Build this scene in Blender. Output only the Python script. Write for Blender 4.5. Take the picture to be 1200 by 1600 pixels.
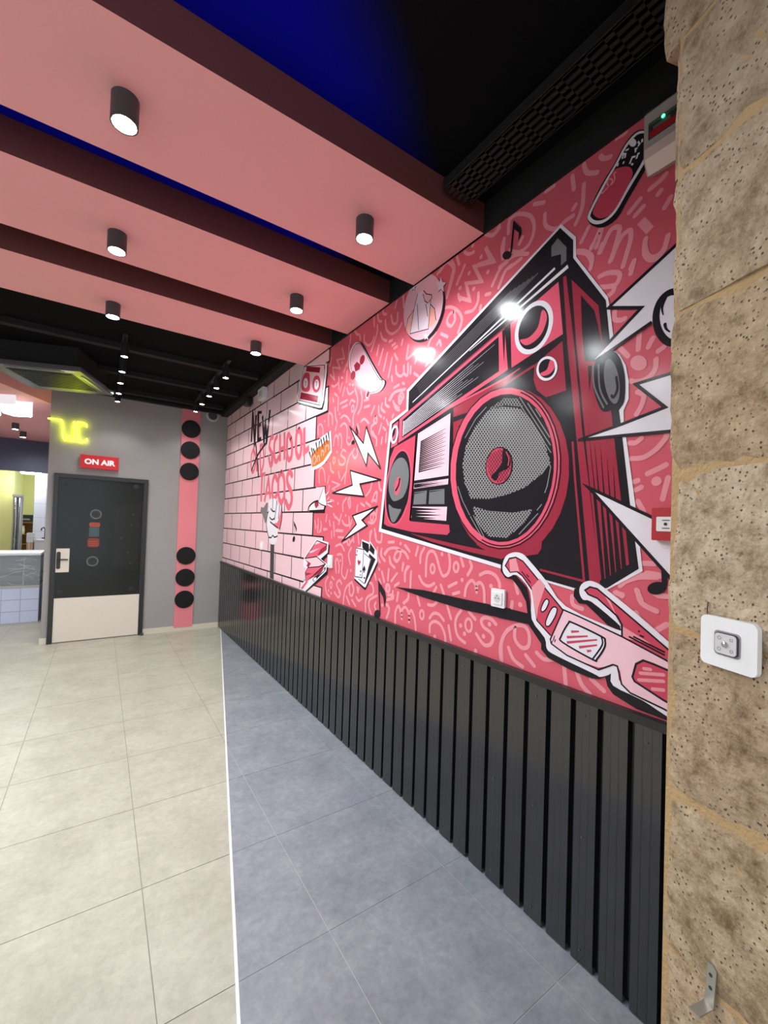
import bpy, bmesh, math, random
from mathutils import Vector, Matrix, noise
from mathutils.geometry import tessellate_polygon

for o in list(bpy.data.objects):
    bpy.data.objects.remove(o)
scene = bpy.context.scene
COL = scene.collection
random.seed(7)

# ------------------------------------------------------------------ camera
YAW, PIT, ROL, EYE = 0.5985, 0.018, 0.032, 1.55
fw = Vector((math.sin(YAW)*math.cos(PIT), math.cos(YAW)*math.cos(PIT), math.sin(PIT)))
rt = Vector((math.cos(YAW), -math.sin(YAW), 0)); up = rt.cross(fw)
r2 = rt*math.cos(ROL) + up*math.sin(ROL); u2 = -rt*math.sin(ROL) + up*math.cos(ROL)
cd = bpy.data.cameras.new('camera'); cam = bpy.data.objects.new('camera', cd); COL.objects.link(cam)
cd.sensor_fit = 'AUTO'; cd.sensor_width = 36.0; cd.lens = 661.03/1600*36.0
cd.shift_x = (600-608.24)/1600; cd.shift_y = (810.58-800)/1600
cd.clip_start = 0.02; cd.clip_end = 100
M = Matrix((r2, u2, -fw)).transposed().to_4x4(); M.translation = Vector((0, 0, EYE)); cam.matrix_world = M
scene.camera = cam
# ------------------------------------------------------------------ world: overcast daylight that enters by the open shop front
w = bpy.data.worlds.new('daylight'); scene.world = w; w.use_nodes = True
w.node_tree.nodes['Background'].inputs[0].default_value = (0.80, 0.90, 1.0, 1)
w.node_tree.nodes['Background'].inputs[1].default_value = 0.95
vs = scene.view_settings
vs.view_transform = 'Standard'; vs.look = 'None'; vs.gamma = 1.0; vs.use_curve_mapping = False
vs.exposure = 0.80
LENS_GLOW = 80.0     # radiance of the lit lenses
LAMP_POWER = 22.5     # watts of each beam downlight
SPOT_POWER = 9.0      # watts of each track spot
KITCHEN_POWER = 18.0

# ------------------------------------------------------------------ helpers
XW, YB, ZC, ZT, ZCEIL = 1.5055, 6.537, 0.9603, 2.9926, 3.14
MATS = {}
def srgb(r, g, b):
    f = lambda c: (c/255/12.92) if c/255 <= .04045 else ((c/255+.055)/1.055)**2.4
    return (f(r), f(g), f(b), 1)
def mat(name, col, rough=.5, metal=0.0, var=0.0, scale=8.0, bump=0.0, bscale=60.0, emit=None, estr=0.0, spec=.5, coat=0.0):
    if name in MATS: return MATS[name]
    m = bpy.data.materials.new(name); m.use_nodes = True; nt = m.node_tree; b = nt.nodes['Principled BSDF']
    b.inputs['Base Color'].default_value = col; b.inputs['Roughness'].default_value = rough
    b.inputs['Metallic'].default_value = metal; b.inputs['Specular IOR Level'].default_value = spec
    if coat: b.inputs['Coat Weight'].default_value = coat; b.inputs['Coat Roughness'].default_value = .12
    tc = nt.nodes.new('ShaderNodeTexCoord')
    n = nt.nodes.new('ShaderNodeTexNoise'); n.inputs['Scale'].default_value = scale; n.inputs['Detail'].default_value = 5
    nt.links.new(tc.outputs['Object'], n.inputs['Vector'])
    if var:
        mx = nt.nodes.new('ShaderNodeMix'); mx.data_type = 'RGBA'; mx.blend_type = 'MIX'
        mx.inputs[6].default_value = tuple(c*(1-var) for c in col[:3])+(1,)
        mx.inputs[7].default_value = tuple(min(1, c*(1+var)) for c in col[:3])+(1,)
        nt.links.new(n.outputs['Fac'], mx.inputs[0]); nt.links.new(mx.outputs[2], b.inputs['Base Color'])
    if bump:
        n2 = nt.nodes.new('ShaderNodeTexNoise'); n2.inputs['Scale'].default_value = bscale; n2.inputs['Detail'].default_value = 3
        nt.links.new(tc.outputs['Object'], n2.inputs['Vector'])
        bp = nt.nodes.new('ShaderNodeBump'); bp.inputs['Strength'].default_value = bump; bp.inputs['Distance'].default_value = .01
        nt.links.new(n2.outputs['Fac'], bp.inputs['Height']); nt.links.new(bp.outputs['Normal'], b.inputs['Normal'])
    if emit:
        b.inputs['Emission Color'].default_value = emit; b.inputs['Emission Strength'].default_value = estr
    MATS[name] = m; return m

def link(name, me, parent=None, mats=None):
    o = bpy.data.objects.new(name, me); COL.objects.link(o)
    if parent is not None: o.parent = parent
    if mats:
        for m in (mats if isinstance(mats, (list, tuple)) else [mats]):
            if me.materials.find(m.name) < 0: me.materials.append(m)
    return o
def tag(o, label=None, cat=None, group=None, kind=None):
    if label: o['label'] = label
    if cat: o['category'] = cat
    if group: o['group'] = group
    if kind: o['kind'] = kind
    return o
def empty(name, loc=(0, 0, 0), rz=0, parent=None):
    o = bpy.data.objects.new(name, None); COL.objects.link(o); o.location = loc; o.rotation_euler = (0, 0, rz); o.empty_display_size = .05
    if parent is not None: o.parent = parent
    return o
def bm_new(): return bmesh.new()
def finish(bm, name, parent=None, m=None, smooth=False, bevel=0.0, seg=2):
    if bevel: bmesh.ops.bevel(bm, geom=[e for e in bm.edges if e.is_manifold and e.calc_face_angle(0) > .5], offset=bevel, segments=seg, affect='EDGES', clamp_overlap=True)
    bmesh.ops.recalc_face_normals(bm, faces=bm.faces)
    me = bpy.data.meshes.new(name); bm.to_mesh(me); bm.free()
    if smooth:
        for p in me.polygons: p.use_smooth = True
        try: me.set_sharp_from_angle(angle=math.radians(40))
        except Exception: pass
    return link(name, me, parent, m)
def bx(bm, x0, y0, z0, x1, y1, z1):
    v = [bm.verts.new(p) for p in ((x0,y0,z0),(x1,y0,z0),(x1,y1,z0),(x0,y1,z0),(x0,y0,z1),(x1,y0,z1),(x1,y1,z1),(x0,y1,z1))]
    for f in ((0,3,2,1),(4,5,6,7),(0,1,5,4),(1,2,6,5),(2,3,7,6),(3,0,4,7)): bm.faces.new([v[i] for i in f])
def box(name, a, b, m, parent=None, bevel=0.0):
    bm = bm_new(); bx(bm, *a, *b); return finish(bm, name, parent, m, bevel=bevel)
def prism(bm, pts, d):
    """closed outline pts (3D, planar) extruded by vector d"""
    a = [bm.verts.new(p) for p in pts]; b = [bm.verts.new(Vector(p)+Vector(d)) for p in pts]; n = len(pts)
    bm.faces.new(a); bm.faces.new(b[::-1])
    for i in range(n): bm.faces.new([a[i], b[i], b[(i+1) % n], a[(i+1) % n]])
def lathe(bm, prof, origin=(0,0,0), axis='z', n=32):
    """profile list of (r, h); revolved about axis through origin"""
    o = Vector(origin); rings = []
    def P(r, h, t):
        c, s = r*math.cos(t), r*math.sin(t)
        return o + (Vector((c, s, h)) if axis == 'z' else Vector((c, h, s)) if axis == 'y' else Vector((h, c, s)))
    for r, h in prof:
        rings.append([bm.verts.new(P(max(r, 1e-5), h, 2*math.pi*i/n)) for i in range(n)])
    for a, b in zip(rings, rings[1:]):
        for i in range(n): bm.faces.new([a[i], a[(i+1) % n], b[(i+1) % n], b[i]])
    bm.faces.new(rings[0]); bm.faces.new(rings[-1][::-1])
def tube(bm, pts, r, n=10, closed=False):
    pts = [Vector(p) for p in pts]; rings = []; L = len(pts); prev = None
    for i, p in enumerate(pts):
        a = pts[i-1] if (i > 0 or closed) else p; b = pts[(i+1) % L] if (i < L-1 or closed) else p
        t = (b-a).normalized()
        if prev is None:
            nrm = t.orthogonal().normalized()
        else:
            nrm = (prev - t*prev.dot(t)); nrm = nrm.normalized() if nrm.length > 1e-6 else t.orthogonal().normalized()
        prev = nrm; bn = t.cross(nrm)
        rings.append([bm.verts.new(p + nrm*r*math.cos(2*math.pi*k/n) + bn*r*math.sin(2*math.pi*k/n)) for k in range(n)])
    for a, b in list(zip(rings, rings[1:])) + ([(rings[-1], rings[0])] if closed else []):
        for k in range(n): bm.faces.new([a[k], a[(k+1) % n], b[(k+1) % n], b[k]])
    if not closed: bm.faces.new(rings[0][::-1]); bm.faces.new(rings[-1])
def smooth_pts(P, closed=False, n=5):
    L = len(P)
    if L < 3: return P
    out = []
    R = range(L) if closed else range(L-1)
    for i in R:
        p1, p2 = P[i], P[(i+1) % L]
        p0 = P[i-1] if (i > 0 or closed) else p1; p3 = P[(i+2) % L] if (i+2 < L or closed) else p2
        for k in range(n):
            t = k/n
            out.append(tuple(.5*((2*b)+(-a+c)*t+(2*a-5*b+4*c-d)*t*t+(-a+3*b-3*c+d)*t**3) for a, b, c, d in zip(p0, p1, p2, p3)))
    if not closed: out.append(P[-1])
    return out
def copy_tree(o, parent=None):
    c = o.copy(); COL.objects.link(c); c.parent = parent
    for ch in list(o.children): copy_tree(ch, c)
    return c
def text_mesh(name, body, size, m, parent, extrude=.003, offset=0.0, loc=(0,0,0), rot=(0,0,0), sx=1.0):
    c = bpy.data.curves.new(name, 'FONT'); c.body = body; c.size = size; c.extrude = extrude; c.offset = offset
    c.align_x = 'CENTER'; c.align_y = 'CENTER'; c.resolution_u = 3
    t = bpy.data.objects.new(name+'_tmp', c); COL.objects.link(t)
    dg = bpy.context.evaluated_depsgraph_get(); me = bpy.data.meshes.new_from_object(t.evaluated_get(dg))
    bpy.data.objects.remove(t); bpy.data.curves.remove(c)
    me.name = name; me.materials.clear(); o = link(name, me, parent, m); o.location = loc; o.rotation_euler = rot; o.scale = (sx, 1, 1); return o

# ------------------------------------------------------------------ materials
M_pinkpaint = mat('pink_ceiling_paint', srgb(242,170,170), .55, var=.03, scale=3, bump=.04, bscale=90)
M_blackpaint = mat('black_ceiling_paint', srgb(16,16,17), .8, var=.25, scale=6, bump=.1, bscale=40)
M_blackmetal = mat('black_metal', srgb(34,35,37), .38, .0, var=.1, scale=20)
M_darkgrey = mat('dark_grey_plastic', srgb(70,72,75), .45, var=.06)
M_greyplaster = mat('grey_plaster', srgb(150,146,145), .7, var=.07, scale=2.5, bump=.08, bscale=50)
M_white = mat('white_plastic', srgb(232,230,230), .4, var=.02)
M_beige = mat('beige_board', srgb(214,205,192), .5, var=.03, scale=4)
M_beam_end = M_pinkpaint

# ------------------------------------------------------------------ the setting
def struct(o): o['kind'] = 'structure'; return o
# floor slab and tiles -------------------------------------------------------
M_grout = mat('floor_grout', srgb(146,142,130), .9, var=.1, scale=30)
def tile_mat(name, c1, c2, c3, rough):
    m = bpy.data.materials.new(name); m.use_nodes = True; nt = m.node_tree; b = nt.nodes['Principled BSDF']
    g = nt.nodes.new('ShaderNodeNewGeometry')
    n = nt.nodes.new('ShaderNodeTexNoise'); n.inputs['Scale'].default_value = 3.4; n.inputs['Detail'].default_value = 14; n.inputs['Roughness'].default_value = .74; n.inputs['Distortion'].default_value = .25
    nt.links.new(g.outputs['Position'], n.inputs['Vector'])
    r = nt.nodes.new('ShaderNodeValToRGB'); e = r.color_ramp.elements
    e[0].position = .28; e[0].color = c1; e[1].position = .74; e[1].color = c3; x = e.new(.5); x.color = c2
    sk = nt.nodes.new('ShaderNodeTexNoise'); sk.inputs['Scale'].default_value = 26; sk.inputs['Detail'].default_value = 10; sk.inputs['Roughness'].default_value = .8
    nt.links.new(g.outputs['Position'], sk.inputs['Vector'])
    mm_ = nt.nodes.new('ShaderNodeMath'); mm_.operation = 'MULTIPLY_ADD'; mm_.inputs[1].default_value = .9; mm_.inputs[2].default_value = -.45; nt.links.new(sk.outputs['Fac'], mm_.inputs[0])
    sm_ = nt.nodes.new('ShaderNodeMath'); sm_.operation = 'ADD'; nt.links.new(n.outputs['Fac'], sm_.inputs[0]); nt.links.new(mm_.outputs[0], sm_.inputs[1])
    nt.links.new(sm_.outputs[0], r.inputs['Fac']); nt.links.new(r.outputs['Color'], b.inputs['Base Color'])
    n2 = nt.nodes.new('ShaderNodeTexNoise'); n2.inputs['Scale'].default_value = 45; n2.inputs['Detail'].default_value = 4
    nt.links.new(g.outputs['Position'], n2.inputs['Vector'])
    bp = nt.nodes.new('ShaderNodeBump'); bp.inputs['Strength'].default_value = .05; bp.inputs['Distance'].default_value = .004
    nt.links.new(n2.outputs['Fac'], bp.inputs['Height']); nt.links.new(bp.outputs['Normal'], b.inputs['Normal'])
    b.inputs['Roughness'].default_value = rough; MATS[name] = m; return m
M_tbeige = tile_mat('beige_stone_tile', srgb(160,156,140), srgb(175,172,156), srgb(190,188,172), .40)
M_tgrey = tile_mat('grey_stone_tile', srgb(118,122,130), srgb(136,140,148), srgb(156,159,165), .42)
bm = bm_new(); bx(bm, -5.0, -2.2, -.12, XW+.12, 13.6, -.0022)
floor = struct(finish(bm, 'floor', None, M_grout))
BX0, BS = 1.5155-.2127*YB + .0, .2127            # border line: x = BX0 + BS*y  (grey lies to the right of it)
bm = bm_new(); prism(bm, [(BX0-BS*2.0, -2.0, -.0021), (XW, -2.0, -.0021), (XW, YB-.05, -.0021), (BX0+BS*(YB-.05), YB-.05, -.0021)], (0, 0, .0003)); finish(bm, 'grout_bed', floor, mat('light_grout', srgb(190,190,190), .9, var=.15, scale=9))
def clip_half(P, f):
    out = []
    for i in range(len(P)):
        a, b = P[i], P[(i+1) % len(P)]; fa, fb = f(a), f(b)
        if fa >= 0: out.append(a)
        if (fa >= 0) != (fb >= 0):
            t = fa/(fa-fb); out.append((a[0]+(b[0]-a[0])*t, a[1]+(b[1]-a[1])*t))
    return out
TX, TY, TS, TG = .2, .872, .5785, .0015
TSY = .5855
def tile_obj(P, m):
    cx = sum(p[0] for p in P)/len(P); cy = sum(p[1] for p in P)/len(P)
    b = bm_new(); prism(b, [(p[0]-cx, p[1]-cy, -.0022) for p in P], (0, 0, .0022))
    o = finish(b, 'floor_tile', floor, m, bevel=.0008, seg=1); o.location = (cx, cy, 0); return o
full = {}
def area(P): return abs(sum(P[i][0]*P[(i+1)%len(P)][1]-P[(i+1)%len(P)][0]*P[i][1] for i in range(len(P))))/2
ix0, ix1 = -8, 3
for i in range(ix0, ix1):
    for j in range(-5, 21):
        x0, y0 = TX+TS*i+TG, TY+TSY*j+TG; x1, y1 = x0+TS-2*TG, y0+TSY-2*TG
        x1 = min(x1, XW)
        if y0 > 10 or x0 > XW: continue
        if y1 > YB and x1 > -.55: 
            if x0 >= -.55 and y0 >= YB: continue
        P = [(x0,y0),(x1,y0),(x1,y1),(x0,y1)]
        L = clip_half(P, lambda p: BX0+BS*p[1]-.006-p[0]) if y0 < YB+.3 else P
        Rr = clip_half(P, lambda p: p[0]-(BX0+BS*p[1]+.006)) if y0 < YB else []
        for Q, m, key in ((L, M_tbeige, 'b'), (Rr, M_tgrey, 'g')):
            if len(Q) < 3 or area(Q) < 2e-4: continue
            if abs(area(Q)-(TS-2*TG)*(TSY-2*TG)) < 1e-5:
                if key in full:
                    o = full[key].copy(); COL.objects.link(o); o.location = ((x0+x1)/2, (y0+y1)/2, 0)
                else: full[key] = tile_obj(Q, m)
            else: tile_obj(Q, m)
bm = bm_new(); d = Vector((BS, 1, 0)).normalized(); nn = Vector((d.y, -d.x, 0))*.0055
a = Vector((BX0+BS*-2.0, -2.0, -.008)); b_ = Vector((BX0+BS*(YB-.03), YB-.03, -.008))
prism(bm, [a-nn, b_-nn, b_+nn, a+nn], (0, 0, .0095)); finish(bm, 'edge_strip', floor, mat('edge_strip_white', srgb(232,232,230), .35))

# walls ----------------------------------------------------------------------
wr = struct(box('wall_right', (XW, -2.2, 0), (XW+.12, YB+.2, ZCEIL), M_blackpaint))
bm = bm_new(); bx(bm, -.545, YB, 0, XW, YB+.2, ZCEIL+.02)
wb = struct(finish(bm, 'wall_back', None, M_greyplaster))
wl = struct(box('wall_left', (-5.1, -2.2, 0), (-5.0, 13.6, ZCEIL), mat('off_white_paint', srgb(205,200,196), .7, var=.04)))
M_skirt = mat('skirting_tile', srgb(205,196,180), .5, var=.05, scale=12)
bb = struct(box('baseboard_back', (.516, YB-.012, 0), (XW-.03, YB, .07), M_skirt, bevel=.002))
bb2 = struct(box('baseboard_corner', (-.556, YB-.012, 0), (-.488, YB+.1, .075), M_skirt, bevel=.002))
# ceiling: black over the mural side and the far end, blue glow painted into the colour over the middle of the front bays
m = bpy.data.materials.new('blue_glow_ceiling'); m.use_nodes = True; nt = m.node_tree; b = nt.nodes['Principled BSDF']
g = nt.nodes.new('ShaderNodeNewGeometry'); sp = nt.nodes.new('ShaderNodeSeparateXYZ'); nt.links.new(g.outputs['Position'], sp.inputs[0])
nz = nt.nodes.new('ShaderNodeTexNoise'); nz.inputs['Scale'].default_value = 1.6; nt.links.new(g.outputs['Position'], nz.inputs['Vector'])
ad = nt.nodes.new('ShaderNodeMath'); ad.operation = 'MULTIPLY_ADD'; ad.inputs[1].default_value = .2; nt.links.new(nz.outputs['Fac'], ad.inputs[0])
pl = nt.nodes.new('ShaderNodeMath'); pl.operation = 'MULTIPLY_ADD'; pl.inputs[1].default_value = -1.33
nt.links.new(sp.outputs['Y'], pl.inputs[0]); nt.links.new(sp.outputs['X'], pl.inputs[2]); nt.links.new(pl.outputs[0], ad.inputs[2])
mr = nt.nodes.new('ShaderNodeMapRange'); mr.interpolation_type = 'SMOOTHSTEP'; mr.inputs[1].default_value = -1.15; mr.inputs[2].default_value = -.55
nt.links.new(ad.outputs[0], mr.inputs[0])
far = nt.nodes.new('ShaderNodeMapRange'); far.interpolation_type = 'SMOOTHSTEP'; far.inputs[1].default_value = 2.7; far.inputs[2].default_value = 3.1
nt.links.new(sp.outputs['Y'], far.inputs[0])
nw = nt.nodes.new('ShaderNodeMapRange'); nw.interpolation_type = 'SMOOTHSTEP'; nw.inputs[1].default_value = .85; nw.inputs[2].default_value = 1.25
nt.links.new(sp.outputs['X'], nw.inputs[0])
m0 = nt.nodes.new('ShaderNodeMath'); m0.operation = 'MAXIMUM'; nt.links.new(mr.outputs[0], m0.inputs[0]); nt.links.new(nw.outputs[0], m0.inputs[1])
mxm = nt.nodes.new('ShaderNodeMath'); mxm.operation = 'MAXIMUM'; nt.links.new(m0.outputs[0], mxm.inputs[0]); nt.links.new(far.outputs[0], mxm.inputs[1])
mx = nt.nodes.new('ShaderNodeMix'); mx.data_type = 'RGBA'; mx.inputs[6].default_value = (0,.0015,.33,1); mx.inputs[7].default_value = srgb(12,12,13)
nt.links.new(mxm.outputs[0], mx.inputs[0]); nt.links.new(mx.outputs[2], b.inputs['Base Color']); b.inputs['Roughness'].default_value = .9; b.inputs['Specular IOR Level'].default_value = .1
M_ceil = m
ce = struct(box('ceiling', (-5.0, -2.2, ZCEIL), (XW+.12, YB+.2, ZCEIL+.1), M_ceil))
# dark joists of the far ceiling
for k, y in enumerate((4.55, 5.35, 6.12)):
    j = struct(box('trim_%d' % (k+1), (-4.9, y, ZCEIL-.05), (XW-.16, y+.07, ZCEIL+.01), M_blackpaint))
struct(box('trim_4', (-.5, YB-.05, ZCEIL-.035), (XW-.02, YB, ZCEIL+.01), M_blackmetal, bevel=.008))
struct(box('trim_5', (XW-.10, 3.63, 3.085), (XW, YB, ZCEIL+.01), M_blackpaint, bevel=.01))
struct(box('trim_6', (XW-.015, -.1, ZT), (XW, 3.63, ZCEIL+.01), M_blackpaint))

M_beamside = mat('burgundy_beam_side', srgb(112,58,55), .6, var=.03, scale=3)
# beams ----------------------------------------------------------------------
lab = ['nearest and widest-looking pink beam, its brown front face meeting the dark ceiling',
       'middle pink beam with dark slots in front of and behind it',
       'farthest pink beam, bordering the black far ceiling']
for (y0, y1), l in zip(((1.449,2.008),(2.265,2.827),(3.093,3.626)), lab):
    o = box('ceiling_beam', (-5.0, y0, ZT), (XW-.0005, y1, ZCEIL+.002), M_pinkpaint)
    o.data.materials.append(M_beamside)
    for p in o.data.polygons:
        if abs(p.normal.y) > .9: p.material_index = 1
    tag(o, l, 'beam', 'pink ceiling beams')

# downlights -----------------------------------------------------------------
def emitter(name, col, s): return mat(name, (0.8,0.8,0.8,1), .5, emit=col, estr=s)
M_lens = emitter('downlight_lens', (.93,.985,1.0,1), LENS_GLOW)
M_spotlens = emitter('spot_lens', (.97,.99,.96,1), LENS_GLOW)
M_can = mat('downlight_can', srgb(62,64,67), .42, var=.05)
def lamp_light(parent, z, watts, col, cone=130):
    l = bpy.data.lights.new('bulb_light', 'SPOT'); l.energy = watts; l.color = col; l.spot_size = math.radians(cone); l.spot_blend = .5; l.shadow_soft_size = .03
    o = bpy.data.objects.new('bulb_light', l); COL.objects.link(o); o.parent = parent; o.location = (0, 0, z); return o
def make_downlight(r=.0425, h=.092):
    root = empty('downlight')
    bm = bm_new(); lathe(bm, [(r,0),(r,-h),(r-.005,-h),(r-.006,-h+.008),(.001,-h+.008)], n=40); finish(bm, 'can', root, M_can, smooth=True)
    bm = bm_new(); lathe(bm, [(r-.008,-h+.006),(r-.008,-h+.002),(.001,-h+.001)], n=32); finish(bm, 'lens', root, M_lens, smooth=True)
    lamp_light(root, -h-.004, LAMP_POWER, (.93,.985,1.0), 168)
    return root
dl = make_downlight()
names = {1.72:'nearest', 2.56:'middle', 3.415:'farthest'}; first = True
for x, side in ((.018,'left'), (.98,'right'), (-.944,None), (-1.906,None), (-2.87,None), (-3.83,None)):  # columns past the third from the mural are unseen, added for brightness
    for y in (1.72, 2.56, 3.415):
        o = dl if first else copy_tree(dl); first = False
        o.location = (x, y, ZT)
        if side: tag(o, 'lit dark cylinder downlight on the %s pink beam, %s one of the two' % (names[y], side), 'lamp', 'cylinder downlights under the pink beams')
        else: tag(o, 'lit dark cylinder downlight, %s from the mural on the %s pink beam' % ({-.944:'third',-1.906:'added out of view, fourth',-2.87:'added out of view, fifth',-3.83:'added out of view, sixth'}[x], names[y]), 'lamp', 'cylinder downlights under the pink beams')

for x, wd in ((-.75,'nearer the stone wall'), (-1.95,'farther from the stone wall')):  # two unseen lamps added behind the camera to lift the near mural
    o = copy_tree(dl); o.location = (x, -.55, ZCEIL); tag(o, 'lit cylinder downlight added out of view on the dark ceiling inside the entrance, %s' % wd, 'lamp', 'added unseen downlights inside the entrance')
# track lights ---------------------------------------------------------------
def track(x, y0, y1, ys, ls, label):
    root = empty('track_light', (x, (y0+y1)/2, ZCEIL)); yc = (y0+y1)/2
    bm = bm_new(); bx(bm, -.018, y0-yc, -.02, .018, y1-yc, 0); finish(bm, 'rail', root, M_blackmetal, bevel=.002)
    for y, zl in zip(ys, ls):
        h = empty('spot_head', (0, y-yc, 0), 0, root)
        bm = bm_new(); bx(bm, -.012, -.03, -.045, .012, .03, -.018); finish(bm, 'adapter', h, M_blackmetal, bevel=.003)
        bm = bm_new(); d = ZCEIL-zl
        lathe(bm, [(.006,-.04),(.012,-.055),(.03,-.058),(.03,-d),(.026,-d),(.024,-d+.012),(.001,-d+.012)], n=24); finish(bm, 'can', h, M_blackmetal, smooth=True)
        bm = bm_new(); lathe(bm, [(.024,-d+.008),(.024,-d+.003),(.001,-d+.001)], n=20); finish(bm, 'lens', h, M_spotlens, smooth=True)
        lamp_light(h, -d-.004, SPOT_POWER, (.97,.99,.96), 125)
    tag(root, label, 'track light', 'black track lights on the far ceiling')
track(.985, 4.30, 6.22, (4.44,4.85,5.22,5.64,6.08), (2.985,)*5, 'black track with five lit spot heads, right one, near the brick mural')
track(.12, 4.27, 6.25, (4.36,4.83,5.25,5.70,6.10), (2.955,)*5, 'black track with five lit spot heads, left one, beside the air conditioner')

# cable tray -----------------------------------------------------------------
t = empty('cable_tray', (1.275, 0, 3.05))
bm = bm_new(); y0, y1 = -1.2, 1.42; nrow = 5; wd = .145; slot = .055; gap = .03
for k in range(nrow+1):
    x = -wd/2 + k*wd/nrow; bx(bm, x-.007, y0, -.002, x+.007, y1, .002)
y = y0
while y < y1:
    bx(bm, -wd/2, y, -.002, wd/2, min(y+gap, y1), .002); y += slot+gap
M_tray = mat('dark_tray_metal', srgb(19,18,18), .7, .0, var=.1)
finish(bm, 'perforated_plate', t, M_tray)
for s in (-1, 1):
    bm = bm_new(); bx(bm, s*wd/2-.002, y0, -.002, s*wd/2+.002, y1, .045); finish(bm, 'side_rail', t, M_tray)
for y in (-.6, .3, 1.1):
    bm = bm_new(); bx(bm, -.006, y, .002, .006, y+.02, ZCEIL-3.05); finish(bm, 'hanger', t, M_tray)
tag(t, 'dark perforated cable tray hanging below the black ceiling along the mural', 'cable tray')

# ------------------------------------------------------------------ mural
PAL = dict(base=(212,96,111), doodle=(232,150,160), brick_pink=(235,196,204), ink=(38,35,40), letter_pink=(226,106,124), shaft=(66,64,66), paper=(232,226,234),
  grey=(118,118,120), ember=(196,108,56), peach=(230,164,150), red=(160,52,70), pink=(222,100,122), red_pink=(204,76,98), maroon=(140,38,56), lilac_pink=(226,176,190), lilac=(222,202,216),
  glasses_pink=(242,198,210), hot_pink=(226,92,116), mesh_grey=(150,148,148))
def pm(n): return mat('print_'+n, srgb(*PAL[n]), .16, bump=.015, bscale=260, spec=.14)
MB_X = XW-.003
mural = empty('wall_mural', (MB_X, 3.4, ZC))
tag(mural, 'glossy pink printed mural with a giant boombox, paper glasses and painted pink bricks', 'mural')
bm = bm_new()
prism(bm, [(XW,-.1,ZC-.01),(XW,YB,ZC-.01),(XW,YB,3.11),(XW,3.6,3.11),(XW,3.6,ZT),(XW,-.1,ZT)], (MB_X-XW,0,0))
o = finish(bm, 'backing_sheet', None, pm('base')); o.parent = mural; o.location = -mural.location
LAY = .00028
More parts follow.
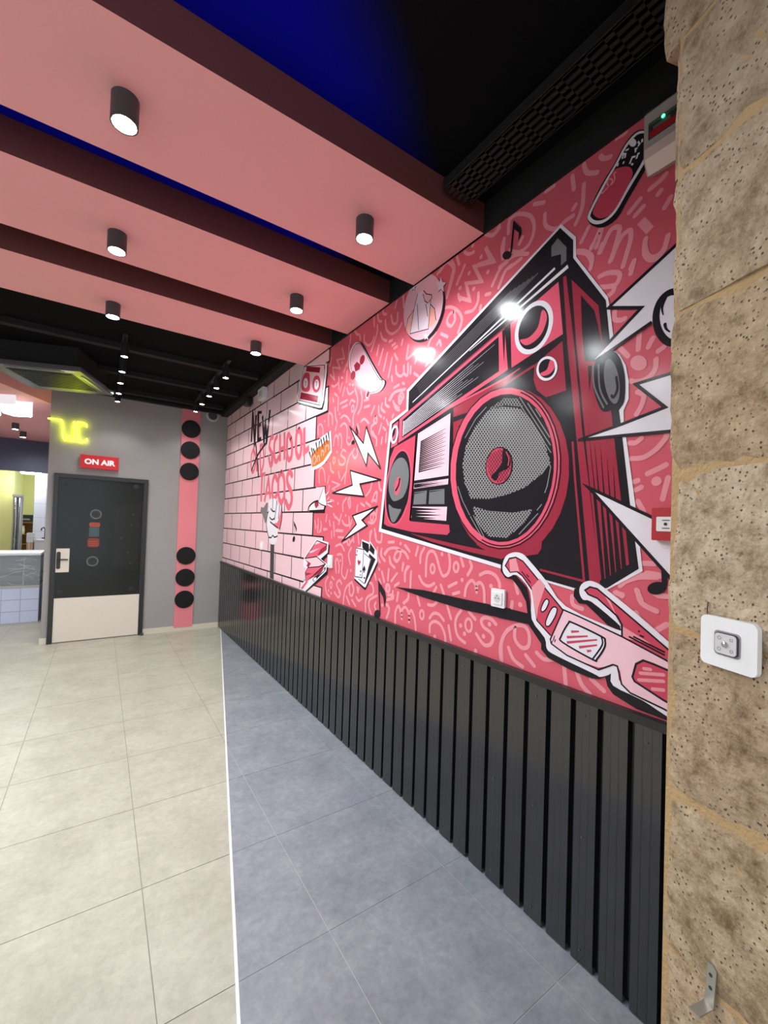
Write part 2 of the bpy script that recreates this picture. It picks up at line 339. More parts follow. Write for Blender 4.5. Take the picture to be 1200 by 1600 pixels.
def add_shape(bm, s, mats_idx, k=0, doodle=False):
    kind, mname, lay, sm, flat = s[:5]
    P = [(flat[i]/1000, flat[i+1]/1000) for i in range(0, len(flat), 2)]
    x = MB_X - (.0002+3e-6*((k*37) % 431) if doodle else LAY*(lay+6)+8e-6*((k*7) % 31)); mi = mats_idx(mname)
    top = lambda y, z: (y, min(z, 3.11 if y > 3.6 else ZT-.001))
    if kind == 'p':
        if sm: P = smooth_pts(P, True, 3 if len(P) > 12 else 4)
        P = [top(*p) for p in P]
        if len(P) == 4:
            f = bm.faces.new([bm.verts.new((x, a, b)) for a, b in P]); f.material_index = mi; return
        tri = tessellate_polygon([[Vector((a, b, 0)) for a, b in P]]); vs_ = [bm.verts.new((x, a, b)) for a, b in P]
        for t in tri:
            try: f = bm.faces.new([vs_[i] for i in t]); f.material_index = mi
            except ValueError: pass
        return
    w0, w1, closed = s[5]/2000, s[6]/2000, s[7]
    if sm: P = smooth_pts(P, bool(closed), 4)
    n = len(P); V = [Vector(p) for p in P]
    def vv(p, dx=0.0): y, z = top(p.x, p.y); return bm.verts.new((x-dx, y, z))
    nseg = n if closed else n-1; D = []; Ls = []
    for i in range(nseg):
        d = V[(i+1) % n]-V[i]; Ls.append(d.length); D.append(d.normalized() if d.length > 1e-7 else (D[-1] if D else Vector((1, 0))))
    hwv = [(w0+(w1-w0)*i/max(1, n-1)) for i in range(n)]
    def joint(i):
        """(miter normal, factor) at vertex i, or None where a round joint is needed"""
        if not closed and i in (0, n-1): return None
        d1, d2 = D[i-1], D[i % nseg]; c = max(-1, min(1, d1.dot(d2))); turn = math.acos(c)
        if turn > .75 or hwv[i]*math.tan(turn/2) > .8*min(Ls[i-1], Ls[i % nseg]): return False
        t = (d1+d2).normalized(); return Vector((-t.y, t.x))/math.cos(turn/2)
    J = [joint(i) for i in range(n)]
    for i in range(nseg):
        j = (i+1) % n; nn_ = Vector((-D[i].y, D[i].x)); dx = 4e-6*(i % 3)
        na = J[i] if J[i] else nn_; nb = J[j] if J[j] else nn_
        f = bm.faces.new([vv(V[i]+na*hwv[i], dx), vv(V[j]+nb*hwv[j], dx), vv(V[j]-nb*hwv[j], dx), vv(V[i]-na*hwv[i], dx)]); f.material_index = mi
    for i in range(n):
        if J[i] is False:
            if not sm and len(P) > 2 and hwv[i] > 0:      # sharp corner: fill the outer wedge as a miter
                d1, d2 = D[i-1], D[i % nseg]; s_ = 1 if d1.x*d2.y-d1.y*d2.x < 0 else -1
                a_ = Vector((-d1.y, d1.x))*s_*hwv[i]; b2 = Vector((-d2.y, d2.x))*s_*hwv[i]; mdl = a_+b2
                if mdl.length > 1e-7:
                    k_ = min(hwv[i]*2.2, hwv[i]**2*2/mdl.length); tip = V[i]+mdl.normalized()*k_
                    f = bm.faces.new([vv(V[i], 1.6e-5), vv(V[i]+a_, 1.6e-5), vv(tip, 1.6e-5), vv(V[i]+b2, 1.6e-5)]); f.material_index = mi
            elif hwv[i] > .002:
                f = bm.faces.new([vv(V[i]+Vector((math.cos(q*.7854), math.sin(q*.7854)))*hwv[i], 1.2e-5+4e-6*(i % 7)) for q in range(8)]); f.material_index = mi
    if sm and not closed:       # round caps
        for e, wdt in ((0, w0), (n-1, w1)):
            if wdt < .004: continue
            c = V[e]; d = (V[0]-V[1]) if e == 0 else (V[-1]-V[-2]); a0 = math.atan2(d.y, d.x)
            vs_ = [vv(c+Vector((math.cos(a0+q), math.sin(a0+q)))*wdt) for q in (-1.57,-1.05,-.52,0,.52,1.05,1.57)]
            f = bm.faces.new(vs_); f.material_index = mi
MURAL = [
 ('doodle_lines', None, [
('s','doodle',0,1,[2204.5,1449,2143.3,1455.5],17.5,17.5,0),
('s','doodle',0,1,[2238,1369,2201.9,1403.3,2141.2,1417.6,2081.3,1404.2,2073.7,1370.9,2101.3,1341.5,2131.8,1356.1,2121.6,1387.8,2069.9,1408.3,2023.8,1394.7,1994.6,1367],17.5,17.5,0),
('s','doodle',0,1,[2020.5,1438.1,1980.3,1407.5],17.5,17.5,0),
('s','doodle',0,1,[2186.9,1358.7,2166.1,1318.5,2128.6,1297.8],17.5,17.5,0),
('s','doodle',0,1,[2278.9,1402.1,2276.3,1359,2235.7,1330],17.5,17.5,0),
('s','doodle',0,1,[2037.1,1326.9,2046.4,1289.2],17.5,17.5,0),
('s','doodle',0,1,[1981.2,1318.9,2012.5,1286.1,2015.3,1232.8],17.5,17.5,0),
('s','doodle',0,1,[1958.2,1291.8,1961.2,1245.9,1961.8,1193.8],17.5,17.5,0),
('s','doodle',0,1,[2263.7,1255.9,2234.5,1198.6],17.5,17.5,0),
('s','doodle',0,1,[2188.5,1277.9,2193.5,1210.8],17.5,17.5,0),
('s','doodle',0,1,[2102.9,1262.9,2154,1212.2],17.5,17.5,0),
('s','doodle',0,1,[2076.5,1208.3,2116.6,1189.5],17.5,17.5,0),
('s','doodle',0,1,[1902.5,1438.3,1920.8,1389],17.5,17.5,0),
('s','doodle',0,1,[1846.7,1435.3,1874.8,1395.6,1877.7,1351],17.5,17.5,0),
('s','doodle',0,1,[1824.5,1281.2,1823.8,1368.2,1806.5,1413,1768.8,1421.7,1739.6,1393.4,1709.4,1330.1,1681.2,1297.6,1643,1319.4,1632.3,1367,1643.3,1424.2],17.5,17.5,0),
('s','doodle',0,1,[1884.1,1274.3,1847.1,1237.9,1797.8,1228.9,1751.5,1250.2],17.5,17.5,0),
('s','doodle',0,1,[1551.4,1402.4,1533.9,1364.7],17.5,17.5,0),
('s','doodle',0,1,[1488.5,1391,1476.2,1364.7,1501.2,1323.7],17.5,17.5,0),
('s','doodle',0,1,[1419.7,1332.9,1377.9,1350.7,1330,1343,1302.6,1315.6,1298.6,1293.4],17.5,17.5,0),
('s','doodle',0,1,[1635.7,1247.7,1578.4,1275.3],17.5,17.5,0),
('s','doodle',0,1,[1696.8,1248.3,1668.1,1199.4],17.5,17.5,0),
('s','doodle',0,1,[1732.2,1231.7,1758.1,1191.8],17.5,17.5,0),
('s','doodle',0,1,[1516.3,1219.6,1506.6,1268,1473.6,1299.6,1446.9,1281.4,1438.2,1247.6,1436.1,1288.2,1411.1,1294.1,1392.3,1267.5,1386.7,1210.6],17.5,17.5,0),
('s','doodle',0,1,[1600.6,1215.3,1556.3,1230.4],17.5,17.5,0),
('s','doodle',0,1,[2192,1119.9,2137.2,1128.2,2136.1,1107.7,2190.6,1095.6],17.5,17.5,0),
('s','doodle',0,1,[2079.2,1150.5,2094,1100.8],17.5,17.5,0),
('s','doodle',0,1,[1978.4,1158.8,1982.1,1125.6,2025,1098.8],17.5,17.5,0),
('s','doodle',0,1,[1893.7,1158.8,1871,1111.9],17.5,17.5,0),
('s','doodle',0,1,[1797.8,1127.5,1755.4,1131.7,1719.8,1158.7],17.5,17.5,0),
('s','doodle',0,1,[1649.1,1161.5,1611.8,1087.5],17.5,17.5,0),
('s','doodle',0,1,[2104.2,963.2,2102,1031.5,2075,1073.6,2044.6,1042.1,2036.8,1003.6,2034,1057.4,2001.5,1076.4,1967,1043.4,1964.6,998.4,1962,1050.9,1941.4,1067.6,1913.1,1028.1,1899.6,967.2],17.5,17.5,0),
('s','doodle',0,1,[1780.1,1057.3,1753.3,1086.7,1707.7,1092.3,1666.7,1067.9],17.5,17.5,0),
('s','doodle',0,1,[1776.6,982,1773.9,1025.1,1733,1048.6,1687.3,1037.3,1654.9,997.6,1649.1,964.1],17.5,17.5,0),
('s','doodle',0,1,[1627,1047.1,1607.2,979.9],17.5,17.5,0),
('s','doodle',0,1,[1540.6,1140.6,1571.1,1101.2,1577.3,1054.7,1555.2,1009.1,1507.1,990],17.5,17.5,0),
('s','doodle',0,1,[1486.4,1145,1444.2,1117.9],17.5,17.5,0),
('s','doodle',0,1,[1315.4,1120.6,1342.8,1138,1384,1137.7,1404.4,1117.9,1389.3,1092.1,1347.4,1077.9,1329.7,1056.3,1345.3,1021.8,1386.3,1011.6,1434.3,1050.4],17.5,17.5,0),
('s','doodle',0,1,[2213.8,1060.2,2168.9,1040,2190.3,980.3],17.5,17.5,0),
('s','doodle',0,1,[1274.4,969.6,1280,1037.9,1256.7,1098.1,1226.6,1124.4],17.5,17.5,0),
('s','doodle',0,1,[1786.7,1327.1,1781.5,1344.2,1769.1,1351.3,1756.6,1344.2,1751.5,1327.1,1756.6,1310,1769.1,1302.9,1781.5,1310],15,15,1),
('s','doodle',0,1,[1603.4,1354.1,1598.2,1371.2,1585.8,1378.3,1573.3,1371.2,1568.2,1354.1,1573.3,1337,1585.8,1329.9,1598.2,1337],15,15,1),
('s','doodle',0,1,[1866.1,1062.6,1861,1079.8,1848.5,1086.8,1836.1,1079.8,1830.9,1062.6,1836.1,1045.5,1848.5,1038.4,1861,1045.5],15,15,1),
('s','doodle',0,1,[2205.8,1162.4,2200.7,1179.5,2188.2,1186.6,2175.8,1179.5,2170.6,1162.4,2175.8,1145.3,2188.2,1138.2,2200.7,1145.3],15,15,1),
('s','doodle',0,1,[1507.8,1080.8,1501.2,1102.6,1485.4,1111.6,1469.5,1102.6,1463,1080.8,1469.5,1059,1485.4,1050,1501.2,1059],15,15,1),
('p','doodle',0,1,[2083.1,1448.8,2079.9,1456.6,2072.1,1459.8,2064.3,1456.6,2061.1,1448.8,2064.3,1441,2072.1,1437.8,2079.9,1441]),
('p','doodle',0,1,[1550,1294.3,1546.8,1302.1,1539,1305.3,1531.2,1302.1,1528,1294.3,1531.2,1286.6,1539,1283.3,1546.8,1286.6]),
('p','doodle',0,1,[1360.6,1289,1357.4,1296.8,1349.6,1300,1341.8,1296.8,1338.6,1289,1341.8,1281.3,1349.6,1278,1357.4,1281.3]),
('p','doodle',0,1,[1552.6,1066.8,1549.3,1074.6,1541.6,1077.8,1533.8,1074.6,1530.6,1066.8,1533.8,1059,1541.6,1055.8,1549.3,1059]),
('p','doodle',0,1,[1523.7,1032.7,1520.4,1040.5,1512.7,1043.7,1504.9,1040.5,1501.7,1032.7,1504.9,1024.9,1512.7,1021.7,1520.4,1024.9]),
('p','doodle',0,1,[1364.4,1112.7,1361.2,1120.4,1353.4,1123.7,1345.6,1120.4,1342.4,1112.7,1345.6,1104.9,1353.4,1101.7,1361.2,1104.9]),
('p','doodle',0,1,[1398.7,1049,1395.5,1056.7,1387.7,1060,1379.9,1056.7,1376.7,1049,1379.9,1041.2,1387.7,1038,1395.5,1041.2]),
('p','doodle',0,1,[2262.5,1046.7,2259.2,1054.5,2251.5,1057.7,2243.7,1054.5,2240.5,1046.7,2243.7,1038.9,2251.5,1035.7,2259.2,1038.9]),
('p','doodle',0,1,[1445.8,967.7,1442.5,975.5,1434.8,978.7,1427,975.5,1423.8,967.7,1427,959.9,1434.8,956.7,1442.5,959.9]),
('p','doodle',0,1,[1744.9,967.6,1741.7,975.4,1733.9,978.6,1726.1,975.4,1722.9,967.6,1726.1,959.8,1733.9,956.6,1741.7,959.8]),
('p','doodle',0,1,[1706.2,1411.7,1702.9,1419.5,1695.2,1422.7,1687.4,1419.5,1684.2,1411.7,1687.4,1403.9,1695.2,1400.7,1702.9,1403.9]),
('s','doodle',0,1,[1279,972.4,1285.4,1022.3,1264.1,1086.3,1211.1,1134.2,1159.3,1145.2,1133.3,1116.1,1135.9,1067.1,1169.1,1051.8,1204.8,1078.4,1206.5,1128],17.5,17.5,0),
('s','doodle',0,1,[1239.3,1034,1210.8,991.1,1162.4,973.1],17.5,17.5,0),
('s','doodle',0,1,[1147.1,1026.1,1105,993.1],17.5,17.5,0),
('s','doodle',0,1,[1094.6,1050.3,1058.8,1033.1,1021.2,1043.4],17.5,17.5,0),
('s','doodle',0,1,[970,1032,961.2,964.8],17.5,17.5,0),
('s','doodle',0,1,[918.3,1028.3,897.2,985.5,864.3,960],17.5,17.5,0),
('s','doodle',0,1,[859.4,1015.8,812.6,989.5],17.5,17.5,0),
('s','doodle',0,1,[1212.8,1320.7,1198.2,1279.7],17.5,17.5,0),
('s','doodle',0,1,[1226.1,1235.8,1229.7,1209.8],17.5,17.5,0),
('s','doodle',0,1,[773.1,1319.3,789.9,1293.3],17.5,17.5,0),
('s','doodle',0,1,[942.4,1304.8,938.2,1273.9,901,1264.7],17.5,17.5,0),
('s','doodle',0,1,[779.4,1341.5,753.7,1339.6],17.5,17.5,0),
('s','doodle',0,1,[754.6,1382.4,703.2,1405.6,646.9,1412.2],17.5,17.5,0),
('s','doodle',0,1,[705,1360.8,691,1321.4,644.8,1302.3],17.5,17.5,0),
('s','doodle',0,1,[656,1365.1,640.9,1353.9,616.6,1355],17.5,17.5,0),
('s','doodle',0,1,[648.6,1237.2,615,1265.7],17.5,17.5,0),
('s','doodle',0,1,[677.4,1422.3,642.1,1420.8],17.5,17.5,0),
('s','doodle',0,1,[708.7,1285.1,695,1260],17.5,17.5,0),
('p','doodle',0,1,[1194.5,1232.1,1191.3,1239.9,1183.5,1243.1,1175.8,1239.9,1172.5,1232.1,1175.8,1224.4,1183.5,1221.1,1191.3,1224.4]),
('p','doodle',0,1,[1446.3,968.6,1443.1,976.4,1435.3,979.6,1427.6,976.4,1424.3,968.6,1427.6,960.8,1435.3,957.6,1443.1,960.8]),
('s','doodle',0,1,[895.1,2641.3,899.3,2630.6],17.5,17.5,0),
('s','doodle',0,1,[855.6,2624.3,865.7,2597.9],17.5,17.5,0),
('s','doodle',0,1,[801.3,2595,824.5,2543.2],17.5,17.5,0),
('s','doodle',0,1,[757.6,2567.4,777.5,2501.3],17.5,17.5,0),
('s','doodle',0,1,[739.2,2502.2,749.7,2461.8],17.5,17.5,0),
('s','doodle',0,1,[705.2,2547.1,704.4,2507.8,686.1,2479.1,661.6,2474.3,641.7,2493.9],17.5,17.5,0),
('s','doodle',0,1,[959.4,2651.3,921.7,2629.4,893.9,2593.3,899.6,2553.1],17.5,17.5,0),
('s','doodle',0,1,[863.5,2505.8,836.1,2505.3,799,2489.5,788.6,2470.3,802.1,2448.1,830.7,2452.9,860.4,2464.3],17.5,17.5,0),
('s','doodle',0,1,[805.9,2441.7,813.6,2424.6,834,2417],17.5,17.5,0),
('s','doodle',0,1,[803.9,2350.9,803.3,2322.1,783.1,2310.2,767.5,2310.1],17.5,17.5,0),
('s','doodle',0,1,[717.3,2242,719.7,2184.6],17.5,17.5,0),
('s','doodle',0,1,[673.8,2207.3,687.3,2181.5],17.5,17.5,0),
('s','doodle',0,1,[639,2165.4,655.7,2157.9],17.5,17.5,0),
('s','doodle',0,1,[780.9,2208.8,753.1,2171.9],17.5,17.5,0),
('s','doodle',0,1,[662,2131.8,664.8,2098.9,688.8,2075.4,724.8,2073.6,743.6,2082.5],17.5,17.5,0),
('s','doodle',0,1,[718.6,2037.2,698.4,2020.7,704.9,1987.8,720.7,1960.4],17.5,17.5,0),
('p','doodle',0,1,[690.2,2128.4,693.4,2116.4,703,2109.6,716.4,2110,730.2,2117.5,740.5,2130.3,744.6,2144.8,741.1,2157.1,731.1,2163.7,717.5,2163,703.9,2155.1,694,2142.5]),
('s','doodle',0,1,[740.1,1865.2,721.5,1862.5,703.6,1875.1],17.5,17.5,0),
('s','doodle',0,1,[733.4,1809.9,695.2,1809.3,657.3,1830.9,631,1860.3],17.5,17.5,0),
('s','doodle',0,1,[681.7,1753.3,649.3,1767.1,626.2,1777.7],17.5,17.5,0),
('s','doodle',0,1,[618.9,1735.3,634,1667.2],17.5,17.5,0),
('s','doodle',0,1,[718.2,1700.8,700.3,1709.3],17.5,17.5,0),
('s','doodle',0,1,[722.5,1729.8,711.6,1732.9],17.5,17.5,0),
('s','doodle',0,1,[710.1,1662.3,691.5,1627.8],17.5,17.5,0),
('s','doodle',0,1,[621.8,1895.2,627.7,1863.4],17.5,17.5,0),
('p','doodle',0,1,[669.2,1726.1,664.6,1737.4,653.2,1742.1,641.9,1737.4,637.2,1726.1,641.9,1714.8,653.2,1710.1,664.6,1714.8]),
('s','doodle',0,1,[688.1,1454.2,653.5,1455.5],17.5,17.5,0),
('s','doodle',0,1,[763.7,1369.4,723.1,1405.3,676.8,1416.2,632.7,1417.6],17.5,17.5,0),
('s','doodle',0,1,[707.6,1361.8,692.7,1330.2],17.5,17.5,0),
('s','doodle',0,1,[774.8,1344.4,755.3,1335.6],17.5,17.5,0),
('s','doodle',0,1,[871.2,2967.5,858.1,2948.7,833,2937],17.5,17.5,0),
('s','doodle',0,1,[937.5,2982.2,922.9,2939.5,882.7,2912.1],17.5,17.5,0),
('s','doodle',0,1,[986.1,2969.2,977.4,2910],17.5,17.5,0),
('s','doodle',0,1,[935.5,2902.4,940.1,2813.9,966.6,2764],17.5,17.5,0),
('s','doodle',0,1,[968.6,2841.3,978.9,2831],17.5,17.5,0),
('s','doodle',0,1,[1109.1,2889.1,1103.5,2836.3,1055.4,2794.8,1010.7,2803,978.2,2804],17.5,17.5,0),
('s','doodle',0,1,[1165,2966.2,1114.7,2942.2],17.5,17.5,0),
('s','doodle',0,1,[1302.7,2916.3,1299.9,2972.5,1248.6,2972.7,1180.7,2921,1161.6,2855.3,1185.6,2803,1238.3,2794,1295.1,2831.4],17.5,17.5,0),
('s','doodle',0,1,[1326.4,2902.3,1333.6,2828.2],17.5,17.5,0),
('s','doodle',0,1,[1222.3,2852.5,1239.6,2832.1],17.5,17.5,0),
('s','doodle',0,1,[1107.8,2984,1068.3,2983],17.5,17.5,0),
('s','doodle',0,1,[940.1,2677,910.8,2718.8],17.5,17.5,0),
('s','doodle',0,1,[895.5,2633.7,864.6,2686.1,861.3,2678,879.1,2625],17.5,17.5,0),
('s','doodle',0,1,[862.5,2597.4,826.7,2658.4,796.7,2653.5,796.1,2629,821.1,2545.2],17.5,17.5,0),
('s','doodle',0,1,[821.1,2545.2,789.8,2607.4,761.3,2621.4,752.5,2604.6,757.3,2565.9,776,2504.4],17.5,17.5,0),
('s','doodle',0,1,[759.9,2685.7,724.3,2710.8],17.5,17.5,0),
('s','doodle',0,1,[739.8,2661.9,712.8,2677.6],17.5,17.5,0),
('s','doodle',0,1,[692.5,2725.1,661.8,2733.2,644.4,2743.9],17.5,17.5,0),
('s','doodle',0,1,[658.6,2697.4,666.1,2691],17.5,17.5,0),
('s','doodle',0,1,[628.1,2655.8,644.9,2633.1],17.5,17.5,0),
('s','doodle',0,1,[702.5,2559.4,704.6,2531.9,690.6,2490.4,662.1,2481.4,642.4,2498.8,633.2,2532.3],17.5,17.5,0),
('s','doodle',0,1,[741.9,2499.2,749.9,2480.3],17.5,17.5,0),
('s','doodle',0,1,[960.1,2648.4,915,2618.4,894.1,2575.8],17.5,17.5,0),
('s','doodle',0,1,[1447.3,2993.4,1398.7,2962.2,1358.8,2983.4],17.5,17.5,0),
('s','doodle',0,1,[810.1,2991.1,780.6,2987],17.5,17.5,0),
('s','doodle',0,0,[720,2632.7,689.7,2580.8],28,28,0),
('s','doodle',0,0,[1444.8,2926.5,1404.7,2840.9,1502.9,2865.5],20,20,0),
('s','doodle',0,1,[1351.8,2782.6,1265.7,2793.2,1193,2763],17.5,17.5,0),
('s','doodle',0,1,[1292.4,2749.5,1228.2,2758.9],17.5,17.5,0),
('s','doodle',0,0,[1442.1,2922.4,1387.9,2826.7,1518.3,2868.1,1464.2,2767,1572.1,2806.1,1541.6,2704.7,1628.8,2758.9],19,19,0),
('s','doodle',0,1,[1483.6,2717.3,1485.5,2675.5,1517,2645.6,1569.9,2656.2],17.5,17.5,0),
('s','doodle',0,1,[1433.4,2687.3,1405.9,2680.4],17.5,17.5,0),
('s','doodle',0,1,[1306.4,2783.1,1350,2769.6,1393.8,2713.7],17.5,17.5,0),
('s','doodle',0,1,[1281,2755.6,1317.5,2743.7,1353.5,2685.2],17.5,17.5,0),
('s','doodle',0,1,[1646.2,2982.6,1628.1,2933.7],17.5,17.5,0),
('s','doodle',0,1,[1587.8,2908,1640,2834.6],17.5,17.5,0),
('s','doodle',0,1,[1590.6,2979.1,1558.9,2951.5,1525,2944.8],17.5,17.5,0),
('s','doodle',0,1,[1687.1,2980.5,1664.3,2928.8,1682.3,2868.4,1717.1,2797.1],17.5,17.5,0),
('s','doodle',0,1,[1781.3,2968.2,1721.3,2991.9,1668.4,2930.8],17.5,17.5,0),
('s','doodle',0,1,[1736.3,2746.7,1684.8,2731.3,1625.7,2684.3,1595.8,2627.6,1621,2570.1],17.5,17.5,0),
('s','doodle',0,1,[1658.6,2697.6,1648.3,2648.1,1680.2,2626,1711.2,2660.9,1691.5,2693.7,1650.3,2694.3],17.5,17.5,0),
('s','doodle',0,1,[1756.6,2613.4,1703.3,2576.8],17.5,17.5,0),
('s','doodle',0,1,[1329.3,2905.2,1340.4,2860.8,1332.4,2811.2],17.5,17.5,0),
('s','doodle',0,1,[1300.7,2979,1304.8,2916.6],17.5,17.5,0),
('s','doodle',0,1,[1444.6,2989.7,1395.9,2957.3,1357.1,2971.4],17.5,17.5,0),
('s','doodle',0,1,[1802.2,2635.9,1847,2609.6,1864.7,2585.1],17.5,17.5,0),
('s','doodle',0,1,[1763.6,2574.6,1753.6,2547.6],17.5,17.5,0),
('s','doodle',0,1,[1466.7,2646.3,1469.4,2626.2],17.5,17.5,0),
('p','doodle',0,1,[1483.5,2893.3,1480.2,2901.1,1472.5,2904.3,1464.7,2901.1,1461.5,2893.3,1464.7,2885.5,1472.5,2882.3,1480.2,2885.5]),
('p','doodle',0,1,[1436,2794.7,1432.8,2802.5,1425,2805.7,1417.2,2802.5,1414,2794.7,1417.2,2786.9,1425,2783.7,1432.8,2786.9]),
('p','doodle',0,1,[1563.6,2850.4,1560.4,2858.2,1552.6,2861.4,1544.8,2858.2,1541.6,2850.4,1544.8,2842.6,1552.6,2839.4,1560.4,2842.6]),
('p','doodle',0,1,[1627.3,2802.9,1624.1,2810.7,1616.3,2813.9,1608.6,2810.7,1605.3,2802.9,1608.6,2795.1,1616.3,2791.9,1624.1,2795.1]),
('p','doodle',0,1,[1527.8,2753.6,1524.6,2761.4,1516.8,2764.6,1509.1,2761.4,1505.8,2753.6,1509.1,2745.8,1516.8,2742.6,1524.6,2745.8]),
('p','doodle',0,1,[1543.4,2983.1,1540.2,2990.8,1532.4,2994.1,1524.6,2990.8,1521.4,2983.1,1524.6,2975.3,1532.4,2972.1,1540.2,2975.3]),
('s','doodle',0,1,[1773.1,2982.1,1804.5,2965],17.5,17.5,0),
('s','doodle',0,1,[1671,2932.1,1718,2797.5],17.5,17.5,0),
('s','doodle',0,1,[1624.4,2863.5,1641.3,2835.7],17.5,17.5,0),
('s','doodle',0,1,[1627.9,2773.7,1612.1,2736.5],17.5,17.5,0),
('s','doodle',0,1,[2734.6,2993.6,2703.6,2953.7,2660.3,2931.1,2644,2890.2],17.5,17.5,0),
('s','doodle',0,1,[2793.2,3000.6,2802.2,2916.3],17.5,17.5,0),
('s','doodle',0,1,[2591.2,2906.3,2588,2856.9,2533,2810.8,2482.5,2813.8,2459.6,2845.8],17.5,17.5,0),
('s','doodle',0,1,[2420.9,2911,2423.4,2852.7,2491.5,2756.6],17.5,17.5,0),
('s','doodle',0,1,[2375.2,2841.8,2349.1,2793.7,2301.7,2764.4],17.5,17.5,0),
('s','doodle',0,1,[2267.3,2746.2,2234.4,2744.2],17.5,17.5,0),
('s','doodle',0,1,[2321.1,2905.2,2306.2,2842.2,2247.8,2789.4,2173.2,2786.9,2133.6,2814.5],17.5,17.5,0),
('s','doodle',0,1,[2254.6,2910.8,2229.6,2851.1,2186.5,2840.8,2179.3,2899.2],17.5,17.5,0),
('s','doodle',0,1,[2419.6,2989.4,2404.5,2937.5,2367.9,2916.8],17.5,17.5,0),
('s','doodle',0,1,[2354.3,2982.6,2347.2,2960.4,2312,2943.1],17.5,17.5,0),
('s','doodle',0,1,[2468.8,2995.7,2457.9,2918.3],17.5,17.5,0),
('s','doodle',0,1,[2194.1,2979,2213.3,2943.9],17.5,17.5,0),
('s','doodle',0,1,[2127.2,2980.7,2118.5,2910.8],17.5,17.5,0),
('s','doodle',0,1,[2232.5,2709.3,2200.5,2710.8],17.5,17.5,0),
('s','doodle',0,1,[2209.6,2683.1,2178,2684.9],17.5,17.5,0),
('s','doodle',0,1,[2202.1,2643.8,2168,2596.4],17.5,17.5,0),
('s','doodle',0,1,[2394.2,2763.9,2414.6,2705.3],17.5,17.5,0),
('s','doodle',0,1,[2339,2719.7,2386.3,2631.4],17.5,17.5,0),
('s','doodle',0,1,[2285.5,2676.8,2324.8,2574.8],17.5,17.5,0),
('s','doodle',0,1,[2227.9,2627.3,2265.1,2513.8],17.5,17.5,0),
('s','doodle',0,1,[2126.3,2679.5,2117.7,2706.5],17.5,17.5,0),
('s','doodle',0,1,[2055.5,2649.6,2071,2572.3],17.5,17.5,0),
('s','doodle',0,1,[1995.2,2583.2,2061.1,2569.2],17.5,17.5,0),
('s','doodle',0,1,[1852.4,2564.6,1809.6,2539.5,1812.5,2513.5,1850.1,2514.5,1843.1,2545.1],17.5,17.5,0),
('s','doodle',0,1,[2181.9,2564.1,2173.9,2513,2125.9,2481.5,2096.6,2497.1,2098.8,2539.3],17.5,17.5,0),
('s','doodle',0,1,[2096.3,2491.1,2055.8,2468,2054.6,2537.9],17.5,17.5,0),
('s','doodle',0,1,[2024.5,2511.4,2027.2,2471.6],17.5,17.5,0),
('s','doodle',0,1,[1989.1,2460.8,1951,2433.1],17.5,17.5,0),
('s','doodle',0,1,[2226.7,2509.4,2219.5,2476.6],17.5,17.5,0),
('s','doodle',0,1,[2195.4,2427.4,2143.6,2432.2],17.5,17.5,0),
('s','doodle',0,1,[2103.2,2433.6,2087.8,2423.6],17.5,17.5,0),
('s','doodle',0,1,[2234.3,2356.9,2183,2393.8,2080.9,2386.5],17.5,17.5,0),
('s','doodle',0,1,[2100,2373.5,2088.3,2341.1,2117.4,2324.1,2139.6,2359.1,2090.6,2383],17.5,17.5,0),
('s','doodle',0,1,[2201.4,2343.2,2178.6,2313.7,2135.7,2286.3],17.5,17.5,0),
('s','doodle',0,1,[1771,2580.1,1786.3,2564],17.5,17.5,0),
('s','doodle',0,1,[1965.7,2545.2,1982.9,2522],17.5,17.5,0),
('s','doodle',0,1,[1865.5,2480.8,1882.4,2474.9],17.5,17.5,0),
('s','doodle',0,1,[3312.5,2305.8,3318.6,2379.8,3277.5,2394.2,3233.1,2357.5,3219,2283.7],17.5,17.5,0),
('s','doodle',0,1,[3120.7,2351.7,3127.9,2443.8,3097.5,2451.6,3056.7,2415.7,3051.9,2353.1],17.5,17.5,0),
('s','doodle',0,1,[3016.5,2475.8,2995.4,2390.1,2970.7,2351.7,2995.6,2295.5],17.5,17.5,0),
('s','doodle',0,1,[2908.2,2373.1,2860.5,2383.5,2804.9,2359.5,2762.6,2319.4],17.5,17.5,0),
('s','doodle',0,1,[2910.4,2307.4,2856.2,2323.9,2806.6,2288.9,2795.3,2222.7,2798.3,2171.8,2750.6,2145.8,2702.4,2189],17.5,17.5,0),
('s','doodle',0,1,[3016.2,2176.8,3005.4,2229.4,2977.8,2252,2946.6,2220.3,2935.4,2165.4,2934.1,2245,2906.1,2247.1,2882,2203.8,2884.2,2138.5],17.5,17.5,0),
('s','doodle',0,1,[2832.5,2755.3,2811.8,2840,2816.4,2906.5],17.5,17.5,0),
('s','doodle',0,1,[2884.8,2724.6,2834.4,2782],17.5,17.5,0),
('s','doodle',0,1,[2837.4,2632.8,2829.8,2715.4],17.5,17.5,0),
('s','doodle',0,1,[2968,2707.9,2965,2666.6,3037,2651.4,3083.6,2670.3],17.5,17.5,0),
('s','doodle',0,1,[2924.3,2692.5,2902.6,2683.2],17.5,17.5,0),
('s','doodle',0,1,[2964,2652.9,2961,2611.7],17.5,17.5,0),
('s','doodle',0,1,[2906.8,2644.5,2937.7,2585.8],17.5,17.5,0),
('s','doodle',0,1,[2862.2,2600,2892.4,2541.6],17.5,17.5,0),
('s','doodle',0,1,[2827.3,2584.6,2790.3,2530.2,2725.8,2533.6],17.5,17.5,0),
('s','doodle',0,1,[2788.8,2603.8,2775.3,2598.4],17.5,17.5,0),
('s','doodle',0,1,[2742.3,2588.5,2729.2,2583.2],17.5,17.5,0),
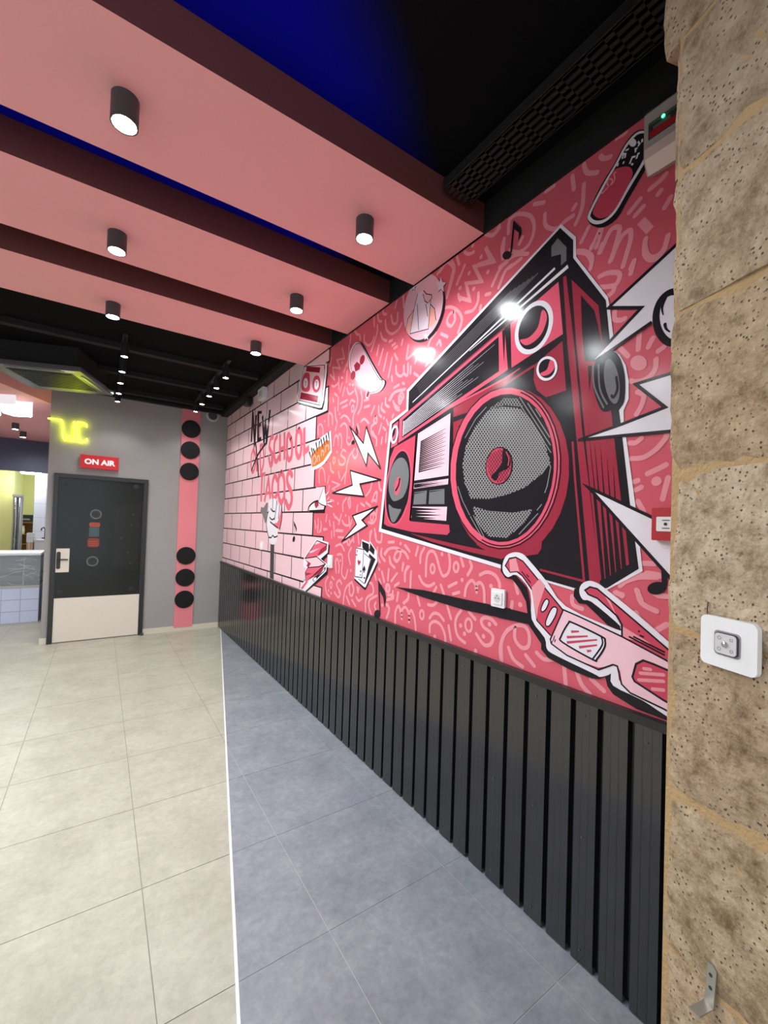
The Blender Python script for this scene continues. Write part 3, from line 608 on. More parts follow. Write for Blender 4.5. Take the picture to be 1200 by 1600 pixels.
('s','doodle',0,1,[2701.4,2546.4,2658.8,2467.4,2667.2,2407.1,2713.2,2347.8,2708,2271.4],17.5,17.5,0),
('s','doodle',0,1,[2612.8,2505.8,2591.5,2451.7,2605.1,2387.6,2645.1,2352.9],17.5,17.5,0),
('s','doodle',0,1,[2923.6,2489.2,2814,2490.6],17.5,17.5,0),
('s','doodle',0,1,[2892.8,2449.3,2811.3,2451.2],17.5,17.5,0),
('s','doodle',0,1,[2771.6,2448.9,2747.4,2475.3,2695,2450.7],17.5,17.5,0),
('s','doodle',0,1,[3032.8,2595.6,2986.4,2564],17.5,17.5,0),
('s','doodle',0,1,[2963.3,2545.1,2963.1,2444.2],17.5,17.5,0),
('s','doodle',0,1,[3060.2,2560.9,3042.8,2529.4],17.5,17.5,0),
('s','doodle',0,1,[2560.7,2429.4,2503.1,2425.2],17.5,17.5,0),
('s','doodle',0,1,[2557.5,2380.4,2488.8,2377.5],17.5,17.5,0),
('s','doodle',0,1,[2462.4,2310,2421.8,2359.9],17.5,17.5,0),
('s','doodle',0,1,[2368.1,2348.2,2365,2296.1,2332.4,2269.7],17.5,17.5,0),
('s','doodle',0,1,[2327.3,2356.2,2335.6,2324.1,2293.3,2292.8],17.5,17.5,0),
('s','doodle',0,1,[2288.4,2381.1,2286.1,2341.5,2245.3,2315.9],17.5,17.5,0),
('s','doodle',0,1,[2247.8,2360.6,2192.5,2396.7,2074.4,2388.7],17.5,17.5,0),
('s','doodle',0,1,[2193.6,2331.9,2167.9,2288.4,2130.3,2269.8],17.5,17.5,0),
('s','doodle',0,1,[2598.7,2288.6,2552.2,2298,2492.5,2256.9],17.5,17.5,0),
('s','doodle',0,1,[2406.7,2287.2,2426.3,2256.3,2393.1,2238.5,2389.8,2272.4,2406.7,2287.2],17.5,17.5,0),
('s','doodle',0,1,[2414.7,2242.5,2456.9,2221,2442.9,2171.9,2387.2,2139.9,2384,2087.9],17.5,17.5,0),
('s','doodle',0,1,[2357.1,2163.7,2329.5,2221.2],17.5,17.5,0),
('s','doodle',0,1,[2270.2,2238.1,2248.5,2200.9],17.5,17.5,0),
('s','doodle',0,1,[2307.7,2194.8,2276.4,2172.6],17.5,17.5,0),
('s','doodle',0,1,[2265.1,2148.6,2271.9,2094.3],17.5,17.5,0),
('s','doodle',0,1,[2646.4,2279,2618.1,2218.7],17.5,17.5,0),
('s','doodle',0,1,[2433,2187.7,2397.9,2141.6],17.5,17.5,0),
('s','doodle',0,1,[2194.1,2256.1,2202.8,2241.5],17.5,17.5,0),
('s','doodle',0,1,[2313.9,2128.5,2321.9,2090.4],17.5,17.5,0),
('s','doodle',0,1,[2741.2,2406.7,2736,2423.8,2723.6,2430.9,2711.1,2423.8,2706,2406.7,2711.1,2389.6,2723.6,2382.5,2736,2389.6],15,15,1),
('s','doodle',0,1,[2142.2,2332.3,2137,2349.4,2124.6,2356.5,2112.1,2349.4,2107,2332.3,2112.1,2315.2,2124.6,2308.1,2137,2315.2],15,15,1),
('p','doodle',0,1,[2929.5,2807.5,2926.3,2815.3,2918.5,2818.5,2910.7,2815.3,2907.5,2807.5,2910.7,2799.7,2918.5,2796.5,2926.3,2799.7]),
('p','doodle',0,1,[2778.3,2199.1,2775.1,2206.9,2767.3,2210.1,2759.6,2206.9,2756.3,2199.1,2759.6,2191.3,2767.3,2188.1,2775.1,2191.3]),
('p','doodle',0,1,[2312.1,2255.2,2308.9,2263,2301.1,2266.2,2293.3,2263,2290.1,2255.2,2293.3,2247.4,2301.1,2244.2,2308.9,2247.4]),
('p','doodle',0,1,[2946,2411.7,2942.7,2419.4,2935,2422.7,2927.2,2419.4,2924,2411.7,2927.2,2403.9,2935,2400.7,2942.7,2403.9]),
('p','doodle',0,1,[3207.1,2404.2,3203.9,2412,3196.1,2415.2,3188.4,2412,3185.1,2404.2,3188.4,2396.4,3196.1,2393.2,3203.9,2396.4]),
('s','doodle',0,0,[2927.4,2930.6,2885.4,2830.5,3007.9,2855.1,2951.4,2773.8,3079.4,2814.8,3041.2,2707.4,3130,2773.5],16,16,0),
('s','doodle',0,0,[3109.9,2914.6,3134.9,2838.1],17.5,17.5,0),
('s','doodle',0,1,[2887.4,2086.4,2855.5,2121.6,2813.5,2103.2],17.5,17.5,0),
('s','doodle',0,1,[2879.9,2079,2816.2,2045.5,2833.8,2008.7,2903.3,2015.9,2919.9,2050.7],17.5,17.5,0),
('s','doodle',0,1,[3065.9,2039.6,3046.4,1983,2999.8,1958.5],17.5,17.5,0),
('s','doodle',0,1,[2789.2,1946.6,2780.4,2009.5,2744.9,2062.7,2696,2094.3],17.5,17.5,0),
('s','doodle',0,1,[2684.2,2105.2,2707,2070.7,2667,2034.7,2631.9,2061.4,2646.7,2100.2],17.5,17.5,0),
('s','doodle',0,1,[3262,1895.1,3270.2,1996.4,3222.4,2020.5,3170.6,1980.4,3148.4,1901.5],17.5,17.5,0),
('s','doodle',0,1,[3081,1938,3100,1884.3],17.5,17.5,0),
('s','doodle',0,1,[2920.2,1958.2,2895.6,1910],17.5,17.5,0),
('s','doodle',0,1,[2866.2,1888.2,2802.1,1941.3],17.5,17.5,0),
('s','doodle',0,1,[2801.6,1934.8,2809.6,1858.5],17.5,17.5,0),
('s','doodle',0,1,[2423.1,1850.6,2441.4,1793.9,2494.7,1755.5],17.5,17.5,0),
('s','doodle',0,1,[2338.1,1844.6,2325.1,1798.9,2303.6,1781],17.5,17.5,0),
('s','doodle',0,1,[2414.6,1711.9,2385.5,1762.4,2354.5,1772.3,2361.2,1710.3],17.5,17.5,0),
('s','doodle',0,1,[2404.5,1723.1,2361.6,1716],17.5,17.5,0),
('s','doodle',0,1,[2822,1653.5,2826.1,1711.5,2775.2,1748.2],17.5,17.5,0),
('s','doodle',0,1,[2730.7,1671.3,2748.1,1734.6,2723.1,1746.3,2712.8,1689.7,2737.2,1671.4],17.5,17.5,0),
('s','doodle',0,1,[2616.8,1651.1,2607.5,1693.5],17.5,17.5,0),
('s','doodle',0,1,[2560.6,1704.4,2513,1685.4],17.5,17.5,0),
('s','doodle',0,1,[2491.7,1708.4,2434.6,1683.6],17.5,17.5,0),
('s','doodle',0,1,[2399.9,1648.6,2355.1,1608.6,2395,1568.6,2449.7,1573.8],17.5,17.5,0),
('s','doodle',0,1,[2830.4,1582.9,2787.8,1551.3,2722.5,1552.3,2726.4,1608.6],17.5,17.5,0),
('s','doodle',0,1,[2975.4,1635.3,2943.9,1602],17.5,17.5,0),
('s','doodle',0,1,[2847.4,1628,2883.7,1556.4],17.5,17.5,0),
('s','doodle',0,1,[2930,1608.6,2885.6,1582.5],17.5,17.5,0),
('s','doodle',0,1,[3045.8,1581.4,3027.6,1541],17.5,17.5,0),
('s','doodle',0,1,[3202.7,1573.3,3190.5,1524.2,3228.1,1480.9],17.5,17.5,0),
('s','doodle',0,1,[3254,1594.3,3248.2,1523.1,3262,1487.1],17.5,17.5,0),
('s','doodle',0,1,[3320.9,1579.6,3298.3,1514.9],17.5,17.5,0),
('s','doodle',0,1,[3149.2,1511.1,3086.4,1512.6],17.5,17.5,0),
('s','doodle',0,1,[2915.6,1510,2818.1,1506],17.5,17.5,0),
('s','doodle',0,1,[2970.4,1568.6,2955.1,1462.6],17.5,17.5,0),
('s','doodle',0,1,[2686.5,1583.8,2708.4,1533.8],17.5,17.5,0),
('s','doodle',0,1,[2423.8,1510.8,2421.3,1470.6],17.5,17.5,0),
('s','doodle',0,1,[2371.3,1529.2,2347.3,1479.2],17.5,17.5,0),
('s','doodle',0,1,[3095.6,1629.2,3106.8,1574.1],17.5,17.5,0),
('s','doodle',0,1,[2348.1,1664.9,2356.1,1625.5],17.5,17.5,0),
('s','doodle',0,1,[3017.4,2056.3,3012.2,2073.4,2999.8,2080.5,2987.3,2073.4,2982.2,2056.3,2987.3,2039.2,2999.8,2032.1,3012.2,2039.2],15,15,1),
('s','doodle',0,1,[2425.8,1608.6,2420.6,1625.7,2408.2,1632.8,2395.7,1625.7,2390.6,1608.6,2395.7,1591.4,2408.2,1584.4,2420.6,1591.4],15,15,1),
('p','doodle',0,1,[2964.4,2117.9,2961.2,2125.6,2953.4,2128.9,2945.6,2125.6,2942.4,2117.9,2945.6,2110.1,2953.4,2106.9,2961.2,2110.1]),
('p','doodle',0,1,[2790.5,1621.3,2787.3,1629.1,2779.5,1632.3,2771.7,1629.1,2768.5,1621.3,2771.7,1613.5,2779.5,1610.3,2787.3,1613.5]),
('p','doodle',0,1,[2920.3,1713.7,2917.1,1721.5,2909.3,1724.7,2901.5,1721.5,2898.3,1713.7,2901.5,1705.9,2909.3,1702.7,2917.1,1705.9]),
('s','doodle',0,0,[3032,1893.4,2891.7,1857.3,3012.4,1831.2,2959.8,1814.9],14,14,0),
('s','doodle',0,1,[3067.4,1861.6,3079.6,1821.2],17.5,17.5,0),
('s','doodle',0,1,[3043.2,1744.5,2983,1735.7],17.5,17.5,0),
('s','doodle',0,1,[2929.3,1503.1,2817.9,1502.8],17.5,17.5,0),
('s','doodle',0,1,[2883.3,1455.5,2801.1,1455.5],17.5,17.5,0),
('s','doodle',0,1,[2798.3,1417.4,2746.5,1432.5],17.5,17.5,0),
('s','doodle',0,1,[2920.5,1385,2837.9,1402.5,2781,1361.2],17.5,17.5,0),
('s','doodle',0,1,[2887.5,1321.8,2818.8,1326.8,2801.3,1270.8,2808.8,1187.4,2753.2,1155.8,2718.8,1222.1],17.5,17.5,0),
('s','doodle',0,1,[2898.5,1184,2911.8,1267.6,2885.1,1289.4,2853.6,1240.4,2856.8,1188.5],17.5,17.5,0),
('s','doodle',0,1,[2705.8,1403.4,2694.4,1422.6,2658.5,1448.9],17.5,17.5,0),
('s','doodle',0,1,[2679.2,1386.3,2713.8,1334.5,2683.8,1268.9],17.5,17.5,0),
('s','doodle',0,1,[2588.3,1494.1,2571.7,1422.7],17.5,17.5,0),
('s','doodle',0,1,[2661.4,1491.8,2644.9,1431.2],17.5,17.5,0),
('s','doodle',0,1,[3001.6,1494.4,2998,1447.6],17.5,17.5,0),
('s','doodle',0,1,[2960.6,1535.5,2955.1,1462.6],17.5,17.5,0),
('s','doodle',0,1,[3266.1,1537,3253,1480.2],17.5,17.5,0),
('s','doodle',0,1,[3199.3,1531.1,3195.8,1488.9],17.5,17.5,0),
('s','doodle',0,1,[3140.7,1504.4,3094.2,1512.4],17.5,17.5,0),
('s','doodle',0,1,[3034,1135.7,3075.9,1083.2,3054.9,1011.4,2999.9,986.1],17.5,17.5,0),
('s','doodle',0,1,[2967.5,1143.4,2930,1128.1],17.5,17.5,0),
('s','doodle',0,1,[2803.3,1111.7,2838.9,1132.7,2885.3,1101.1,2854.7,1066.4,2818.4,1039.6,2850.1,1002.8,2915.6,1031.8],17.5,17.5,0),
('s','doodle',0,1,[2771.7,952.1,2758.7,1048.4,2723.4,1103.4,2650.1,1143.8],17.5,17.5,0),
('s','doodle',0,1,[2649.7,1137.7,2622,1092.9,2643.5,1047.2,2682,1059.8,2686.2,1120.7],17.5,17.5,0),
('s','doodle',0,1,[2724.7,1028.6,2676.5,980.9],17.5,17.5,0),
('s','doodle',0,1,[2641.5,1017.2,2590.3,983.5],17.5,17.5,0),
('s','doodle',0,1,[2582.4,1044.6,2545.6,1026.7,2500.8,1051.5],17.5,17.5,0),
('s','doodle',0,1,[2575.3,1117.4,2561.1,1083.6,2551.4,1114.7],17.5,17.5,0),
('s','doodle',0,1,[2450.2,967.4,2454.6,1035.7,2423.9,1075.1,2361.4,1107.2,2375.3,1161.5,2408,1168.6],17.5,17.5,0),
('s','doodle',0,1,[2373.5,959,2408.9,1009.1,2401,1055.9,2319.1,1096.8],17.5,17.5,0),
('s','doodle',0,1,[2326.6,1051.2,2340.7,1026.6,2324,1007.3],17.5,17.5,0),
('s','doodle',0,1,[2188.5,1063.5,2172.4,1029.2,2197.9,976.6],17.5,17.5,0),
('s','doodle',0,1,[2276.5,1405,2284.3,1365.9,2242.5,1330.9],17.5,17.5,0),
('s','doodle',0,1,[2327.4,1407.4,2324.1,1351.9,2291.4,1315.8],17.5,17.5,0),
('s','doodle',0,1,[2427.8,1487.6,2425.3,1447.5],17.5,17.5,0),
('s','doodle',0,1,[2407.9,1516.9,2417.3,1493.7],17.5,17.5,0),
('s','doodle',0,1,[2364,1495.5,2340.4,1451.4,2289.1,1448.3,2282,1498.2],17.5,17.5,0),
('s','doodle',0,1,[2186.2,1357.1,2174.7,1320.7,2127.2,1298.8],17.5,17.5,0),
('s','doodle',0,1,[2040.3,1332.8,2046.8,1291.4],17.5,17.5,0),
('s','doodle',0,1,[1997,1316.6,2020.4,1278.9,2017.7,1228.7],17.5,17.5,0),
('s','doodle',0,1,[2245,1374.2,2207.9,1403.8,2143,1418.4,2079.5,1411.9,2068.8,1376.6,2102.2,1337.6,2134.6,1350.6,2122.7,1383,2088.1,1406.2,2026.7,1400,1991.2,1367.3],17.5,17.5,0),
('s','doodle',0,1,[2028.9,1440.5,1993.8,1417.3],17.5,17.5,0),
('s','doodle',0,1,[2201,1449.9,2144.9,1452.6],17.5,17.5,0),
('s','doodle',0,1,[2099.7,964.8,2103.4,1031.3,2070,1073.3,2050.8,1041],17.5,17.5,0),
('s','doodle',0,1,[2267.9,1257.6,2234.7,1196.2],17.5,17.5,0),
('s','doodle',0,1,[2191.4,1281.8,2197.3,1217],17.5,17.5,0),
('s','doodle',0,1,[2098.3,1265.3,2159.2,1211],17.5,17.5,0),
('s','doodle',0,1,[2077.5,1210.9,2120.9,1184.5],17.5,17.5,0),
('s','doodle',0,1,[2273.3,1180.4,2294.9,1205.2],17.5,17.5,0),
('s','doodle',0,1,[2137.3,1150.8,2153.3,1106.3,2199.5,1088.4],17.5,17.5,0),
('s','doodle',0,1,[2083.2,1153.5,2089.6,1106.1],17.5,17.5,0),
('s','doodle',0,1,[1979.2,1133.8,2019.3,1097.2],17.5,17.5,0),
('s','doodle',0,1,[2348,1232.3,2335.6,1200.2],17.5,17.5,0),
('s','doodle',0,1,[2994.9,1079.2,2989.8,1096.3,2977.3,1103.4,2964.9,1096.3,2959.7,1079.2,2964.9,1062.1,2977.3,1055,2989.8,1062.1],15,15,1),
('s','doodle',0,1,[2737.9,1427.5,2732.7,1444.6,2720.3,1451.7,2707.8,1444.6,2702.7,1427.5,2707.8,1410.4,2720.3,1403.3,2732.7,1410.4],15,15,1),
('s','doodle',0,1,[2216.6,1163.3,2211.4,1180.4,2199,1187.5,2186.5,1180.4,2181.4,1163.3,2186.5,1146.2,2199,1139.1,2211.4,1146.2],15,15,1),
('p','doodle',0,1,[2846.9,1280.6,2843.7,1288.4,2835.9,1291.6,2828.1,1288.4,2824.9,1280.6,2828.1,1272.8,2835.9,1269.6,2843.7,1272.8]),
('p','doodle',0,1,[2685.4,1223.6,2682.1,1231.4,2674.4,1234.6,2666.6,1231.4,2663.4,1223.6,2666.6,1215.8,2674.4,1212.6,2682.1,1215.8]),
('p','doodle',0,1,[2309.8,1270.9,2306.6,1278.7,2298.8,1281.9,2291,1278.7,2287.8,1270.9,2291,1263.1,2298.8,1259.9,2306.6,1263.1]),
('p','doodle',0,1,[2983.6,1016.8,2980.3,1024.6,2972.6,1027.8,2964.8,1024.6,2961.6,1016.8,2964.8,1009,2972.6,1005.8,2980.3,1009]),
('p','doodle',0,1,[3029.3,1030.2,3026.1,1038,3018.3,1041.2,3010.5,1038,3007.3,1030.2,3010.5,1022.4,3018.3,1019.2,3026.1,1022.4]),
('p','doodle',0,1,[2850.2,1043,2847,1050.7,2839.2,1054,2831.4,1050.7,2828.2,1043,2831.4,1035.2,2839.2,1032,2847,1035.2]),
('p','doodle',0,1,[2083.6,1448.4,2080.4,1456.2,2072.6,1459.4,2064.9,1456.2,2061.6,1448.4,2064.9,1440.7,2072.6,1437.4,2080.4,1440.7]),
('p','doodle',0,1,[2261.6,1047.6,2258.4,1055.4,2250.6,1058.6,2242.8,1055.4,2239.6,1047.6,2242.8,1039.8,2250.6,1036.6,2258.4,1039.8]),
 ]),
 ('brick_print', None, [
('p','ink',0,0,[3133,938,6530,938,6530,1020.8,3133,1041.1]),
('p','brick_pink',1,0,[3152.5,957.5,3588,957.5,3588,1027,3152.5,1029.6]),
('p','brick_pink',1,0,[3603,957.5,4038.5,957.5,4038.5,1024.3,3603,1026.9]),
('p','brick_pink',1,0,[4053.5,957.5,4489,957.5,4489,1021.6,4053.5,1024.2]),
('p','brick_pink',1,0,[4504,957.5,4939.5,957.5,4939.5,1018.9,4504,1021.5]),
('p','brick_pink',1,0,[4954.5,957.5,5390,957.5,5390,1016.2,4954.5,1018.8]),
('p','brick_pink',1,0,[5405,957.5,5840.5,957.5,5840.5,1013.5,5405,1016.1]),
('p','brick_pink',1,0,[5855.5,957.5,6291,957.5,6291,1010.8,5855.5,1013.4]),
('p','brick_pink',1,0,[6306,957.5,6530,957.5,6530,1009.3,6306,1010.7]),
('p','ink',0,0,[3348,1023.8,6530,1004.8,6530,1235.6,3348,1246.1]),
('p','brick_pink',1,0,[3367.5,1043.3,3803,1040.7,3803,1233.1,3367.5,1234.5]),
('p','brick_pink',1,0,[3818,1040.6,4253.5,1038,4253.5,1231.6,3818,1233.1]),
('p','brick_pink',1,0,[4268.5,1037.9,4704,1035.3,4704,1230.1,4268.5,1231.6]),
('p','brick_pink',1,0,[4719,1035.2,5154.5,1032.6,5154.5,1228.6,4719,1230.1]),
('p','brick_pink',1,0,[5169.5,1032.5,5605,1029.9,5605,1227.2,5169.5,1228.6]),
('p','brick_pink',1,0,[5620,1029.8,6055.5,1027.2,6055.5,1225.7,5620,1227.1]),
('p','brick_pink',1,0,[6070.5,1027.1,6506,1024.5,6506,1224.2,6070.5,1225.6]),
('p','brick_pink',1,0,[6521,1024.4,6530,1024.3,6530,1224.1,6521,1224.1]),
('p','ink',0,0,[3133,1230.8,6530,1219.6,6530,1450.4,3133,1452.4]),
('p','brick_pink',1,0,[3152.5,1250.2,3588,1248.8,3588,1440.6,3152.5,1440.9]),
('p','brick_pink',1,0,[3603,1248.8,4038.5,1247.3,4038.5,1440.4,3603,1440.6]),
('p','brick_pink',1,0,[4053.5,1247.3,4489,1245.8,4489,1440.1,4053.5,1440.4]),
('p','brick_pink',1,0,[4504,1245.8,4939.5,1244.3,4939.5,1439.8,4504,1440.1]),
('p','brick_pink',1,0,[4954.5,1244.3,5390,1242.9,5390,1439.6,4954.5,1439.8]),
('p','brick_pink',1,0,[5405,1242.8,5840.5,1241.4,5840.5,1439.3,5405,1439.6]),
('p','brick_pink',1,0,[5855.5,1241.3,6291,1239.9,6291,1439,5855.5,1439.3]),
('p','brick_pink',1,0,[6306,1239.8,6530,1239.1,6530,1438.9,6306,1439]),
('p','ink',0,0,[3348,1436.3,6530,1434.4,6530,1665.2,3348,1658.5]),
('p','brick_pink',1,0,[3367.5,1455.8,3803,1455.5,3803,1647.9,3367.5,1647]),
('p','brick_pink',1,0,[3818,1455.5,4253.5,1455.2,4253.5,1648.9,3818,1648]),
('p','brick_pink',1,0,[4268.5,1455.2,4704,1455,4704,1649.8,4268.5,1648.9]),
('p','brick_pink',1,0,[4719,1455,5154.5,1454.7,5154.5,1650.8,4719,1649.9]),
('p','brick_pink',1,0,[5169.5,1454.7,5605,1454.4,5605,1651.7,5169.5,1650.8]),
('p','brick_pink',1,0,[5620,1454.4,6055.5,1454.2,6055.5,1652.7,5620,1651.8]),
('p','brick_pink',1,0,[6070.5,1454.2,6506,1453.9,6506,1653.6,6070.5,1652.7]),
('p','brick_pink',1,0,[6521,1453.9,6530,1453.9,6530,1653.7,6521,1653.6]),
('p','ink',0,0,[3133,1642.1,6530,1649.2,6530,1879.9,3133,1863.7]),
('p','brick_pink',1,0,[3152.5,1661.6,3588,1662.5,3588,1854.3,3152.5,1852.2]),
('p','brick_pink',1,0,[3603,1662.5,4038.5,1663.4,4038.5,1856.5,3603,1854.4]),
('p','brick_pink',1,0,[4053.5,1663.5,4489,1664.4,4489,1858.6,4053.5,1856.6]),
('p','brick_pink',1,0,[4504,1664.4,4939.5,1665.3,4939.5,1860.8,4504,1858.7]),
('p','brick_pink',1,0,[4954.5,1665.4,5390,1666.3,5390,1863,4954.5,1860.9]),
('p','brick_pink',1,0,[5405,1666.3,5840.5,1667.2,5840.5,1865.1,5405,1863]),
('p','brick_pink',1,0,[5855.5,1667.2,6291,1668.2,6291,1867.3,5855.5,1865.2]),
('p','brick_pink',1,0,[6306,1668.2,6530,1668.7,6530,1868.4,6306,1867.4]),
('p','ink',0,0,[3348,1848.7,6530,1863.9,6530,2094.7,3348,2070.9]),
('p','brick_pink',1,0,[3367.5,1868.3,3803,1870.4,3803,2062.8,3367.5,2059.5]),
('p','brick_pink',1,0,[3818,1870.4,4253.5,1872.5,4253.5,2066.2,3818,2062.9]),
('p','brick_pink',1,0,[4268.5,1872.6,4704,1874.7,4704,2069.5,4268.5,2066.3]),
('p','brick_pink',1,0,[4719,1874.8,5154.5,1876.8,5154.5,2072.9,4719,2069.6]),
('p','brick_pink',1,0,[5169.5,1876.9,5605,1879,5605,2076.3,5169.5,2073]),
('p','brick_pink',1,0,[5620,1879.1,6055.5,1881.2,6055.5,2079.7,5620,2076.4]),
('p','brick_pink',1,0,[6070.5,1881.2,6506,1883.3,6506,2083,6070.5,2079.8]),
('p','brick_pink',1,0,[6521,1883.4,6530,1883.4,6530,2083.2,6521,2083.2]),
('p','ink',0,0,[3133,2053.3,6530,2078.7,6530,2309.5,3133,2275]),
('p','brick_pink',1,0,[3152.5,2072.9,3588,2076.2,3588,2268,3152.5,2263.6]),
('p','brick_pink',1,0,[3603,2076.3,4038.5,2079.5,4038.5,2272.6,3603,2268.2]),
('p','brick_pink',1,0,[4053.5,2079.7,4489,2082.9,4489,2277.2,4053.5,2272.7]),
('p','brick_pink',1,0,[4504,2083,4939.5,2086.3,4939.5,2281.8,4504,2277.3]),
('p','brick_pink',1,0,[4954.5,2086.4,5390,2089.7,5390,2286.4,4954.5,2281.9]),
('p','brick_pink',1,0,[5405,2089.8,5840.5,2093.1,5840.5,2291,5405,2286.5]),
('p','brick_pink',1,0,[5855.5,2093.2,6291,2096.4,6291,2295.6,5855.5,2291.1]),
('p','brick_pink',1,0,[6306,2096.5,6530,2098.2,6530,2298,6306,2295.7]),
('p','ink',0,0,[3348,2261.2,6530,2293.5,6530,2524.3,3348,2483.4]),
('p','brick_pink',1,0,[3367.5,2280.7,3803,2285.2,3803,2477.6,3367.5,2472]),
('p','brick_pink',1,0,[3818,2285.3,4253.5,2289.8,4253.5,2483.4,3818,2477.8]),
('p','brick_pink',1,0,[4268.5,2289.9,4704,2294.4,4704,2489.2,4268.5,2483.6]),
('p','brick_pink',1,0,[4719,2294.5,5154.5,2299,5154.5,2495,4719,2489.4]),
('p','brick_pink',1,0,[5169.5,2299.1,5605,2303.6,5605,2500.9,5169.5,2495.2]),
('p','brick_pink',1,0,[5620,2303.7,6055.5,2308.2,6055.5,2506.7,5620,2501]),
('p','brick_pink',1,0,[6070.5,2308.3,6506,2312.8,6506,2512.5,6070.5,2506.9]),
('p','brick_pink',1,0,[6521,2312.9,6530,2313,6530,2512.8,6521,2512.7]),
('p','ink',0,0,[3133,2464.6,6530,2508.3,6530,2739.1,3133,2686.3]),
('p','brick_pink',1,0,[3152.5,2484.2,3588,2489.8,3588,2681.7,3152.5,2674.9]),
('p','brick_pink',1,0,[3603,2490,4038.5,2495.6,4038.5,2688.7,3603,2681.9]),
('p','brick_pink',1,0,[4053.5,2495.8,4489,2501.5,4489,2695.7,4053.5,2688.9]),
('p','brick_pink',1,0,[4504,2501.7,4939.5,2507.3,4939.5,2702.8,4504,2696]),
('p','brick_pink',1,0,[4954.5,2507.5,5390,2513.1,5390,2709.8,4954.5,2703]),
('p','brick_pink',1,0,[5405,2513.3,5840.5,2518.9,5840.5,2716.8,5405,2710]),
('p','brick_pink',1,0,[5855.5,2519.1,6291,2524.7,6291,2723.8,5855.5,2717]),
('p','brick_pink',1,0,[6306,2524.9,6530,2527.8,6530,2727.6,6306,2724.1]),
('p','ink',0,0,[3348,2673.6,6530,2723.1,6530,2953.8,3348,2895.8]),
('p','brick_pink',1,0,[3367.5,2693.2,3803,2700,3803,2892.4,3367.5,2884.5]),
('p','brick_pink',1,0,[3818,2700.3,4253.5,2707.1,4253.5,2900.7,3818,2892.7]),
('p','brick_pink',1,0,[4268.5,2707.3,4704,2714.1,4704,2908.9,4268.5,2901]),
('p','brick_pink',1,0,[4719,2714.3,5154.5,2721.1,5154.5,2917.2,4719,2909.2]),
('p','brick_pink',1,0,[5169.5,2721.3,5605,2728.1,5605,2925.4,5169.5,2917.5]),
('p','brick_pink',1,0,[5620,2728.4,6055.5,2735.2,6055.5,2933.7,5620,2925.7]),
('p','brick_pink',1,0,[6070.5,2735.4,6506,2742.2,6506,2941.9,6070.5,2933.9]),
('p','brick_pink',1,0,[6521,2742.4,6530,2742.6,6530,2942.3,6521,2942.2]),
('p','ink',0,0,[3133,2875.9,6530,2937.8,6530,3114,3133,3097.5]),
('p','brick_pink',1,0,[3152.5,2895.5,3588,2903.5,3588,3095.3,3152.5,3086.2]),
('p','brick_pink',1,0,[3603,2903.8,4038.5,2911.8,4038.5,3102.5,3603,3095.7]),
('p','brick_pink',1,0,[4053.5,2912,4489,2920,4489,3102.5,4053.5,3102.5]),
('p','brick_pink',1,0,[4504,2920.3,4939.5,2928.2,4939.5,3102.5,4504,3102.5]),
('p','brick_pink',1,0,[4954.5,2928.5,5390,2936.5,5390,3102.5,4954.5,3102.5]),
('p','brick_pink',1,0,[5405,2936.8,5840.5,2944.7,5840.5,3102.5,5405,3102.5]),
('p','brick_pink',1,0,[5855.5,2945,6291,2953,6291,3102.5,5855.5,3102.5]),
('p','brick_pink',1,0,[6306,2953.2,6530,2957.3,6530,3102.5,6306,3102.5]),
 ]),
 ('letter_print', None, [
('s','ink',2,0,[5270.7,2535.9,5253,2884.2,5128.4,2496.8,5111.4,2837.3],62,62,0),
 ]),
 ('letter_print', None, [
('s','ink',2,0,[4997.9,2504.5,5032.2,2857.2],70,70,0),
('s','ink',2,0,[5055.2,2856.5,4896.5,2827.5],34,34,0),
('s','ink',2,0,[5035.2,2692.7,4906.9,2682.9],34,34,0),
('s','ink',2,0,[5013.6,2515.7,4878.6,2514.6],50,50,0),
 ]),
 ('letter_print', None, [
('s','ink',2,0,[4863.4,2779,4773.6,2471.2,4751.4,2688.7,4676.4,2465.1,4605,2794],60,60,0),
 ]),
 ('letter_print', None, [
('s','letter_pink',2,1,[5166.4,2440,5248,2358.9,5240.7,2229.4,5175.8,2154.8,5090.9,2196.6,5076.8,2320.5,5166.4,2440],46,46,0),
 ]),
 ('letter_print', None, [
('s','letter_pink',2,0,[5063.9,2453.1,5014.6,2171.5,4928.1,2163.5],46,46,0),
 ]),
 ('letter_print', None, [
('s','letter_pink',2,1,[4905.6,2439.8,4856.9,2148.2,4768.4,2199.6,4771.1,2335.9,4822.1,2428.1,4905.6,2439.8],46,46,0),
 ]),
 ('cross_stroke', None, [
('s','ink',4,1,[5082.2,2482.5,4999.8,2285,4932.7,2085.3],34,34,0),
 ]),
 ('cross_stroke', None, [
('s','ink',5,1,[4704.1,2436.8,4991.8,2337.1,5209.7,2180.6],34,34,0),
 ]),
 ('letter_print', None, [
('s','letter_pink',2,1,[4471.5,2467.8,4543.4,2462.7,4584.2,2386.6,4528.6,2329.9,4462,2272.9,4464.3,2184.6,4523.5,2174.6,4582.7,2262.9],56,56,0),
 ]),
 ('letter_print', None, [
('s','letter_pink',2,1,[4342.1,2455.5,4407.1,2417.9,4420.3,2323.8,4385.3,2216,4325.5,2193.6,4272.9,2226.7],56,56,0),
 ]),
 ('letter_print', None, [
('s','letter_pink',2,0,[4252.7,2456.9,4224.1,2182.5],56,56,0),
('s','letter_pink',2,0,[4125,2466.7,4096.3,2183.6],56,56,0),
('s','letter_pink',2,0,[4237.2,2307.5,4109.4,2313.2],40,40,0),
 ]),
 ('letter_print', None, [
('s','letter_pink',2,1,[3942.8,2363.3,4008.2,2425,4043.9,2378.7,4029,2227.9,3973.1,2169.8,3907.5,2198.6,3908.3,2307.3,3944.3,2378.1],56,56,0),
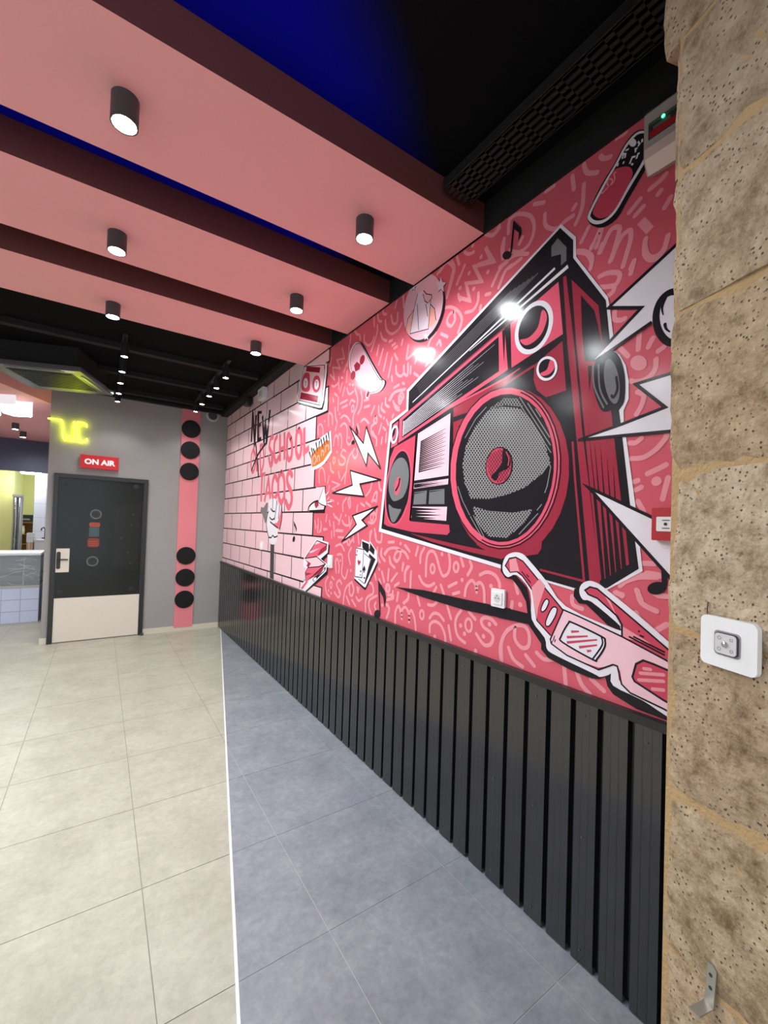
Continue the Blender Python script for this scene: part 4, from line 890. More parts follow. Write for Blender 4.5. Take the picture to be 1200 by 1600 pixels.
 ]),
 ('letter_print', None, [
('s','letter_pink',2,1,[3742.9,2427.6,3802.6,2384.6,3798.4,2242.2,3736.8,2167.7,3678.1,2205.7,3683.9,2365.5,3742.9,2427.6],56,56,0),
 ]),
 ('letter_print', None, [
('s','letter_pink',2,0,[3619.9,2423.5,3599.6,2195.7,3494.1,2222.1],58,58,0),
 ]),
 ('letter_print', None, [
('s','letter_pink',2,0,[4878.5,2098.3,4677.1,2089.9],42,42,0),
('s','letter_pink',2,0,[4795.8,2091.4,4799.9,1784.9],56,56,0),
 ]),
 ('letter_print', None, [
('s','letter_pink',2,0,[4680.2,1781.3,4569.1,2031.7,4482.6,1807.5],56,56,0),
('s','letter_pink',2,0,[4626.2,1870.5,4502.1,1872.9],36,36,0),
 ]),
 ('letter_print', None, [
('s','letter_pink',2,1,[4293.1,1995.2,4367.1,2048,4429.2,1973.2,4428.7,1861.4,4362.9,1795.3,4287.7,1839.3],60,60,0),
 ]),
 ('letter_print', None, [
('s','letter_pink',2,1,[4168.4,2062.2,4249,1999.7,4231.8,1836.9,4147.6,1757.6,4070.1,1822.4,4086.9,1987.7,4168.4,2062.2],60,60,0),
 ]),
 ('letter_print', None, [
('s','letter_pink',2,1,[3879.5,2008.2,3941.6,2049.7,4006.7,2003.9,3979.1,1928.4,3883.4,1850.5,3864.8,1756.6,3936.9,1700.7,4012.7,1761.1],60,60,0),
 ]),
 ('gloved_hand_print', None, [
('p','shaft',4,0,[4423.5,1335.1,4305.1,1341.1,4282.4,963.9,4403.7,965]),
('p','grey',3,0,[4600.2,1769.5,4549,1759.9,4588.3,1556,4624.5,1539.2,4713,1630.2,4810.8,1664.7,4790.7,1724,4696.5,1713.7]),
('p','letter_pink',3,0,[4415.5,1541.7,4121.6,1725.7,4118.2,1590.4,4171.4,1484.1,4342.8,1519.1]),
('s','ink',3,1,[4132.2,1725.9,4109.2,1605.4,4160.6,1484.3],20,20,0),
('p','paper',4,1,[4527,1783.6,4444.2,1801,4339.3,1805.2,4279.4,1775.8,4275.2,1736.9,4186.4,1731,4141.3,1711.1,4184.1,1605.4,4244.3,1551.5,4322.4,1542.9,4366.8,1526.6,4215.7,1490.7,4220.3,1429.4,4224.8,1368,4276.8,1330.9,4391.1,1321,4465.9,1349,4490.7,1396,4568.3,1490.9,4578.6,1580.6,4525.6,1661.9]),
('s','ink',5,1,[4401.4,1799.5,4394.9,1676.5],16,16,0),
('s','ink',5,1,[4279.4,1775.8,4283.2,1706.1,4326.6,1581.9],16,16,0),
('s','ink',5,1,[4186,1727.2,4205.1,1597.7],16,16,0),
('s','ink',5,1,[4457,1701.3,4394.5,1672.5,4324.5,1667.8],16,16,0),
('s','ink',5,1,[4482.5,1605.2,4396.3,1581.5,4328.3,1597.5],16,16,0),
('s','ink',5,1,[4453,1557.3,4343.7,1527,4216.6,1498.3],16,16,0),
('s','ink',5,1,[4483,1392.3,4410.7,1391.2,4359.5,1416.8,4306.9,1399.2,4218.7,1414.2],16,16,0),
('s','ink',5,1,[4526.5,1670,4578.6,1580.6,4568.3,1490.9,4490.7,1396],16,16,0),
 ]),
 ('flame_crown_print', None, [
('p','paper',3,0,[3499.4,2189.6,3446.6,2228.8,3339.1,2239.5,3253.4,2277.5,3074.6,2303.8,3042,2136.9,3178,2049.7,3306.1,2021.8,3412.8,2017,3451.9,2104.7]),
('p','ember',4,0,[3447.8,2150.2,3379.7,2177.5,3320.7,2198.6,3261.9,2203.2,3205.7,2220.3,3151.4,2243.1,3081.6,2220.4,3062.5,2145.5,3193.7,2069.9,3323.1,2045.8,3414.9,2042]),
('s','ink',5,1,[3482.5,2180.8,3445.5,2123.6],22,8,0),
('s','ink',5,1,[3436.9,2207.8,3399.6,2137.8],22,8,0),
('s','ink',5,1,[3396.7,2195.9,3362.8,2159.2],22,8,0),
('s','ink',5,1,[3346.8,2240.7,3310.5,2165.4],22,8,0),
('s','ink',5,1,[3279.8,2243.6,3282.6,2187.1],22,8,0),
('s','ink',5,1,[3251.8,2258.4,3209.9,2183.5],22,8,0),
('s','ink',5,1,[3202,2263.2,3176.2,2203.6],22,8,0),
('s','ink',5,1,[3153.8,2274.2,3128.1,2209],22,8,0),
('s','ink',5,1,[3114.1,2292.2,3087.9,2215.3],22,8,0),
('s','peach',5,1,[3393.5,2065.8,3405.2,2112.5,3368.9,2140.6,3334.9,2098.1,3362.7,2065.8],16,16,0),
('s','peach',5,1,[3311.1,2082.7,3306.8,2120.4,3277.4,2123.2,3266.8,2084.2],16,16,0),
('s','peach',5,1,[3233.8,2124.3,3229.6,2161.2,3193,2150.3,3190.5,2119],16,16,0),
('s','peach',5,1,[3157.6,2145.7,3154,2188.2,3106,2187.6,3096.8,2156.1],16,16,0),
('s','paper',5,1,[3413.5,2025.6,3291.9,2030,3164.8,2060.6,3048,2128.7],20,20,0),
 ]),
 ('megaphone_print', None, [
('p','brick_pink',3,0,[3315.2,1860.6,3148.7,1857,3122.8,1703.8,3147.2,1661.7,3461.1,1655.8,3432.7,1697.9]),
('p','paper',4,0,[3445.9,1665.5,3425.4,1704.2,3372.7,1728.8,3298.2,1745.7,3264.8,1700.8,3276.5,1663.3]),
('p','red',5,0,[3335.9,1746.9,3276.4,1751.3,3250.6,1706.7,3300.1,1679.4,3332.7,1708.6]),
('p','paper',5,0,[3169.3,1852.1,3130,1795.1,3101.8,1697.3,3193.4,1711.6,3260,1732]),
('s','ink',6,1,[3461.1,1655.8,3448.7,1698.2,3357.8,1734.8,3268.4,1744.8],16,16,0),
('s','ink',6,0,[3445.2,1657.6,3147.1,1660.4,3129.2,1697.9],22,22,0),
('s','ink',6,1,[3260,1732,3193.4,1711.6,3108.6,1697.4],8,8,0),
('s','ink',6,1,[3260,1732,3169,1849],6,6,0),
('s','paper',6,1,[3085.6,1751,3060.1,1768],8,8,0),
('s','paper',6,1,[3090.5,1727.1,3017.7,1730.9],8,8,0),
('s','paper',6,1,[3082.4,1708.9,3001.5,1689.2],8,8,0),
('s','paper',6,1,[3115.7,1788.4,3076.8,1810.7],8,8,0),
 ]),
 ('music_note_print', None, [
('s','ink',6,0,[3782.9,1563.5,3763.7,1458.9],6,6,0),
('p','ink',6,1,[3744,1402.4,3747.7,1393.8,3754,1386,3762.1,1379.9,3771.3,1375.9,3780.8,1374.6,3789.5,1376,3796.6,1380.1,3801.5,1386.3,3803.6,1394.2,3802.6,1403,3798.8,1411.7,3792.5,1419.5,3784.2,1425.6,3774.9,1429.4,3765.5,1430.7,3756.9,1429.1,3749.9,1425.1,3745.1,1418.8,3743.1,1411]),
('p','ink',6,0,[3793.2,1574,3739.9,1536.1,3709.6,1502,3720.8,1467.2,3736.7,1501.4,3780.2,1535.5]),
 ]),
 ('music_note_print', None, [
('s','ink',6,0,[2660,2262.9,2665.4,2195.6],6,6,0),
('p','ink',6,1,[2680.3,2146.9,2685.2,2143.3,2691.6,2140.7,2698.9,2139.5,2706.3,2139.7,2713.1,2141.3,2718.7,2144.3,2722.4,2148.2,2724,2152.7,2723.2,2157.3,2720.1,2161.7,2715.1,2165.3,2708.6,2167.8,2701.3,2169,2693.9,2168.7,2687.1,2167,2681.7,2164.1,2678,2160.2,2676.5,2155.8,2677.3,2151.2]),
('p','ink',6,0,[2664.4,2273,2637.5,2237.4,2629.9,2214.6,2652.5,2187.4,2648.6,2220.8,2662.1,2238.5]),
 ]),
 ('music_note_print', None, [
('s','ink',6,0,[2299.3,1193.6,2273,1005.5],11,11,0),
('p','ink',6,1,[2266.3,984.3,2270.2,975.4,2277.2,967,2286.6,960,2297.6,955,2309,952.4,2319.9,952.7,2329,955.8,2335.5,961.3,2338.7,968.9,2338.2,977.6,2334.2,986.6,2327,995.1,2317.3,1002.1,2306.2,1007,2294.7,1009.4,2284,1008.9,2275.2,1005.8,2268.9,1000.2,2265.8,992.8]),
('p','ink',6,0,[2306.9,1200.9,2262.8,1170.9,2221.6,1138.6,2209.6,1097.5,2217.7,1037.1,2238.8,1098.3,2291,1139.6]),
 ]),
 ('music_note_print', None, [
('s','ink',6,0,[1271,2951.8,1283.2,2813.6],10,10,0),
('p','ink',6,1,[1285.2,2815.5,1282,2808.6,1281.3,2802.3,1283,2797.2,1287.1,2793.7,1293.1,2792.2,1300.5,2792.9,1308.6,2795.7,1316.6,2800.4,1323.6,2806.5,1329.1,2813.4,1332.4,2820.4,1333.2,2826.9,1331.4,2832.1,1327.2,2835.6,1321,2837,1313.5,2836.1,1305.3,2833.2,1297.4,2828.4,1290.5,2822.3]),
('p','ink',6,0,[1274.9,2957.9,1230,2897.9,1227.3,2870.3,1245.3,2842.8,1241.2,2881.8,1269.8,2916.9]),
 ]),
 ('music_note_print', None, [
('s','ink',6,0,[628.9,1531.8,622.3,1388.2],16,16,0),
('p','ink',6,1,[617.3,1385.2,617.7,1378.8,620.8,1372.3,626.1,1366.2,633.3,1361.1,641.6,1357.5,650.4,1355.9,658.6,1356.4,665.5,1358.9,670.5,1363.3,672.8,1369,672.4,1375.7,669.2,1382.4,663.5,1388.6,656.1,1393.7,647.6,1397.1,638.9,1398.5,630.8,1397.8,624.2,1395.2,619.5,1390.9]),
('p','ink',6,0,[634.2,1533.4,626.6,1533.8,601.9,1504.6,564.1,1479.2,573,1464.6,604.6,1481.3,625.9,1495.9]),
 ]),
 ('sandwich_print', None, [
('p','ink',2,0,[3247.4,1412.7,3023.2,1387.6,3030.5,1310.4,3121.3,1261.5,3036.4,1215.5,3045,1155.5,3438.9,956.2,3571.6,956.8]),
('p','paper',3,0,[3270.7,1427.3,3044.6,1407.2,3051.7,1326.7,3177.7,1266,3058.1,1237.1,3066.8,1176.9,3471.5,957.9,3606.2,958.6,3488.2,1053.8,3511,1123.5,3456.5,1155.3,3531.9,1170.9,3522.1,1247.9]),
('p','pink',4,0,[3262.1,1412.1,3070.1,1391,3079.8,1342.7,3201.2,1291.8,3258.3,1278.1,3496.9,1243.3]),
('p','brick_pink',5,0,[3261.8,1409,3188.3,1397,3274.2,1380.2,3333.6,1370.7]),
('p','brick_pink',5,0,[3421.7,1307.6,3270.9,1339.7,3199.1,1353.4,3343.5,1306.5,3436.4,1293.6]),
('p','red',5,0,[3076.6,1387.7,3086.6,1342.2,3208.6,1294.3,3237.7,1295.2,3183.9,1342.1]),
('p','brick_pink',4,0,[3496.9,1243.3,3251,1278.7,3091.4,1231.1,3215.2,1198.2,3379.3,1182.3]),
('p','red',5,0,[3496,1233.5,3366.3,1212.3,3410,1172.9,3458.7,1181.2,3429.1,1209.9]),
('p','pink',4,0,[3425.7,1171.4,3215.5,1201.3,3091,1225.2,3296.9,1114.9,3462.8,1043.9,3485.9,1119.6]),
('p','red',5,0,[3469.7,1121.3,3328.5,1130.3,3467.4,1095.5]),
('p','red',5,0,[3091,1225.2,3168.6,1153.9,3462.8,1043.9,3297.9,1127.4]),
('p','pink',4,0,[3462.8,1043.9,3400,1058.2,3522.2,970.4,3572.9,970]),
('p','ink',5,0,[3323.7,1074,3295.8,1102.5,3168.6,1153.9,3116.1,1195.7,3076.3,1211.6,3087.4,1180.7,3292.7,1065.2]),
('p','paper',6,0,[3308.2,1069.6,3295.3,1096.3,3244.3,1108.5,3249.5,1083.1]),
('p','paper',6,0,[3209.2,1124.9,3168.2,1147.9,3102.4,1197.1,3101,1179.2]),
('s','ink',6,0,[3496.9,1243.3,3262.1,1412.1,3070.1,1391,3079.8,1342.7],8,8,0),
('s','ink',6,0,[3505.1,1242.7,3258.3,1278.1,3084.7,1231.7,3297.4,1121.2],8,8,0),
('s','ink',6,0,[3425.7,1171.4,3215.2,1198.2,3091.2,1228.1],8,8,0),
('s','ink',6,0,[3462.8,1043.9,3485.9,1119.6,3425.7,1171.4],8,8,0),
 ]),
 ('playing_cards_print', None, [
('p','ink',1,0,[2615.5,1178.3,2537.3,1436.3,2325.1,1368.5,2318.7,1296.7,2459.5,1112.9,2482.2,1115.5,2614.3,1160.4]),
('p','paper',2,0,[2611.7,1393.4,2540.8,1400.6,2526.9,1454.6,2430.1,1435.8,2425.5,1450.4,2331.2,1384.8,2322.1,1318.6,2460.6,1130.1,2483.3,1132.8,2615.3,1175.3]),
('p','ink',3,0,[2526.1,1442.8,2435,1426.9,2426.9,1384.2,2447.7,1365.5,2517.4,1396]),
('p','ink',3,0,[2424.8,1438.9,2357.8,1394.3,2366.1,1357.1,2426.9,1384.2,2418.1,1419.2]),
('p','ink',3,0,[2425.6,1364.2,2343.5,1330.8,2462.2,1155.9,2473.7,1160.2,2396.4,1329.3,2429.8,1343.8]),
('p','paper',4,0,[2486.5,1359.9,2401.7,1328.8,2473.4,1154.5,2555.5,1176.5,2521.7,1195.3]),
('s','ink',5,0,[2486.5,1359.9,2401.7,1328.8,2473.4,1154.5,2555.5,1176.5],5,5,0),
('p','paper',5,0,[2605.5,1390.7,2497.2,1385.5,2507.6,1191.1,2606.5,1188.4]),
('s','ink',6,0,[2605.5,1390.7,2497.2,1385.5,2507.6,1191.1,2606.5,1188.4],6,6,1),
('p','red',6,0,[2575.6,1302.7,2562.1,1312.8,2554.1,1298.6,2543,1308.4,2532,1300.5,2537,1288.2,2559.2,1269.5,2572.1,1285]),
('p','red',6,1,[2583.1,1342.9,2585.6,1338.4,2592.2,1336.2,2599.1,1337.4,2602.2,1341.5,2599.7,1345.9,2593,1348.1,2586.1,1346.9]),
('s','red',6,1,[2592.5,1376.5,2580.2,1371.3,2591.3,1358.5],6,6,0),
('p','ink',6,0,[2500.3,1256.3,2481.3,1278.6,2468.8,1259.5,2465.5,1242.4,2479.1,1243.9,2475.9,1229.7,2491.7,1228,2488.1,1243,2501.5,1238.7]),
('p','ink',6,1,[2520.7,1233.7,2522.7,1228.5,2528.3,1225.8,2534.1,1227.3,2536.8,1232,2534.8,1237.2,2529.2,1239.9,2523.4,1238.4]),
('p','ink',6,1,[2467,1194.7,2469.2,1189.5,2475.4,1186.7,2481.9,1188,2484.8,1192.6,2482.5,1197.8,2476.3,1200.6,2469.9,1199.3]),
('p','ink',6,1,[2525.9,1207.8,2527.4,1203.4,2531.3,1201.3,2535.5,1202.5,2537.5,1206.5,2536.1,1210.8,2532.1,1213,2527.9,1211.7]),
 ]),
 ('lightning_bolt_print', None, [
('p','paper',5,0,[2758.4,2281.2,2549.8,2124.7,2518.1,2236.2,2321.2,1927.5,2485.1,2049.1,2502.5,1962.5]),
('s','ink',6,0,[2758.4,2281.2,2549.8,2124.7,2518.1,2236.2,2321.2,1927.5,2485.1,2049.1,2502.5,1962.5],11,11,1),
 ]),
 ('lightning_bolt_print', None, [
('p','paper',5,0,[2727.8,1950.7,2312.9,1852.5,2581.7,1841.8,2520.7,1752,3002.1,1798.3,2688,1841.2]),
('s','ink',6,0,[2727.8,1950.7,2312.9,1852.5,2581.7,1841.8,2520.7,1752,3002.1,1798.3,2688,1841.2],11,11,1),
 ]),
 ('lightning_bolt_print', None, [
('p','paper',5,0,[2343.4,1679,2535.2,1587.6,2464.6,1550.5,2819.5,1425.9,2610.5,1557.2,2670,1617.8]),
('s','ink',6,0,[2343.4,1679,2535.2,1587.6,2464.6,1550.5,2819.5,1425.9,2610.5,1557.2,2670,1617.8],11,11,1),
 ]),
 ('burst_bolt_print', None, [
('p','paper',11,0,[534.8,2534.9,631.7,2469,818.8,2370.5,705.9,2323.9,877.3,2192.5,676.3,2260.7,531,2293.4]),
('s','ink',12,0,[534.7,2524.8,631.8,2472.2,824.7,2370.5,710.1,2323.4,813.7,2246.6],12,12,0),
('s','ink',12,0,[813.7,2246.6,874.9,2195.4],12,1,0),
('s','ink',12,0,[676.3,2260.7,810.6,2210.5],12,12,0),
('s','ink',12,0,[810.6,2210.5,879.8,2192.1],12,1,0),
('p','paper',13,1,[545.5,2225.1,547.2,2201.3,552.8,2180.5,562.1,2164.1,574.6,2153.2,589.5,2148.6,606,2150.7,622.9,2159.7,639.2,2175.1,653.5,2196,664.8,2221,672.2,2248.3,675.1,2275.9,673.3,2301.7,666.8,2323.6,656.2,2340.1,642.4,2350.1,626.4,2353,609.5,2348.7,592.8,2337.9,577.4,2321.3,564.4,2300.2,554.4,2276.2,548,2250.6]),
('s','ink',14,1,[554.2,2227.8,555.6,2207.2,560.4,2189.2,568.3,2175.1,578.8,2165.7,591.4,2161.7,605.3,2163.6,619.5,2171.3,633,2184.5,644.9,2202.3,654.4,2223.6,660.5,2246.9,662.9,2270.4,661.4,2292.4,656,2311.2,647.2,2325.5,635.7,2334.2,622.4,2336.9,608.3,2333.6,594.2,2324.5,581.3,2310.5,570.2,2292.5,561.8,2271.8,556.3,2249.8],22,22,1),
('s','ink',14,1,[635.3,2327,644.8,2297.5,640.9,2269.9],12,3,0),
('s','ink',14,1,[635.3,2238.1,631.7,2222,619.9,2206.6],10,4,0),
 ]),
 ('burst_bolt_print', None, [
('p','paper',11,0,[511.2,2077.3,723.6,2064.4,630.1,1964.7,931.5,1903.5,508.1,1874.5]),
('s','ink',12,0,[511.2,2077.3,723.6,2064.4,630.1,1964.7,770.5,1933.6],11,11,0),
('s','ink',12,0,[770.5,1933.6,931.5,1903.5],11,8,0),
('s','ink',12,0,[508.1,1876.5,763,1893.9,931.5,1903.5],11,11,0),
 ]),
 ('burst_bolt_print', None, [
('p','paper',11,0,[906.4,1733.2,651.9,1600,519.1,1535,515.7,1320.1,620.4,1433.6]),
('s','ink',12,0,[519.1,1536.9,652,1602.1,863.2,1707.9],11,11,0),
('s','ink',12,0,[863.2,1707.9,910.3,1736.4],11,1,0),
('s','ink',12,0,[515.6,1316.2,620.3,1431.6,862.9,1696],11,11,0),
('s','ink',12,0,[862.9,1696,910.3,1736.4],11,1,0),
 ]),
 ('slide_shoe_print', None, [
('p','ink',4,1,[715.5,2947.9,745.9,2961.8,782.5,2943.2,817,2897.9,865.3,2849.8,912.2,2777.5,913.5,2746.1,890.9,2710.6,852,2683.9,803.4,2687.6,763.7,2735.6,707.3,2803.9,686.9,2841.3,680,2887.6,691.2,2924.6]),
('p','paper',5,1,[715.4,2943.2,743,2955.5,779.5,2938,812.7,2894.9,858.9,2845.6,910.2,2775,911.5,2746.2,884.5,2713.9,846.1,2700.4,806.9,2714.1,767.1,2761.6,715.7,2821.3,695,2852.8,690.6,2895.5,699.1,2926.1]),
('p','ink',6,1,[715.3,2934.3,740.1,2945.5,773.5,2927.6,804.8,2889.4,849.3,2839.3,900.2,2770.3,899.6,2747.6,878.3,2724.2,846.4,2711.8,816.1,2722.6,775.9,2770.2,725.6,2828.2,705.8,2860.6,701.2,2900.6,707,2925.2]),
('p','red_pink',7,1,[819.4,2871.9,789.6,2866.7,763.3,2849.7,750.4,2824.7,756.5,2796.3,804.3,2730.7,834.1,2715,868.8,2727.4,893.4,2759.8,887.4,2781.6,852.4,2835.1]),
('p','paper',7,1,[739.5,2919.2,741,2912.9,745.4,2910.8,751.7,2913.3,758,2920,762.7,2928.9,764.6,2937.8,763,2944.1,758.5,2946.2,752.3,2943.5,746,2936.8,741.3,2927.9]),
('s','paper',7,0,[787.3,2895.3,783.6,2910.8,775.9,2905.3,778.5,2892.1],6,6,0),
('s','paper',7,0,[760.7,2858.5,752.6,2876.6,741.3,2871.5],6,6,0),
('s','paper',7,0,[734,2919.2,728.3,2906.1,733.6,2901.3],6,6,0),
('s','paper',7,0,[741.6,2886.5,741.9,2898.5,734.6,2896.1],6,6,0),
('s','paper',7,0,[804.6,2880.1,801.9,2890.4],6,6,0),
('s','paper',7,0,[783.9,2874.8,781.2,2881.9],6,6,0),
('s','paper',7,0,[776.2,2917.5,764.7,2915.1],6,6,0),
('s','paper',7,0,[738.3,2860.6,733.1,2874.5,727.6,2873.4],6,6,0),
('s','paper',7,0,[720.3,2917.8,720.1,2905.9],6,6,0),
('s','paper',7,0,[754.9,2854.5,749.2,2847.5],6,6,0),
('s','doodle',8,1,[807.2,2860.5,816.1,2860.5,812.7,2839.8,821.4,2827.2,836.8,2831.1,840.3,2848.9,828,2850,821.6,2833.4,848.9,2820.3,858.2,2815,861.6,2825.4],5,5,0),
 ]),
 ('fries_badge_print', None, [
('p','ink',3,1,[1736.3,2717.9,1756.1,2679,1785.9,2648,1824.2,2627.1,1868.9,2617.9,1917.5,2621.6,1966.8,2638.5,2013.1,2668.1,2053.1,2708.8,2083.1,2757.9,2100.6,2811.5,2103.9,2865.5,2092.6,2915.4,2067.9,2957.2,2031.9,2987.8,1987.9,3005.2,1939.3,3008.7,1889.9,2998.6,1843,2976.2,1801.5,2943.6,1767.8,2903.3,1743.5,2857.8,1729.8,2809.9,1727.4,2762.4]),
('p','lilac_pink',4,1,[1755.8,2737.4,1775.4,2698.9,1804.7,2668.2,1842.3,2647.5,1886,2638.2,1933.3,2641.7,1981.2,2658.3,2026.1,2687.3,2064.6,2727.2,2093.4,2775.3,2110,2827.9,2112.8,2880.9,2101.5,2930,2077.2,2971.2,2042.1,3001.5,1999.1,3018.9,1951.9,3022.6,1903.8,3013,1858.3,2991.3,1818,2959.5,1785.4,2920,1761.9,2875.3,1748.9,2828.1,1746.8,2781.3]),
('p','lilac',5,0,[1975.6,2929.1,1930.6,2932,1910.8,2886.6,1891.2,2841.8,1852.6,2839.3,1866.3,2679.4,2039.6,2714.3,2008.6,2847.9]),
('p','peach',5,0,[2080.4,2752.7,2008.6,2847.9,2032.4,2758.4,2054.5,2722.6]),
('p','peach',5,0,[1855.1,2801.8,1820.3,2771,1796.6,2702.1,1841,2681,1862.8,2694.6]),
('s','ink',6,0,[1921.4,2925.1,1893.7,2893.1,1845.5,2866.4,1844.6,2846.8,1877.9,2833.4,1905,2856,1925,2906.9],5,5,0),
('s','ink',6,0,[1975.6,2929.1,2008.6,2847.9,2039.6,2714.3,1866.3,2679.4,1852.6,2839.3],5,5,0),
('s','ink',6,0,[1977.2,2869.6,1955.5,2706.7],5,5,0),
('s','ink',6,0,[1895.2,2835.1,1874.1,2754.3],5,5,0),
('s','ink',6,0,[2008.6,2847.9,2064.2,2817.5,2090.1,2750.3],5,5,0),
('s','ink',6,0,[1851.5,2814,1816.3,2774.9,1800.8,2703.7],5,5,0),
('p','ink',6,0,[1765.1,2927.8,1751.8,2892.5,1721.1,2875.9,1743.4,2865.8,1735,2831.5,1762.1,2860,1788.2,2855.1,1782.3,2883.4,1807.5,2915.7,1775.8,2903.6]),
('p','lilac',7,0,[1768.5,2932.1,1755.1,2896.7,1724.4,2880,1746.8,2869.9,1738.2,2835.6,1765.4,2864.2,1791.6,2859.3,1785.7,2887.6,1811,2920,1779.2,2907.9]),
('p','ink',6,0,[1879.5,2667.3,1871.2,2646.9,1851.9,2638.6,1865.9,2631.4,1860.6,2611.3,1877.5,2627,1893.8,2622.8,1890.1,2639.9,1905.7,2657.8,1886.1,2652.3]),
('p','lilac',7,0,[1883.1,2671.4,1874.8,2651,1855.5,2642.6,1869.5,2635.4,1864.2,2615.3,1881.2,2631,1897.4,2626.9,1893.8,2644,1909.4,2661.9,1889.8,2656.4]),
('p','ink',6,0,[2017.8,3011.3,2009.6,2991.2,1990.6,2981.2,2004.4,2975.9,1999.1,2956.4,2015.8,2973.1,2031.8,2970.9,2028.2,2986.7,2043.5,3005.2,2024.3,2997.9]),
('p','lilac',7,0,[2021.8,3016.1,2013.6,2995.9,1994.6,2985.8,2008.4,2980.6,2003.1,2961.1,2019.8,2977.8,2035.8,2975.7,2032.2,2991.4,2047.6,3010,2028.3,3002.6]),
 ]),
 ('skateboard_print', None, [
('p','ink',3,1,[2790.7,2857.2,2735,2892.6,2648.4,2875,2591.8,2833.4,2466.7,2678.1,2338.2,2530.1,2288.6,2496.3,2297.8,2462.2,2344.6,2442.2,2415.8,2446.8,2491.4,2471.9,2710.3,2631.9,2785.5,2717.7,2805.8,2796.5]),
('p','paper',4,1,[2790.5,2854.2,2734.8,2889.7,2670.8,2879.9,2613.5,2838,2486.8,2681.6,2356.9,2532.6,2306.7,2498.6,2316.1,2464.4,2363.4,2444.3,2435.4,2448.9,2511.8,2474.2,2710.1,2629,2785.3,2714.8,2805.6,2793.5]),
('p','lilac_pink',5,1,[2768.4,2841.4,2718.9,2876.4,2661.7,2868.5,2610.3,2829.8,2495.7,2682.5,2377.4,2541.4,2331.5,2509.3,2339.9,2476.2,2382.9,2456.4,2448.3,2460.1,2517.5,2483.4,2695.9,2628.7,2763.2,2709,2781.5,2783.4]),
('s','ink',6,1,[2768.4,2841.4,2718.9,2876.4,2661.7,2868.5,2610.3,2829.8,2495.7,2682.5,2377.4,2541.4,2331.5,2509.3,2339.9,2476.2,2382.9,2456.4,2448.3,2460.1,2517.5,2483.4,2695.9,2628.7,2763.2,2709,2781.5,2783.4],5,5,1),
('p','maroon',7,1,[2572.1,2717.3,2583.7,2704.1,2600.8,2698,2618.8,2700.8,2633,2711.8,2639.4,2728,2636.2,2745.2,2624.3,2758.5,2607.1,2764.3,2589.1,2761.3,2575.2,2750.2,2569.1,2734.2]),
('p','maroon',7,0,[2723.7,2725.4,2682.4,2741.3,2624.9,2702.9,2636.5,2671.6,2698.8,2672]),
('p','maroon',7,1,[2697.4,2642.4,2706.8,2628.7,2723,2621.9,2741.7,2623.9,2757.9,2634.3,2767.2,2650.4,2766.9,2667.7,2757.1,2681.6,2740.7,2688.2,2722,2685.9,2706.1,2675.3,2697.1,2659.5]),
('p','grey',7,1,[2428.8,2502.9,2424.3,2485.9,2429.3,2474.4,2442.4,2471.4,2460.3,2477.8,2478.2,2491.9,2491.4,2510.1,2496.1,2527.4,2490.9,2539,2477.4,2541.8,2459.4,2535.1,2441.6,2520.8]),
('p','grey',7,1,[2376.9,2487.6,2382.8,2477.9,2392.9,2472.8,2404.5,2473.7,2414.6,2480.3,2420.3,2491,2420.1,2502.8,2414.1,2512.6,2403.8,2517.6,2392.2,2516.6,2382.3,2509.9,2376.7,2499.3]),
('p','paper',4,1,[2485.9,2449.4,2495.7,2438.7,2510.3,2433.6,2525.8,2435.5,2538.2,2443.9,2543.9,2456.8,2541.5,2470.4,2531.4,2481.2,2516.7,2486.1,2501.2,2484,2489,2475.5,2483.5,2462.8]),
('p','maroon',7,1,[2492.2,2454.8,2499.7,2446,2510.2,2441.3,2521,2442.2,2529.2,2448.4,2532.5,2458.3,2530.1,2469.1,2522.5,2478,2511.9,2482.5,2501.1,2481.5,2493,2475.3,2489.8,2465.5]),
 ]),
 ('cassette_print', None, [
('p','ink',3,0,[3667.3,2992.8,3169.2,2861.5,3166.4,2789.3,3208.9,2563.8,3240.1,2508,3291.7,2515.7,3774.3,2670.1,3794.5,2731.4,3708.1,2962.9]),
('p','paper',4,0,[3690.4,3019.2,3187.7,2884.4,3184.8,2812,3227.7,2585.6,3259.2,2529.7,3311.2,2537.7,3798.5,2695.3,3819,2757.1,3731.7,2989.3]),
('p','brick_pink',5,0,[3676.7,3001.1,3222.5,2879.2,3225.2,2823.5,3264.4,2594,3298,2557.1,3774.4,2711.1,3781.5,2748.2,3703.9,2974.2]),
('s','ink',6,0,[3676.7,3001.1,3222.5,2879.2,3225.2,2823.5,3264.4,2594,3298,2557.1,3774.4,2711.1,3781.5,2748.2,3703.9,2974.2],6,6,1),
('p','maroon',6,0,[3610.3,2984.9,3309.8,2884.8,3328.7,2843.4,3623.3,2940.7]),
('p','maroon',6,0,[3726.3,2773.7,3335,2645.6,3348.7,2592.7,3751.5,2716.4]),
('p','red_pink',6,1,[3656.4,2929.4,3553.2,2903.7,3505.5,2823.2,3538.8,2737.8,3695.5,2783.5,3720.6,2866.9]),
('p','red_pink',6,1,[3298,2736.5,3306.6,2710.8,3326.7,2692.5,3355.4,2684.4,3388.6,2687.8,3421.4,2702.5,3448.5,2726.5,3465.7,2756,3470.1,2786.4,3460.8,2812.9,3439.5,2831.2,3409.7,2838.5,3376.2,2833.9,3344,2818.4,3318.1,2794.4,3302,2765.7]),
('p','brick_pink',6,0,[3534.6,2878.2,3436.9,2857.6,3471,2794.1,3472.7,2721.5,3513.8,2731.6]),
('p','paper',7,1,[3570.6,2817.6,3579.5,2797,3599.7,2785.8,3626.2,2787,3652,2800.5,3669.9,2822.8,3675,2847.9,3665.8,2868.8,3644.9,2879.8,3618.2,2878,3592.8,2864.2,3575.5,2842.1]),
